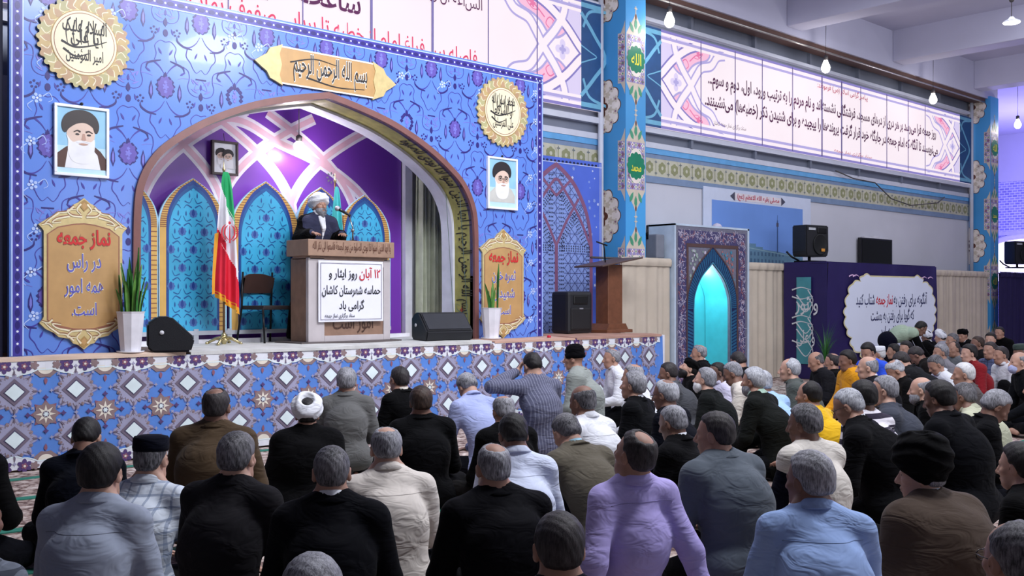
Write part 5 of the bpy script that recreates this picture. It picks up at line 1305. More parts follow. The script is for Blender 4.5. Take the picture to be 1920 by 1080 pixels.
# microphone stand on the podium
root = thing('microphone', (6.98, 10.42, SH+1.26), 'silver microphone on a short stand on the podium top', 'microphone')
b = B(); b.lathe([(.06, 0), (.06, .012), (.015, .02), (.012, .05)], (0, 0, 0), 20); b.build('base', [M((30, 30, 34), 0.4)], root)
b = B(); b.tube([(0, 0, .02), (0, .0, .18), (-.03, .05, .34)], .010, 8); b.ball((0, 0, .14), .022); b.build('stem', [M((150, 150, 156), 0.25, metal=.8)], root)
b = B(); b.tube([(-.02, .02, .32), (-.10, .14, .40)], [.014, .020], 10); b.build('handle', [M((40, 40, 44), 0.4)], root); b = B(); b.ball((-.115, .165, .415), .034); b.build('grille', [M((190, 190, 198), 0.3, metal=.8, bump=.4, bscale=300)], root)

# ---------------------------------------------------------------- flags
def flag(name, px, py, h, bands, label, wtop, wbot, zt, zb, emblem, shear, fringe):
    root = thing(name, (px, py, SH+.02), label, 'flag')
    b = B(); b.tube([(0, 0, .05), (0, 0, h)], .013, 10); b.build('pole', [M((110, 84, 60), 0.4, metal=.5)], root)
    b = B(); b.lathe([(.012, h-.03), (.02, h), (.012, h+.02), (.004, h+.06), (.0005, h+.12)], (0, 0, 0), 12); b.build('finial', [M((206, 190, 140), 0.3, metal=.8)], root)
    if fringe:
        b = B(); b.lathe([(.02, .14), (.035, .11), (.03, .08), (.06, .06), (.035, .03), (.02, .0)], (0, 0, 0), 18)
        for i in range(4):
            a = pi/4+pi/2*i; b.tube([(0, 0, .08), (.10*cos(a), .10*sin(a), .07), (.20*cos(a), .20*sin(a), .018)], [.03, .02, .014], 8); b.ball((.20*cos(a), .20*sin(a), .016), .022, 0, 10, 8)
        b.build('base', [M((200, 186, 140), 0.25, metal=.8)], root)
    else:
        b = B(); b.lathe([(.16, .0), (.16, .02), (.03, .04), (.02, .09)], (0, 0, 0), 20); b.build('base', [M((60, 60, 66), 0.4)], root)
    n, m = 80, 60; b = B(); V = []
    for j in range(n+1):
        t = j/n; z = zt+(zb-zt)*t; wl = wtop+(wbot-wtop)*min(1, t*1.15)**.5
        row = []
        for i in range(m+1):
            q = i/m; x = (q-.36)*wl; zz = z + shear*(q-.5)*t*.7 - .10*t*q*0; y = -.03+.035*min(1, 2.5*t)*sin(q*13+t*1.5)+.02*sin(q*29+2*t)*t
            row.append((x, y, zz))
        V.append(row)
    mats = [M(c, 0.7) for c, _ in bands]; cuts = [c for _, c in bands]
    vs = [p for r in V for p in r]; fs, mi = [], []
    for j in range(n):
        for i in range(m):
            q = (j+.5)/n + (.5-(i+.5)/m)*.34*(1 if emblem else .4); k = next((k for k, c in enumerate(cuts) if q < c), len(cuts)-1)
            fs.append((j*(m+1)+i, j*(m+1)+i+1, (j+1)*(m+1)+i+1, (j+1)*(m+1)+i)); mi.append(k)
    cl = link('cloth', mesh_of(vs, fs, mats, mi, True), root)
    if fringe:
        b = B(); low = V[-1]; b.sheet([[(p[0], p[1], p[2]+.03) for p in low], [(p[0]+.004, p[1]-.004, p[2]-.05) for p in low]]); side = [r[0] for r in V[n//2:]]
        b.sheet([[(p[0]+.02, p[1]-.004, p[2]) for p in side], [(p[0]-.03, p[1]-.004, p[2]-.02) for p in side]]); b.build('fringe', [M((226, 158, 40), 0.6)], cl)
    if emblem:
        s = Sheet(); c = (0.0, 0.0)
        for sg in (1, -1):
            s.curve([(sg*.014, -.085), (sg*.06, -.025), (sg*.055, .05), (sg*.018, .09)], .007, 0, 1, .004, .020); s.curve([(sg*.034, -.095), (sg*.095, -.035), (sg*.09, .05), (sg*.05, .10)], .007, 0, 1, .004, .020)
        s.line([(0, -.12), (0, .08)], .022, 0, 1, .008); s.leaf((0, .115), .04, .05, 0, 0, 1)
        s.build('emblem', [M((196, 34, 52), 0.6)], cl, (.03, -.085, zt+(zb-zt)*.47), eps=.001)
        s = Sheet()
        for z0, e in ((zt+(zb-zt)*.31, 1), (zt+(zb-zt)*.66, 2)):
            for i in range(22): u = -.055*e+.11*e*i/21+.03; s.rect(u, z0-.16*(i/21-.5)*e-.006-.004*(i%2), u+.0025, z0-.16*(i/21-.5)*e+.006, 0, 1)
        s.build('border_script', [M((232, 236, 232), 0.6)], cl, (0, -.088, 0), eps=.001)
flag('national_flag', 5.51, 10.9, 2.05, [((30, 160, 96), .26), ((228, 226, 236), .62), ((214, 30, 56), 2)], 'green white and red flag with gold fringe on a pole left of the podium', .05, .30, 2.02, .50, True, -.30, True)
flag('turquoise_flag', 7.13, 11.05, 2.06, [((84, 196, 200), .80), ((222, 206, 90), 2)], 'furled turquoise flag on a pole behind the speaker at the podium', .03, .22, 1.98, .75, False, -.1, False)

# ---------------------------------------------------------------- chair, pots, stage speakers, lectern
BLK = mat('black_plastic', (30, 31, 36), 0.45, var=.1, bump=.15, bscale=120); DARKM = M((22, 22, 26), 0.35, metal=.4)
root = thing('chair', (6.14, 11.0, SH+.024), 'black metal frame chair with brown back beside the podium', 'chair', rz=.15)
b = B(); b.bbox((-.22, -.2, .40), (.22, .22, .45), .012); b.build('seat', [M((40, 34, 34), 0.5)], root)
b = B(); rows = [[(.22*cos(a), .20+.07*sin(a)-.05*z, .60+.24*z-.05*z*abs(cos(a))**3) for a in np.linspace(0, pi, 17)] for z in np.linspace(0, 1, 6)]; b.sheet(rows); b.sheet([[(p[0]*1.04, p[1]+.02, p[2]) for p in r[::-1]] for r in rows]); b.sheet([rows[-1], [(p[0]*1.04, p[1]+.02, p[2]) for p in rows[-1]]]); b.build('backrest', [M((74, 54, 50), 0.4)], root)
for sx in (-1, 1):
    b = B(); b.tube([(sx*.22, -.19, .42), (sx*.25, -.26, 0)], .013, 8); b.build('leg', [DARKM], root)
    b = B(); b.tube([(sx*.22, .20, .86), (sx*.22, .22, .44), (sx*.25, .28, 0)], .013, 8); b.build('leg', [DARKM], root)
LEAFG = [mat('leaf_green', (46, 106, 42), 0.5, var=.25, scale=20), mat('leaf_light', (92, 140, 62), 0.5, var=.2, scale=20)]
def snake_plant(x, y, label, hs, seed):
    root = thing('potted_plant', (x, y, SH+.02), label, 'potted plant', 'potted plants in white pots on the stage')
    b = B(); prof = [(.095, .0), (.10, .01), (.135, .38), (.142, .40), (.130, .40), (.125, .36)]; b.lathe(prof, (0, 0, .015), 10, sm=False); b.build('pot', [M((230, 228, 236), 0.4)], root)
    b = B(); b.lathe([(.10, 0), (.13, .006), (.135, .022), (.115, .014)], (0, 0, 0), 24); b.build('saucer', [M((226, 226, 234), 0.4)], root)
    b = B(); b.lathe([(.001, 0), (.125, 0), (.125, .01)], (0, 0, .36), 20); b.build('soil', [M((60, 44, 36), 0.9)], root)
    rr = random.Random(seed)
    for i, hh in enumerate(hs):
        a = 2*pi*i/len(hs)+rr.uniform(-.3, .3); r0 = rr.uniform(.01, .10); b = B(); rows = []
        for j in range(9):
            t = j/8; w = .021*(1-.15*t)*min(1, (1.02-t)*4)*(.7+.6*t if t < .5 else 1); lean = rr.uniform(.06, .10)*t*t*2 if False else .07*t*t*(1 if i % 2 else .3)
            cx_, cy_ = (r0+lean)*cos(a), (r0+lean)*sin(a); tw = a+pi/2+.5*t; z = .34+hh*t
            rows.append([(cx_+q*w*cos(tw)-.008*(1-q*q)*sin(tw), cy_+q*w*sin(tw)+.008*(1-q*q)*cos(tw), z) for q in (-1, -.5, 0, .5, 1)])
        b.sheet(rows); b.sheet([[(p[0]+.004*cos(a), p[1]+.004*sin(a), p[2]) for p in r[::-1]] for r in rows]); b.build('leaf', [LEAFG[i % 2]], root)
    return root
snake_plant(4.045, 10.0, 'green sword-leaved plant in white pot at the left of the stage', [.72, .55, .46, .60, .40, .52, .34, .56, .44, .30, .50, .38, .62, .47, .33, .42, .28, .36], 3)
snake_plant(8.83, 9.93, 'green sword-leaved plant in white pot right of the arch', [.66, .44, .30, .40, .24, .34, .50], 8)
def monitor(x, y, rz, label, w=.62):
    root = thing('stage_monitor', (x, y, SH+.02), label, 'loudspeaker', 'wedge monitors on the stage', rz)
    prof = [(-.20, 0), (.17, 0), (.22, .05), (.22, .29), (.12, .36), (.0, .36), (-.24, .13)]
    b = B(); b.prism([(p[0], p[1]) for p in prof], -w/2, w/2, ax='x'); me = b.mesh([BLK])
    bm = bmesh.new(); bm.from_mesh(me); bmesh.ops.bevel(bm, geom=bm.edges[:], offset=.018, segments=2, affect='EDGES'); bm.to_mesh(me); bm.free(); link('cabinet', me, root)
    d = Vector((0, .24, .23)).normalized(); nrm = Vector((0, -d[2], d[1])); c = Vector((0, -.12, .245)); b = B(); hw = w/2-.035
    vs = [c+Vector((sx*hw, 0, 0))+d*sy*.135+nrm*o for o in (.0, .010) for sx, sy in ((-1, -1), (1, -1), (1, 1), (-1, 1))]
    b.add([v[:] for v in vs], [(0, 1, 5, 4), (1, 2, 6, 5), (2, 3, 7, 6), (3, 0, 4, 7), (4, 5, 6, 7)]); b.build('grille', [mat('monitor_grille', (52, 54, 62), 0.5, bump=.5, bscale=400)], root)
    b = B()
    for sx in (-1, 1): b.lathe([(.001, 0), (.022, 0), (.022, .008), (.001, .010)], (sx*(w/2+.0), (.08), .20), 14, ax=Matrix.Rotation(sx*pi/2, 3, 'Y'))
    b.build('side_knob', [M((214, 214, 220), 0.4)], root); return root
monitor(4.45, 10.0, radians(68), 'black wedge stage monitor beside the left pot, seen from its side', .42)
monitor(8.07, 10.02, radians(-12), 'black wedge stage monitor at the stage edge right of the podium', .66)
root = thing('floor_speaker', (11.07, 10.42, SH+.02), 'upright black loudspeaker on the stage before the lattice panel', 'loudspeaker')
b = B(); b.bbox((-.27, -.0, 0), (.27, .36, .64), .05); b.build('cabinet', [BLK], root); b = B(); b.bbox((-.22, -.02, .05), (.22, .03, .40), .03); b.build('grille', [mat('dark_grille', (20, 20, 24), 0.5, bump=.4, bscale=300)], root); b = B(); b.bbox((-.16, -.015, .44), (.16, .02, .58), .02); b.build('horn', [M((14, 14, 16), 0.4)], root); b = B(); b.bbox((-.04, -.024, .37), (.04, -.018, .39), .002); b.build('badge', [M((130, 130, 140), 0.3)], root)
LW = mat('lectern_wood', (112, 70, 48), 0.45, var=.16, scale=12, bump=.03)
root = thing('lectern', (11.82, 10.5, SH+.02), 'dark brown wooden lectern with slanted top at the right end of the stage', 'lectern')
b = B(); b.bbox((-.17, -.12, .10), (.17, .14, 1.06), .012); b.build('column', [LW], root)
b = B(); b.bbox((-.30, -.22, 0), (.30, .24, .05), .01); b.prism([(-.25, .05), (.25, .05), (.19, .14), (-.19, .14)], -.17, .19); b.build('base', [LW], root)
b = B(); m_ = Matrix.Rotation(-.16, 3, 'Y'); o_ = len(b.v); b.bbox((-.50, -.30, -.012), (.46, .30, .012), .006); b.v = [tuple(m_ @ Vector(v) + Vector((0, 0, 1.10))) for v in b.v]; b.build('desk', [M((84, 64, 58), 0.5)], root)
b = B(); b.tube([(-.10, 0, 1.08), (-.12, 0, 1.30), (-.14, .0, 1.37)], .010, 8); b.tube([(-.30, 0, 1.41), (-.06, 0, 1.36)], .012, 8); b.build('reading_lamp', [DARKM], root)
b = B(); b.lathe([(.03, 0), (.028, .02), (.02, .03), (.001, .032)], (9.83, 9.85, SH+.015), 12); o = b.build('red_cap', [M((200, 30, 60), 0.5)]); tag(o, 'small red object on the stage mat right of the right plant', 'small object')

# ---------------------------------------------------------------- lattice-printed side panel between backdrop and pillar
root = thing('lattice_panel', (11.4, 11.32, SH), 'blue printed panel with a pointed lattice window at the right of the stage', 'panel')
b = B(); b.box((-1.5, 0, 0), (1.14, .05, 2.82)); b.build('panel_sheet', [mat('panel_blue', (82, 108, 206), 0.3, var=.1, scale=1.5)], root)
LP = [M((128, 84, 116), 0.4), M((24, 28, 62), 0.4), M((196, 206, 236), 0.4), M((132, 154, 214), 0.4), M((40, 44, 104), 0.4)]
s = Sheet(); c = .06; hp = [(.82, 0), (.82, 1.45), (.77, 1.75), (.66, 2.05), (.44, 2.38), (.20, 2.58), (0, 2.70)]
hl = [hp[0]]+cat(hp[1:], 6); out = [(c+p[0], p[1]) for p in hl] + [(c-p[0], p[1]) for p in hl[::-1][1:]]
s.poly(out, 3, 1)
def inwin(u, v):
    d = abs(u-c); 
    return d < .80 and 0.01 < v < np.interp(-d, [-p[0] for p in hp[1:]], [p[1] for p in hp[1:]])-.03 if d < .82 else False
g = Sheet(inwin)
for k in range(-30, 40):
    for sl in (1.0, -1.0):
        pts = [(c-.85+1.7*i/60, .16*k+sl*(1.7*i/60)) for i in range(61)]; g.line(pts, .009, 4, 2)
    g.line([(c-.85+1.7*i/60, .16*k) for i in range(61)], .008, 4, 2)
for k in range(-6, 7): g.line([(c+.16*k, 2.75*i/60) for i in range(61)], .008, 4, 2)
band = [[(c+q, 2.7*i/40) for i in range(41)] for q in (-.76, .76, -.12, .12)] + [[(c-.8+1.6*i/30, z) for i in range(31)] for z in (1.36,)] + [[(c+sg*(.10+.62*t), 1.40+.95*t*(1.15-.35*t)) for t in [i/20 for i in range(21)]] for sg in (1, -1)] + [[(c+sg*(.70-.62*t), 1.40+.95*t*(1.2-.3*t)) for t in [i/20 for i in range(21)]] for sg in (1, -1)]
for bp_ in band:
    g.line(bp_, .115, 3, 3)
    for i in range(len(bp_)-1):
        p, q = bp_[i], bp_[i+1]; L_ = sqrt((q[0]-p[0])**2+(q[1]-p[1])**2); n_ = max(1, int(L_/.045))
        for j in range(n_):
            t = (j+.5)/n_; m0 = (p[0]+(q[0]-p[0])*t, p[1]+(q[1]-p[1])*t); nx, ny = -(q[1]-p[1])/L_, (q[0]-p[0])/L_
            for o_ in (-.038, 0, .038): g.star((m0[0]+nx*o_, m0[1]+ny*o_), .026, .009, 3 if o_ else 4, 1, 4, i*.7+o_*30)
s.v += g.v; o0 = len(s.v)-len(g.v); s.f += [tuple(i+o0 for i in f) for f in g.f]; s.m += g.m
s.line(out, .075, 0, 6); s.line([(c, 0), (c, 1.42)], .07, 0, 6)
for sg in (1, -1):
    s.curve([(c, 1.40), (c+sg*.22, 1.78), (c+sg*.52, 2.18)], .05, 0, 6); s.curve([(c+sg*.80, 1.42), (c+sg*.52, 1.90), (c+sg*.1, 2.40), (c, 2.47)], .05, 0, 6); s.line([(c+sg*.0, 2.20), (c+sg*.33, 2.47)], .045, 0, 6)
for i in range(26): s.ell((-1.2+.088*i, 2.76), .03, .018, 1, 3, 8)
s.line([(-1.5, 2.735), (1.14, 2.735)], .012, 2, 3); s.line([(1.10, 0), (1.10, 2.8)], .012, 2, 3)
for i in range(60): rr2 = random.Random(i); u, v = rr2.uniform(.3, 1.08), rr2.uniform(1.6, 2.7); 
rr2 = random.Random(2)
for i in range(160):
    u, v = rr2.uniform(-1.1, 1.06), rr2.uniform(.1, 2.68)
    if not inwin(u, v+.02) and abs(u-c) > .3: s.flower((u, v), rr2.uniform(.015, .035), 5, .5, 2 if rr2.random() < .5 else 3, 2, u*9, 5)
s.build('lattice_print', LP, root, (0, -.001, 0), eps=.0007)
# ================================================================ right of the stage
# ---- prayer niche (mihrab)
root = thing('prayer_niche', (15.0, 10.85, 0), 'dark patterned standing prayer niche glowing turquoise inside', 'prayer niche')
MH = [M((44, 44, 86), 0.5), mat('niche_grey', (112, 112, 130), 0.6, var=.12, scale=20), M((70, 66, 108), 0.5, var=.2, scale=30), M((196, 190, 210), 0.5), M((88, 66, 66), 0.5), M((40, 92, 130), 0.4, var=.2, scale=20), M((22, 40, 84), 0.4), M((150, 168, 160), 0.5), M((168, 110, 110), 0.5), M((70, 140, 170), 0.4), M((190, 206, 224), 0.5)]
xl, xr, ht = -1.07, 1.10, 2.86
def pointed(hw, zs, za, n=8, zb=0.02):
    r = cat([(hw, zs), (hw*.94, zs+(za-zs)*.30), (hw*.62, zs+(za-zs)*.66), (.0, za)], n); return [(hw, zb)] + r
inner = pointed(.54, 1.40, 2.20)
op = [(-p[0], p[1]) for p in inner] + [(p[0], p[1]) for p in inner[::-1][1:]]
b = B(); b.prism([(xl, .02)] + op + [(xr, .02), (xr, ht), (xl, ht)], 0, .05); b.build('front_board', [MH[1]], root)
b = B(); b.box((xl-.04, -.01, 0), (xl, .6, ht+.03)); b.box((xr, -.01, 0), (xr+.05, .6, ht+.03)); b.box((xl-.04, -.01, ht), (xr+.05, .6, ht+.035)); b.build('edge_frame', [MH[10]], root)
b = B(); b.sheet([[(p[0], y, p[1]) for p in op] for y in (.05, .55)]); b.build('inner_reveal', [mat('turquoise_cloth', (84, 200, 212), 0.7, var=.06)], root)
b = B(); b.prism([(-.10, .02), (.06, .02), (.06, 1.45), (.03, 1.6), (-.02, 1.68), (-.10, 1.72)], .53, .56); b.build('tile_strip', [mat('niche_tile', (96, 140, 150), 0.4, var=.5, scale=30)], root)
b = B(); b.box((xl, .56, .0), (xr, .6, ht)); b.build('niche_back', [mat('turquoise_wall', (78, 196, 208), 0.6, var=.04)], root)
s = Sheet(lambda u, v: not (abs(u) < .54 and v < 1.4) and xl <= u <= xr and v < ht)
for a, m_ in ((0, 0), (.07, 2)):
    s.rect(xl+a, .02, xl+.36-a*.0 if a else xl+.36, ht-a, m_, 1+int(a > 0)); s.rect(xr-.36, .02, xr-a, ht-a, m_, 1+int(a > 0)); s.rect(xl+a, ht-.36, xr-a, ht-a, m_, 1+int(a > 0))
rr = random.Random(11)
for k in range(560):
    t = rr.random()
    if t < .36: u, v = xl+rr.uniform(.10, .27), rr.uniform(.05, ht-.1)
    elif t < .72: u, v = xr-rr.uniform(.10, .27), rr.uniform(.05, ht-.1)
    else: u, v = rr.uniform(xl+.1, xr-.1), ht-rr.uniform(.10, .27)
    a = rr.uniform(0, 6.3); L_ = rr.uniform(.04, .11); s.curve([(u, v), (u+L_*.5*cos(a), v+L_*.5*sin(a)+.02), (u+L_*cos(a+.6), v+L_*sin(a+.6))], .012, 3 if rr.random() < .75 else 8, 4, .004)
for u0, u1 in ((xl+.30, xl+.36), (xr-.36, xr-.30)): s.rect(u0, .02, u1, ht-.30, 4, 5)
s.rect(xl+.30, ht-.36, xr-.30, ht-.30, 4, 5)
for k in range(150):
    sg = 1 if k % 2 else -1; u = sg*rr.uniform(.10, .66); v = rr.uniform(1.6, 2.44)
    if v > 2.48-1.15*(abs(u)-.0)*0 and True: pass
    lim = np.interp(abs(u), [0, .30, .50, .62, .72], [2.52, 2.32, 2.08, 1.86, 1.5])
    if v > lim+.03: s.flower((u, v), rr.uniform(.02, .04), 5, .5, (7, 8, 3, 9)[k % 4], 5, u*7, 5)
oa, ob = pointed(.76, 1.40, 2.53), pointed(.56, 1.40, 2.235)
s.ok = None
for sg in (1, -1):
    A, C = [(sg*p[0], p[1]) for p in oa], [(sg*p[0], p[1]) for p in ob]; N_ = len(A)
    for i in range(N_-1):
        s.poly([A[i], A[i+1], C[i+1], C[i]][::sg], 6, 6)
        seg = sqrt((A[i+1][0]-A[i][0])**2+(A[i+1][1]-A[i][1])**2); m_ = max(1, int(seg/.06))
        for j in range(m_):
            t0, t1 = (j+.1)/m_, (j+.75)/m_; L = lambda P0, P1, t: (P0[0]+(P1[0]-P0[0])*t, P0[1]+(P1[1]-P0[1])*t)
            e = lambda p, q, t: (p[0]+(q[0]-p[0])*t, p[1]+(q[1]-p[1])*t)
            p0, p1, q0, q1 = L(A[i], A[i+1], t0), L(A[i], A[i+1], t1), L(C[i], C[i+1], t0), L(C[i], C[i+1], t1)
            dz = .0 if i > 0 else -.05
            s.poly([e(p0, q0, .12), e(p1, q1, .12), (e(p1, q1, .88)[0], e(p1, q1, .88)[1]+dz), (e(p0, q0, .88)[0], e(p0, q0, .88)[1]+dz)], 5, 7)
    s.line(A, .03, 4, 8); s.line(C, .025, 9, 8)
s.build('tile_print', MH, root, (0, -.001, 0), eps=.0015)

# ---- pleated beige curtains along the wall
BEI = mat('beige_cloth', (196, 184, 168), 0.85, var=.07, scale=3, bump=.05)
def pleats(name, x0, x1, label, m, y=11.05, h=2.28, seed=0, grp='beige curtains along the right wall'):
    n = int((x1-x0)*34); rr = random.Random(seed); ph = [rr.uniform(0, 6) for _ in range(4)]
    def yy(x, t): return y + (.022*sin(17*x+ph[0]+1.5*sin(3*x+ph[1])) + .018*sin(31*x+ph[2]+2*sin(5*x)))*(.45+.75*t) + .012*sin(4*x+ph[3])
    root = thing(name, ((x0+x1)/2, y, 0), label, 'curtain', grp)
    b = B(); xs = np.linspace(x0, x1, n); rows = [[(x-(x0+x1)/2, yy(x, 1-z/h)-y, z) for x in xs] for z in np.linspace(.01, h-.05, 8)]
    b.sheet(rows); b.build('cloth', [m], root)
    b = B(); rows = [[(x-(x0+x1)/2, yy(x, .3)*.6-y*.6+dy, z) for x in xs] for dy, z in ((-.03, h-.14), (-.045, h-.10), (-.045, h-.03), (-.01, h), (.04, h))]; b.sheet(rows); b.build('heading', [m], root)
pleats('curtain', 12.55, 13.86, 'beige curtain between the stage end and the prayer niche', BEI, y=10.92, seed=1); pleats('curtain', 16.2, 17.8, 'beige curtain right of the prayer niche', BEI, seed=2); pleats('curtain', 22.35, 27.6, 'long beige curtain right of the purple booth', BEI, seed=3)
pleats('purple_curtain', 27.7, 31.5, 'dark purple cloth at the far right end of the wall', M((34, 26, 74), 0.7), y=10.8, seed=5, grp=None)
b = B(); b.tube([(12.06, 11.12, 2.26), (31.5, 11.12, 2.26)], .018, 8); o = b.build('curtain_rail', [BRASSY]); tag(o, 'thin curtain rail carrying the beige curtains', 'curtain rail')

# ---- purple booth with the cloud sign
PUR = mat('purple_cloth', (38, 28, 84), 0.45, var=.10, scale=2, bump=.12, bscale=5)
root = thing('cloth_booth', (17.6, 10.05, 0), 'dark purple cloth-covered booth with a white cloud sign', 'booth')
def cl(x0_, x1_, z0_, z1_): 
    return [[(x, .015*sin(x*3+z*2)+.01*sin(7*x-3*z), z) for x in np.linspace(x0_, x1_, 40)] for z in np.linspace(z0_, z1_, 12)]
b = B(); b.sheet(cl(0, 4.72, .01, 2.28)); b.sheet([[(.012*sin(y*6+z*3), y, z) for y in np.linspace(0, .95, 14)] for z in np.linspace(.01, 2.28, 10)]); b.box((.0, .03, 2.27), (4.72, .95, 2.30)); b.box((4.70, .03, 0.01), (4.72, .95, 2.28)); b.build('cover', [PUR], root)
b = B(); b.box((.03, .05, 0.0), (4.69, .94, 2.26)); b.build('booth_frame', [M((70, 62, 60), 0.6)], root)
CW = [M((222, 228, 246), 0.5, var=.03, scale=1), M((214, 204, 160), 0.5), M((28, 32, 84), 0.6), M((196, 34, 52), 0.6), M((70, 140, 150), 0.5), M((206, 208, 214), 0.5), M((228, 190, 226), 0.4)]
s = Sheet(); cx, cz = 2.58, 1.22; hw, hh = 1.92, .80
cloud = []
lob = [(-.64, 1.0), (-.5, 1.0), (.5, 1.0), (.64, 1.0), (.70, .86), (.86, .80), (.94, .55), (.99, .25), (1.0, 0), (.97, -.3), (.88, -.52), (.86, -.75), (.70, -.88), (.62, -1.02), (.5, -1.0), (-.5, -1.0), (-.62, -1.02), (-.70, -.88), (-.86, -.75), (-.88, -.52), (-.97, -.3), (-1.0, 0), (-.99, .25), (-.94, .55), (-.86, .80), (-.70, .86)]
for i, p in enumerate(lob):
    q = lob[(i+1) % len(lob)]; dx, dz = q[0]-p[0], q[1]-p[1]; L_ = sqrt(dx*dx+dz*dz)
    for j in range(8):
        t = j/8; bul = (.055 if L_ < .5 else .0)*sin(pi*t); nx, nz = -dz/L_, dx/L_; cloud.append((cx+hw*(p[0]+dx*t+nx*bul), cz+hh*(p[1]+dz*t+nz*bul)))
s.poly([(cx+(p[0]-cx)*1.02, cz+(p[1]-cz)*1.035) for p in cloud], 1, 10); s.poly(cloud, 0, 12)
s.text('آنگونه برای رفتن به', (cx+.80, 1.46), .30, 2, 14, 1.55, .012); s.text('نماز جمعه', (cx-.37, 1.46), .29, 3, 14, .72, .02); s.text('شتاب کنید', (cx-1.17, 1.46), .30, 2, 14, .76, .012)
s.text('که گویا برای رفتن به بهشت', (cx, 1.13), .29, 2, 14, 1.9, .012); s.text('شتافته اید.', (cx-.10, .80), .29, 2, 14, 1.0, .012)
for u in (.75, .9, 3.9, 4.2): s.curve([(u, 2.02), (u+.14, 2.05), (u+.25, 2.02)], .03, 6, 12, .008)
sgn = s.build('cloud_sign', CW, root, (0, -.03, 0), eps=.001)
s = Sheet(); s.rect(.30, .3, .62, 2.0, 4, 1)
for z, q in ((1.75, 1), (1.62, -1), (1.2, 1), (1.08, 1), (.75, -1)): s.curve([(.2, z), (.4, z+.05*q), (.62, z)], .03, 5, 3, .01); s.curve([(.3, z-.1), (.5, z-.3), (.66, z-.12)], .028, 5, 3, .01); s.curve([(.55, z), (.66, z-.2), (.58, z-.4)], .024, 5, 3, .008)
s.text('و نور', (.52, 1.35), .4, 5, 4, .5, .01); s.text('و علی', (.5, .72), .34, 5, 4, .4, .01); s.build('side_script', CW, root, (-.03, .95, 0), eps=.001, **FACE_X)
# plant before the booth
root = thing('leafy_plant', (17.0, 9.75, 0), 'tall grassy plant in front of the purple booth', 'potted plant'); b = B(); b.lathe([(.13, 0), (.17, .30), (.18, .32), (.15, .32)], (0, 0, 0), 20); b.build('pot', [M((60, 54, 56), 0.6)], root)
rr = random.Random(5); b = B()
for i in range(46):
    a = rr.uniform(0, 6.28); L_ = rr.uniform(.15, .38); h_ = rr.uniform(.5, 1.05); w = .010
    rows = [[(L_*t*t*cos(a)+q*w*(1-t)*sin(a), L_*t*t*sin(a)-q*w*(1-t)*cos(a), .3+h_*t-.12*t*t*t) for q in (-1, 1)] for t in (0, .25, .5, .75, 1)]; b.sheet(rows)
b.build('leaves', [LEAFG[0]], root)

# ---- poster of a building, dark screen, wall loudspeakers
root = thing('building_poster', (15.70, 11.57, 2.25), 'printed poster of a pale building under blue sky on the right wall', 'poster')
b = B(); b.box((0, -.012, 0), (3.85, .012, 1.48)); b.build('sheet', [M((198, 206, 226), 0.5, var=.03)], root)
PO = [mat('poster_sky', (108, 146, 214), 0.4, var=.08, scale=.8), M((96, 132, 158), 0.5), M((70, 100, 130), 0.5), M((58, 88, 140), 0.5), M((214, 208, 214), 0.5), M((190, 56, 84), 0.5), M((70, 70, 90), 0.5), M((128, 160, 176), 0.5)]
s = Sheet(); s.rect(.26, .02, 3.52, 1.24, 0, 1)
s.poly([(.26, .02), (3.52, .02), (3.52, .20), (2.6, .30), (2.0, .33), (2.0, .38), (1.75, .38), (1.75, .44), (1.35, .44), (.9, .52), (.26, .52)], 1, 2)
for i in range(15):
    for z in (.06, .20): s.rect(.9+.13*i, z, .96+.13*i, z+.09-.002*i, 2, 3)
s.line([(.9, .40), (2.0, .31), (3.5, .19)], .02, 7, 3); s.rect(2.52, .28, 2.56, .95, 3, 3); s.rect(2.50, .82, 2.58, .90, 6, 4); s.line([(2.54, .95), (2.54, 1.06)], .012, 3, 3)
s.poly([(1.02, 1.28), (2.68, 1.28), (2.68, 1.42), (1.02, 1.42)], 4, 2)
for u, d in ((1.02, -1), (2.68, 1)): s.poly([(u, 1.26), (u+d*.16, 1.35), (u, 1.44)][::d], 6, 3)
s.build('picture', PO, root, (0, -.013, 0), eps=.001)
s = Sheet(); s.text('مصلی بقیه الله الاعظم (عج)', (1.85, 1.32), .13, 0, 2, 1.5, .012); s.build('lettering', [PO[5]], root, (0, -.018, 0), eps=.001)
root = thing('dark_screen', (22.35, 11.52, 2.38), 'black flat screen on the right wall above the purple booth', 'screen')
b = B(); b.bbox((-.76, -.04, 0), (.76, .04, .60), .01); b.build('casing', [M((20, 20, 24), 0.4)], root); b = B(); b.box((-.70, -.045, .04), (.70, -.038, .56)); b.build('glass', [M((10, 10, 14), 0.15)], root); b = B(); b.bbox((-.55, -.02, .60), (.6, .05, .635), .005); b.bbox((-.1, -.02, .63), (.12, .04, .67), .005); b.build('mount', [M((206, 206, 214), 0.5)], root)
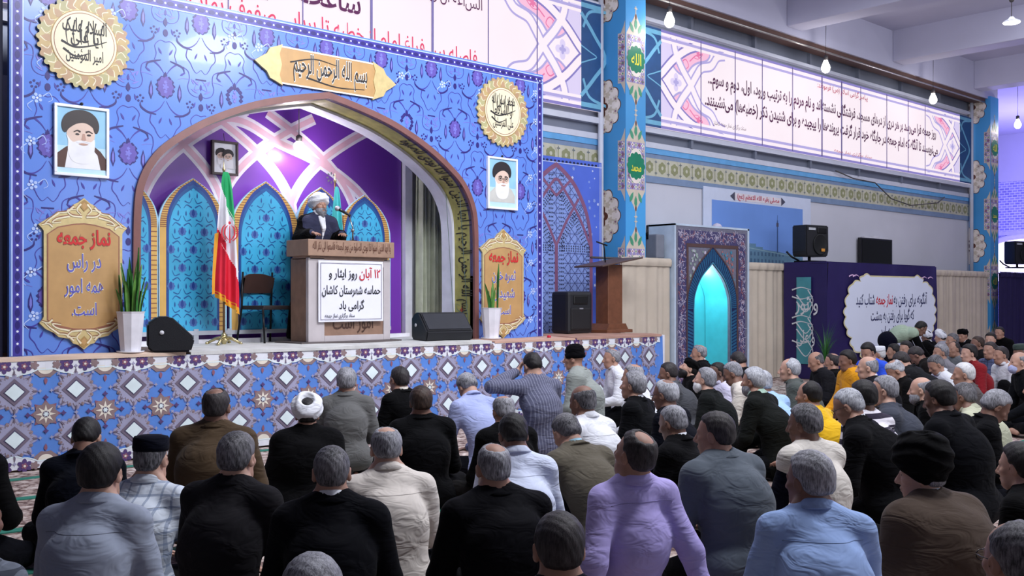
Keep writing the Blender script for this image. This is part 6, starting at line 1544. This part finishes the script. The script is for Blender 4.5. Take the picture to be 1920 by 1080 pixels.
def wall_speaker(x, y, z, label, rz, logo):
    root = thing('wall_speaker', (x, y, z), label, 'loudspeaker', 'black loudspeakers above the curtains', rz)
    b = B(); b.prism([(-.32, 0), (.30, 0), (.34, .12), (.33, .62), (-.34, .62), (-.34, .08)], -.16, .2); me = b.mesh([BLK]); bm = bmesh.new(); bm.from_mesh(me); bmesh.ops.bevel(bm, geom=bm.edges[:], offset=.02, segments=2, affect='EDGES'); bm.to_mesh(me); bm.free(); link('cabinet', me, root)
    b = B(); b.lathe([(.001, .0), (.10, .004), (.19, .02), (.205, .024), (.205, 0)], (.06, -.16, .24), 28, ax=Matrix.Rotation(pi/2, 3, 'X')); b.build('woofer', [M((16, 18, 20), 0.5)], root)
    b = B(); b.bbox((-.02, -.175, .46), (.26, -.15, .58), .015); b.build('horn', [M((14, 14, 16), 0.4)], root); b = B(); b.bbox((.08, -.19, .10), (.18, -.178, .16), .004); b.build('badge', [M((206, 140, 60), 0.4)], root)
    b = B(); b.box((-.28, -.175, .52), (-.08, -.162, .565)); b.build('maker_plate', [M((180, 184, 190), 0.4)], root)
    b = B(); b.tube([(0, .05, 0), (0, .05, -.09)], .03, 10); b.bbox((-.28, -.15, -.11), (.28, .2, -.08), .006); b.tube([(-.25, .1, -.08), (-.42, .15, .0), (-.5, .2, .1)], .02, 8); b.build('bracket', [DARKM], root)
wall_speaker(17.95, 10.6, 2.41, 'black loudspeaker on top of the booth before the building poster', -.15, True); wall_speaker(28.8, 10.7, 2.50, 'black loudspeaker at the far right beyond the tiled pillar', -.3, False)
b = B(); b.tube([(13.30, 11.25, 2.72), (13.55, 11.25, 2.72), (13.62, 11.22, 2.70)], .022, 8); b.tube([(13.62, 11.22, 2.62), (13.62, 11.22, 2.86)], .022, 8); tag(b.build('wall_bracket', [DARKM]), 'black metal bracket sticking out of the pillar above the curtain', 'bracket')
b = B(); b.bbox((13.62, 11.02, 2.285), (13.84, 11.3, 2.70), .02); tag(b.build('grey_box', [M((120, 124, 136), 0.5)]), 'grey box on the curtain top left of the prayer niche', 'box')
b = B(); b.lathe([(.09, 0), (.085, .03), (.06, .06), (.001, .08)], (15.35, 11.0, 2.895), 18); tag(b.build('domed_ornament', [M((190, 186, 206), 0.5)]), 'small pale domed ornament lying on top of the prayer niche', 'ornament')
# ================================================================ the congregation and the speaker
JK, SHIRT = 'jacket', 'shirt'
BLACK, NAVY, CHAR, GREYJ, DKG = (18, 18, 22), (20, 24, 42), (44, 44, 48), (92, 98, 106), (52, 56, 58)
WHT, CREAM, LBLUE = (224, 226, 234), (214, 206, 196), (160, 182, 222)
def heading(x, y, tx=6.9, ty=10.2): return atan2(-(tx-x), ty-y)
# label, head centre px, head top py, head width px, seen from (b back, p profile), hair, top garment, options
CROWD = [
 ('person with black hair in a grey blue shirt seen from behind, lower left corner', 190, 833, 94, 'b', ('black', 'full'), ((150, 158, 176), SHIRT), dict(collar=(150, 158, 176), skin='fair', turn=-4)),
 ('person in a dark plaid shirt cut off by the lower left edge', -46, 915, 90, 'b', ('black', 'short'), ((66, 72, 84), SHIRT, 'plaid', (128, 136, 150)), dict(turn=-10)),
 ('person in a black coat cut off by the left edge before the stage', -52, 765, 56, 'b', ('black', 'short'), (BLACK, JK), dict()),
 ('person in a flat dark cap and white checked shirt, back to the camera', 284, 818, 64, 'b', ('pepper', 'buzz'), ((206, 214, 226), SHIRT, 'check', (112, 128, 158)), dict(hat='kufi', collar=(206, 214, 226), turn=-8, skin='fair', build=1.1)),
 ('person with bowed dark head in a dark navy jacket, near the stage skirt', 162, 787, 54, 'b', ('black', 'short'), ((22, 28, 46), JK), dict(pitch=35, turn=18)),
 ('person with thinning dark hair in a brown jacket before the stage skirt', 406, 727, 52, 'b', ('dark', 'short+crown'), ((74, 58, 40), JK), dict(pose='kneel', build=1.15)),
 ('person with grey curly hair in a dark grey suit jacket left of the white turban', 446, 812, 66, 'b', ('pepper', 'full'), ((58, 56, 62), JK), dict(turn=-20, build=1.15)),
 ('person in a large white turban and black cloak before the stage', 576, 747, 62, 't', ('black', 'short'), (BLACK, 'cloak'), dict(hat='white_turban', tilt=-.75, fat=1.02, turn=8)),
 ('person with cropped dark grey hair and white collar in a black suit, lower left centre', 622, 835, 70, 'b', ('pepper', 'buzz'), ((16, 18, 30), JK), dict(collar=WHT, build=1.1, turn=0)),
 ('person with only grey hair showing at the bottom edge, left of centre', 585, 1042, 112, 'b', ('grey', 'full'), (CHAR, JK), dict(turn=5)),
 ('person with grey thinning hair in a wide cream shirt, back to the camera', 724, 800, 60, 'b', ('grey', 'short+crown'), ((216, 208, 200), SHIRT), dict(collar=(216, 208, 200), build=1.15, pitch=14, turn=6, lean=16)),
 ('person with grey hair in a grey suit kneeling at the stage skirt', 650, 690, 37, 'b', ('grey', 'full'), ((96, 96, 96), JK), dict(pose='kneel')),
 ('person with dark hair in a black suit kneeling at the stage skirt', 748, 688, 33, 'p', ('dark', 'short'), (BLACK, JK), dict(pose='kneel', collar=CREAM, turn=28)),
 ('person with dark brown hair in a black jacket behind the grey kneeling suit', 789, 725, 42, 'b', ('brown', 'full'), ((20, 21, 26), JK), dict(build=1.1)),
 ('person with bowed grey head in a light blue shirt at the stage skirt', 876, 708, 36, 'b', ('grey', 'full'), ((162, 172, 216), SHIRT), dict(pitch=52, lean=24, build=1.05, collar=(162, 172, 216), turn=10)),
 ('person with bald crown and grey sides in a black jacket beside the blue shirt', 944, 742, 42, 'b', ('grey', 'short+crown'), (BLACK, JK), dict(pitch=20)),
 ('person with cropped grey hair in a wide black jacket, lower centre', 924, 830, 67, 'b', ('grey', 'buzz+crown'), ((20, 20, 30), JK), dict(build=1.25, turn=10)),
 ('person with black hair in a white shirt behind the cropped grey head', 962, 778, 56, 'b', ('black', 'short'), ((206, 214, 236), SHIRT), dict(collar=(206, 214, 236), pitch=26, lean=18)),
 ('person in a dark striped shirt with one arm raised to the head at the stage', 998, 663, 35, 'b', ('black', 'short'), ((84, 86, 108), SHIRT, 'pin', (118, 120, 140)), dict(arms='head', pose='kneel', pitch=30, build=1.15, turn=-6)),
 ('person in a black knit beanie and pale green grey jacket by the stage', 1076, 650, 34, 'b', None, ((140, 146, 142), 'coat'), dict(hat='beanie', pose='kneel', turn=16, lean=14)),
 ('person with bald crown in a white shirt kneeling by the stage skirt', 1146, 653, 27, 'b', ('grey', 'short+crown'), (WHT, SHIRT), dict(pose='kneel', collar=WHT, turn=10)),
 ('person with balding dark head in a white shirt below the black beanie', 1092, 722, 48, 'b', ('pepper', 'buzz+top'), (WHT, SHIRT), dict(collar=WHT, turn=20, pitch=8, lean=18, build=1.05)),
 ('person bending forward in an olive brown jacket, dark grey hair', 1062, 784, 50, 'b', ('pepper', 'short'), ((88, 82, 70), JK), dict(pitch=42, lean=30, turn=14, collar=(150, 190, 210), build=1.1)),
 ('person with grey hair in a white shirt half hidden behind a black suit', 1186, 682, 33, 'b', ('grey', 'short+crown'), (WHT, SHIRT), dict(collar=WHT, turn=10)),
 ('person with smooth grey hair and white collar in a black suit, facing left', 1187, 697, 40, 'b', ('grey', 'full'), ((24, 26, 32), JK), dict(collar=WHT, turn=22, pitch=-4)),
 ('person with white hair and glasses in a dark navy jacket', 1247, 711, 40, 'b', ('silver', 'short+crown'), (NAVY, JK), dict(glasses=1, turn=20, pitch=8)),
 ('person in a lilac shirt leaning back on both hands, lower centre', 1190, 808, 68, 'b', ('dark', 'short+crown'), ((178, 166, 224), SHIRT), dict(arms='back', lean=-8, collar=(178, 166, 224), turn=4, yaw=20, pitch=-12, skin='tan')),
 ('person with dark hair in a large grey suit jacket, right of the lilac shirt', 1340, 772, 64, 'b', ('dark', 'short'), ((84, 92, 102), JK), dict(build=1.25, turn=10, yaw=26, lean=14)),
 ('person with cropped grey hair and white collar in a black suit, head bowed left', 1261, 760, 44, 'b', ('grey', 'buzz'), ((18, 18, 24), JK), dict(collar=WHT, pitch=18, turn=20, skin='brown')),
 ('person with dark hair and grey jacket beside the stage end, facing left', 1252, 680, 22, 'p', ('dark', 'short'), ((72, 74, 80), JK), dict(pitch=10)),
 ('person in a black turban and cloak looking up left, dark beard', 1292, 676, 34, 'p', ('black', 'short'), (BLACK, 'cloak'), dict(hat='black_turban', beard=('black', .4), pitch=-24, tilt=-.1, skin='fair', fat=.86)),
 ('person with bald grey head in a black suit before the glowing niche', 1310, 646, 22, 'b', ('grey', 'short+crown'), ((30, 30, 34), JK), dict(pose='kneel', collar=WHT, turn=-30)),
 ('person with dark hair in a dark grey jacket right of the glowing niche', 1384, 662, 27, 'b', ('dark', 'short'), ((54, 54, 60), JK), dict(pitch=35, lean=20, turn=-50)),
 ('person with wavy grey hair, white beard and dark grey jacket facing left', 1321, 691, 40, 'p', ('grey', 'full'), ((46, 50, 50), JK), dict(beard=('white', .25), pitch=-6, skin='fair')),
 ('person with short dark hair in a pale lilac shirt', 1344, 679, 27, 'b', ('black', 'buzz'), ((206, 202, 226), SHIRT), dict(skin='dark', turn=20, collar=(206, 202, 226))),
 ('person with bowed grey head in a cream shirt left of the silver haired man', 1373, 680, 35, 'p', ('grey', 'short'), (CREAM, SHIRT), dict(pitch=24, skin='brown')),
 ('person with silver hair in a dark sweater and pale green collar, face to the left', 1412, 690, 52, 'p', ('silver', 'full'), ((44, 48, 46), 'sweater'), dict(collar=(176, 206, 190), beard=('grey', .1), build=1.05)),
 ('person in a light blue shirt mostly hidden behind the silver haired man', 1428, 696, 44, 'p', ('silver', 'short'), ((158, 190, 232), SHIRT), dict(turn=-30, lean=30)),
 ('person with white balding head in a grey green suit facing left', 1480, 672, 38, 'p', ('silver', 'short+front'), ((72, 78, 76), JK), dict(skin='fair', pitch=2)),
 ('person with bald grey head bowed in a dark suit before the purple booth', 1529, 660, 31, 'p', ('pepper', 'buzz+top'), ((52, 52, 60), JK), dict(collar=(100, 100, 110), pitch=22)),
 ('person with dark balding head in black behind the mustard jacket', 1560, 662, 24, 'b', ('dark', 'short+crown'), (BLACK, JK), dict()),
 ('person in a mustard yellow hooded jacket with black hair', 1588, 657, 28, 'b', ('black', 'full'), ((216, 148, 22), 'hoodie'), dict(lean=14, pitch=12, turn=10, build=1.05)),
 ('person with balding head in a dark suit facing left beside the mustard jacket', 1626, 668, 38, 'p', ('grey', 'buzz+top'), ((44, 44, 52), JK), dict(collar=WHT)),
 ('person with black hair in a bright blue shirt', 1627, 644, 25, 'b', ('black', 'full'), ((46, 84, 214), SHIRT), dict(pitch=26, lean=20, turn=24)),
 ('person in a white cap half hidden behind the bright blue shirt', 1646, 650, 18, 'b', ('white', 'short'), ((90, 90, 110), JK), dict(hat='kufi', hat_color=(228, 230, 236))),
 ('person in a white turban and black cloak in the back rows, left of two turbans', 1737, 620, 23, 't', ('black', 'short'), (BLACK, 'cloak'), dict(hat='white_turban', tilt=-.8, collar=WHT, turn=-90)),
 ('person in a white turban and grey cloak in the back rows, right of two turbans', 1763, 621, 23, 't', ('black', 'short'), ((150, 150, 160), 'cloak'), dict(hat='white_turban', tilt=-.8, turn=-75)),
 ('person with grey hair in the back row beside the right white turban', 1785, 625, 21, 'b', ('pepper', 'short'), ((70, 66, 72), JK), dict(turn=-20)),
 ('person in a black turban in the back row before the beige curtain', 1805, 617, 26, 'p', ('black', 'short'), ((30, 30, 34), 'cloak'), dict(hat='black_turban', collar=WHT, pitch=14, fat=.85)),
 ('person with cropped brown hair in the back row before the curtain', 1832, 630, 21, 'b', ('brown', 'buzz'), ((44, 42, 46), JK), dict(turn=-25)),
 ('person with black hair in a grey jacket in the back row', 1857, 624, 20, 'b', ('black', 'full'), ((80, 82, 90), JK), dict(turn=20)),
 ('person kneeling tall in a black jacket at the far right, face to the left', 1874, 613, 20, 'p', ('black', 'short'), (BLACK, JK), dict(pose='kneel', skin='tan')),
 ('person with grey hair in a grey shirt below the right white turban', 1763, 645, 23, 'b', ('grey', 'full'), ((126, 124, 132), SHIRT), dict(turn=-10)),
 ('person with bald forehead and moustache facing left in the middle rows', 1788, 641, 25, 'p', ('dark', 'short+front'), ((120, 124, 130), SHIRT), dict(skin='tan')),
 ('person with black hair in a dark red sweater facing left', 1816, 646, 29, 'p', ('black', 'full'), ((128, 22, 32), 'sweater'), dict(skin='fair', collar=(110, 20, 30), lean=16)),
 ('person with black hair and dark green jacket, middle rows left of the turbans', 1675, 645, 21, 'b', ('black', 'full'), ((30, 36, 34), JK), dict()),
 ('person with black hair in black, middle rows below the bending helper', 1698, 640, 22, 'b', ('black', 'full'), (BLACK, JK), dict(turn=10)),
 ('person in a dark brown jacket bowed in the middle rows', 1718, 655, 24, 'b', ('dark', 'short'), ((48, 42, 42), JK), dict(pitch=50, lean=34)),
 ('person bowed low in a dark slate jacket, middle rows', 1690, 664, 26, 'b', ('dark', 'short'), ((52, 54, 60), JK), dict(pitch=40, lean=36, build=1.15)),
 ('person with bowed white grey head in a black coat, middle rows', 1678, 679, 33, 'p', ('silver', 'short+crown'), ((26, 25, 27), JK), dict(pitch=45, lean=22)),
 ('person with grey hair bowed in a white shirt right of the black coat', 1754, 668, 31, 'p', ('pepper', 'short'), (WHT, SHIRT), dict(pitch=34, lean=24, collar=WHT)),
 ('person with white hair facing left in a brown grey jacket', 1806, 680, 39, 'p', ('white', 'short'), ((78, 72, 72), JK), dict(skin='tan', lean=16)),
 ('person with grey hair in a dark slate jacket behind the silver head', 1657, 704, 44, 'b', ('grey', 'short'), ((58, 62, 74), JK), dict(turn=16, build=1.15)),
 ('person with balding dark hair in a bright yellow sweater, face to the left', 1516, 715, 47, 'p', ('black', 'short+front'), ((226, 178, 30), 'sweater'), dict(skin='tan', lean=20, pitch=4)),
 ('person with cropped silver hair in a large black jacket, bowed left', 1590, 730, 60, 'b', ('silver', 'buzz'), ((16, 17, 24), JK), dict(collar=WHT, pitch=26, turn=24, build=1.3, lean=20, glasses=1)),
 ('person with black hair in a white shirt with dark stripes', 1617, 714, 43, 'b', ('black', 'full'), ((224, 220, 228), SHIRT, 'hoop', (44, 38, 56)), dict(turn=-14)),
 ('person with dark grey hair in a cream vest over navy sleeves', 1507, 759, 60, 'p', ('pepper', 'full'), ((206, 200, 192), 'vest'), dict(sleeves=(26, 30, 54), turn=-6, yaw=26, pitch=8, skin='brown', lean=14)),
 ('person with bald head and short grey beard in black, face to the left', 1726, 707, 42, 'p', ('grey', 'buzz+top+front'), (BLACK, JK), dict(beard=('grey', .1), skin='fair', pitch=6)),
 ('person with thick black hair in a dark navy jacket, face to the left', 1760, 715, 58, 'p', ('black', 'full'), ((18, 20, 30), JK), dict(skin='brown', pitch=16, lean=16, build=1.2)),
 ('person with short dark grey hair in a pale cream green shirt', 1806, 719, 40, 'p', ('pepper', 'short'), ((186, 188, 164), SHIRT), dict(collar=(186, 188, 164), lean=26, pitch=12, turn=-10, build=1.1)),
 ('person with grey hair bowed to the right at the right edge', 1868, 737, 52, 'p', ('grey', 'full'), ((22, 22, 28), JK), dict(pitch=40, turn=-150, skin='brown')),
 ('person with dark hair in a blue plaid shirt at the right', 1856, 641, 23, 'b', ('dark', 'short'), ((90, 98, 134), SHIRT, 'plaid', (44, 46, 70)), dict(turn=10)),
 ('person with dark hair in a white shirt facing left near the right edge', 1876, 650, 29, 'p', ('dark', 'short'), (WHT, SHIRT), dict(collar=WHT, skin='tan', pitch=6)),
 ('person in a dark cap at the right edge behind the masked man', 1912, 646, 26, 'p', ('pepper', 'short'), ((70, 74, 82), JK), dict(hat='kufi', hat_color=(58, 70, 66))),
 ('person with bald head and pale face mask at the right edge', 1910, 660, 34, 'p', ('grey', 'buzz+top'), ((34, 38, 46), JK), dict(mask=(170, 176, 214), collar=(190, 196, 204))),
 ('person in a navy jacket cut off by the right edge', 1948, 700, 50, 'p', ('black', 'short'), ((20, 22, 38), JK), dict(build=1.25, lean=22)),
 ('person with grey hair in a light blue shirt, lower right', 1516, 849, 92, 'p', ('grey', 'full'), ((150, 176, 224), SHIRT), dict(collar=(150, 176, 224), turn=-20, yaw=34, skin='brown', build=1.12)),
 ('person in a black turban and brown cloak with white collar, lower right', 1726, 845, 72, 'p', ('black', 'short'), ((72, 58, 48), 'cloak'), dict(hat='black_turban', collar=(204, 222, 236), collar_h=.034, beard=('grey', .0), tilt=-.12, turn=0, yaw=34, build=1.25, fat=1.12, tall=1.45, skin='fair')),
 ('person in a black jacket with pale piping facing left at the right edge', 1910, 832, 76, 'p', ('black', 'full'), (BLACK, JK), dict(skin='fair', turn=6, build=1.1)),
 ('person with grey hair and glasses, close at the lower right corner', 1902, 978, 140, 'p', ('pepper', 'short+front'), (CHAR, JK), dict(glasses=1, skin='tan', turn=-6, h=.93)),
 ('person with dark hair and a navy jacket close at the bottom edge, centre', 1048, 960, 98, 'b', ('dark', 'short'), ((24, 26, 52), JK), dict(turn=-6)),
]
HMIN, HMAX = .86, 1.10
ROWS = []
for i, (label, px, py, hw, view, hair, top, o) in enumerate(CROWD):
    P = dict(o); P.update(label=label, hair=hair, top=top, seed=i, view=view)
    wr_ = {'b': .176, 'p': .212, 't': .255}[view]
    Z = FPX*wr_/hw; h = CAM_H-(py-HORIZON)*Z/FPX
    hi = HMAX if P.get('pose') == 'kneel' else 1.0; lo_ = .96 if P.get('pose') == 'kneel' else HMIN
    h = P.get('h', min(hi, max(lo_, h))); ROWS.append([P, px, py, (CAM_H-h)*FPX/(py-HORIZON), lo_-.05, hi+.05])
def spot(r, Z=None):
    Z = Z or r[3]; t = (r[1]-960)/FPX; return np.array((Z*(-sin(YAW)+t*cos(YAW)), Z*(cos(YAW)+t*sin(YAW))))
for it in range(300):            # people sit at least a shoulder's width apart: slide the crowded ones along their sight lines
    for i in range(len(ROWS)):
        for j in range(i):
            a, b = ROWS[i], ROWS[j]; d = np.linalg.norm(spot(a)-spot(b))
            if d < .66:
                f, n = (a, b) if a[3] > b[3] else (b, a)
                for r, q in ((f, 1.004), (n, .996)):
                    Z = r[3]*q; h = CAM_H-(r[2]-HORIZON)*Z/FPX
                    if r[4] <= h <= r[5]: r[3] = Z
for i, (P, px, py, Z, _, _) in enumerate(ROWS):
    h = CAM_H-(py-HORIZON)*Z/FPX; P['h'] = h; X, Y = spot(ROWS[i])
    if 'pose' not in P: P['pose'] = 'kneel' if h > .985 else ('up' if i % 5 == 2 else 'cross')
    P['res'] = .0075 if Z < 5.2 else .009 if Z < 8 else .0115 if Z < 12 else .015
    if 'skin' not in P: P['skin'] = ('tan', 'brown', 'fair', 'tan')[i % 4]
    P['trousers'] = ((20, 21, 28), (34, 34, 38), (26, 28, 40), (58, 56, 56))[i % 4]
    P.setdefault('lean', {'p': 20, 'b': 13, 't': 12}[P['view']]); P.setdefault('slouch', .065)
    if P['view'] == 'b' and X > 11 and 'turn' not in P: P['turn'] = -38
    P['athead'] = True; P['group'] = 'seated congregation'
    person((X, Y, 0), heading(X, Y)+radians(P.get('turn', 0)), P)
# ---- the helper bending over among the back rows
_t = (1664-960)/FPX; _Z = 17.6; hx, hy = _Z*(-sin(YAW)+_t*cos(YAW)), _Z*(cos(YAW)+_t*sin(YAW))
person((hx, hy, 0), radians(-133), dict(label='person bending over in a pale green vest with black sleeves, back rows', pose='bend', lean=72, pitch=40, hair=('black', 'short'), skin='brown', top=((158, 176, 156), 'vest'), sleeves=(18, 18, 24), trousers=(24, 24, 52), arms='reach', res=.013, group='seated congregation'))
# ---- the speaker at the podium
person((6.82, 10.97, SH+.024), radians(174), dict(label='person in a white turban and black cloak speaking at the podium', pose='stand', h=1.82, lean=3, pitch=-4, yaw=6, shirt_front=WHT, hair=('black', 'short'), beard=('grey', .75), hat='white_turban', tilt=-.34, fat=1.14, top=((48, 50, 74), 'robe'), trousers=(40, 40, 46), collar=WHT, collar_h=.05, res=.008, skin='tan', arms='desk', overcloak=BLACK))
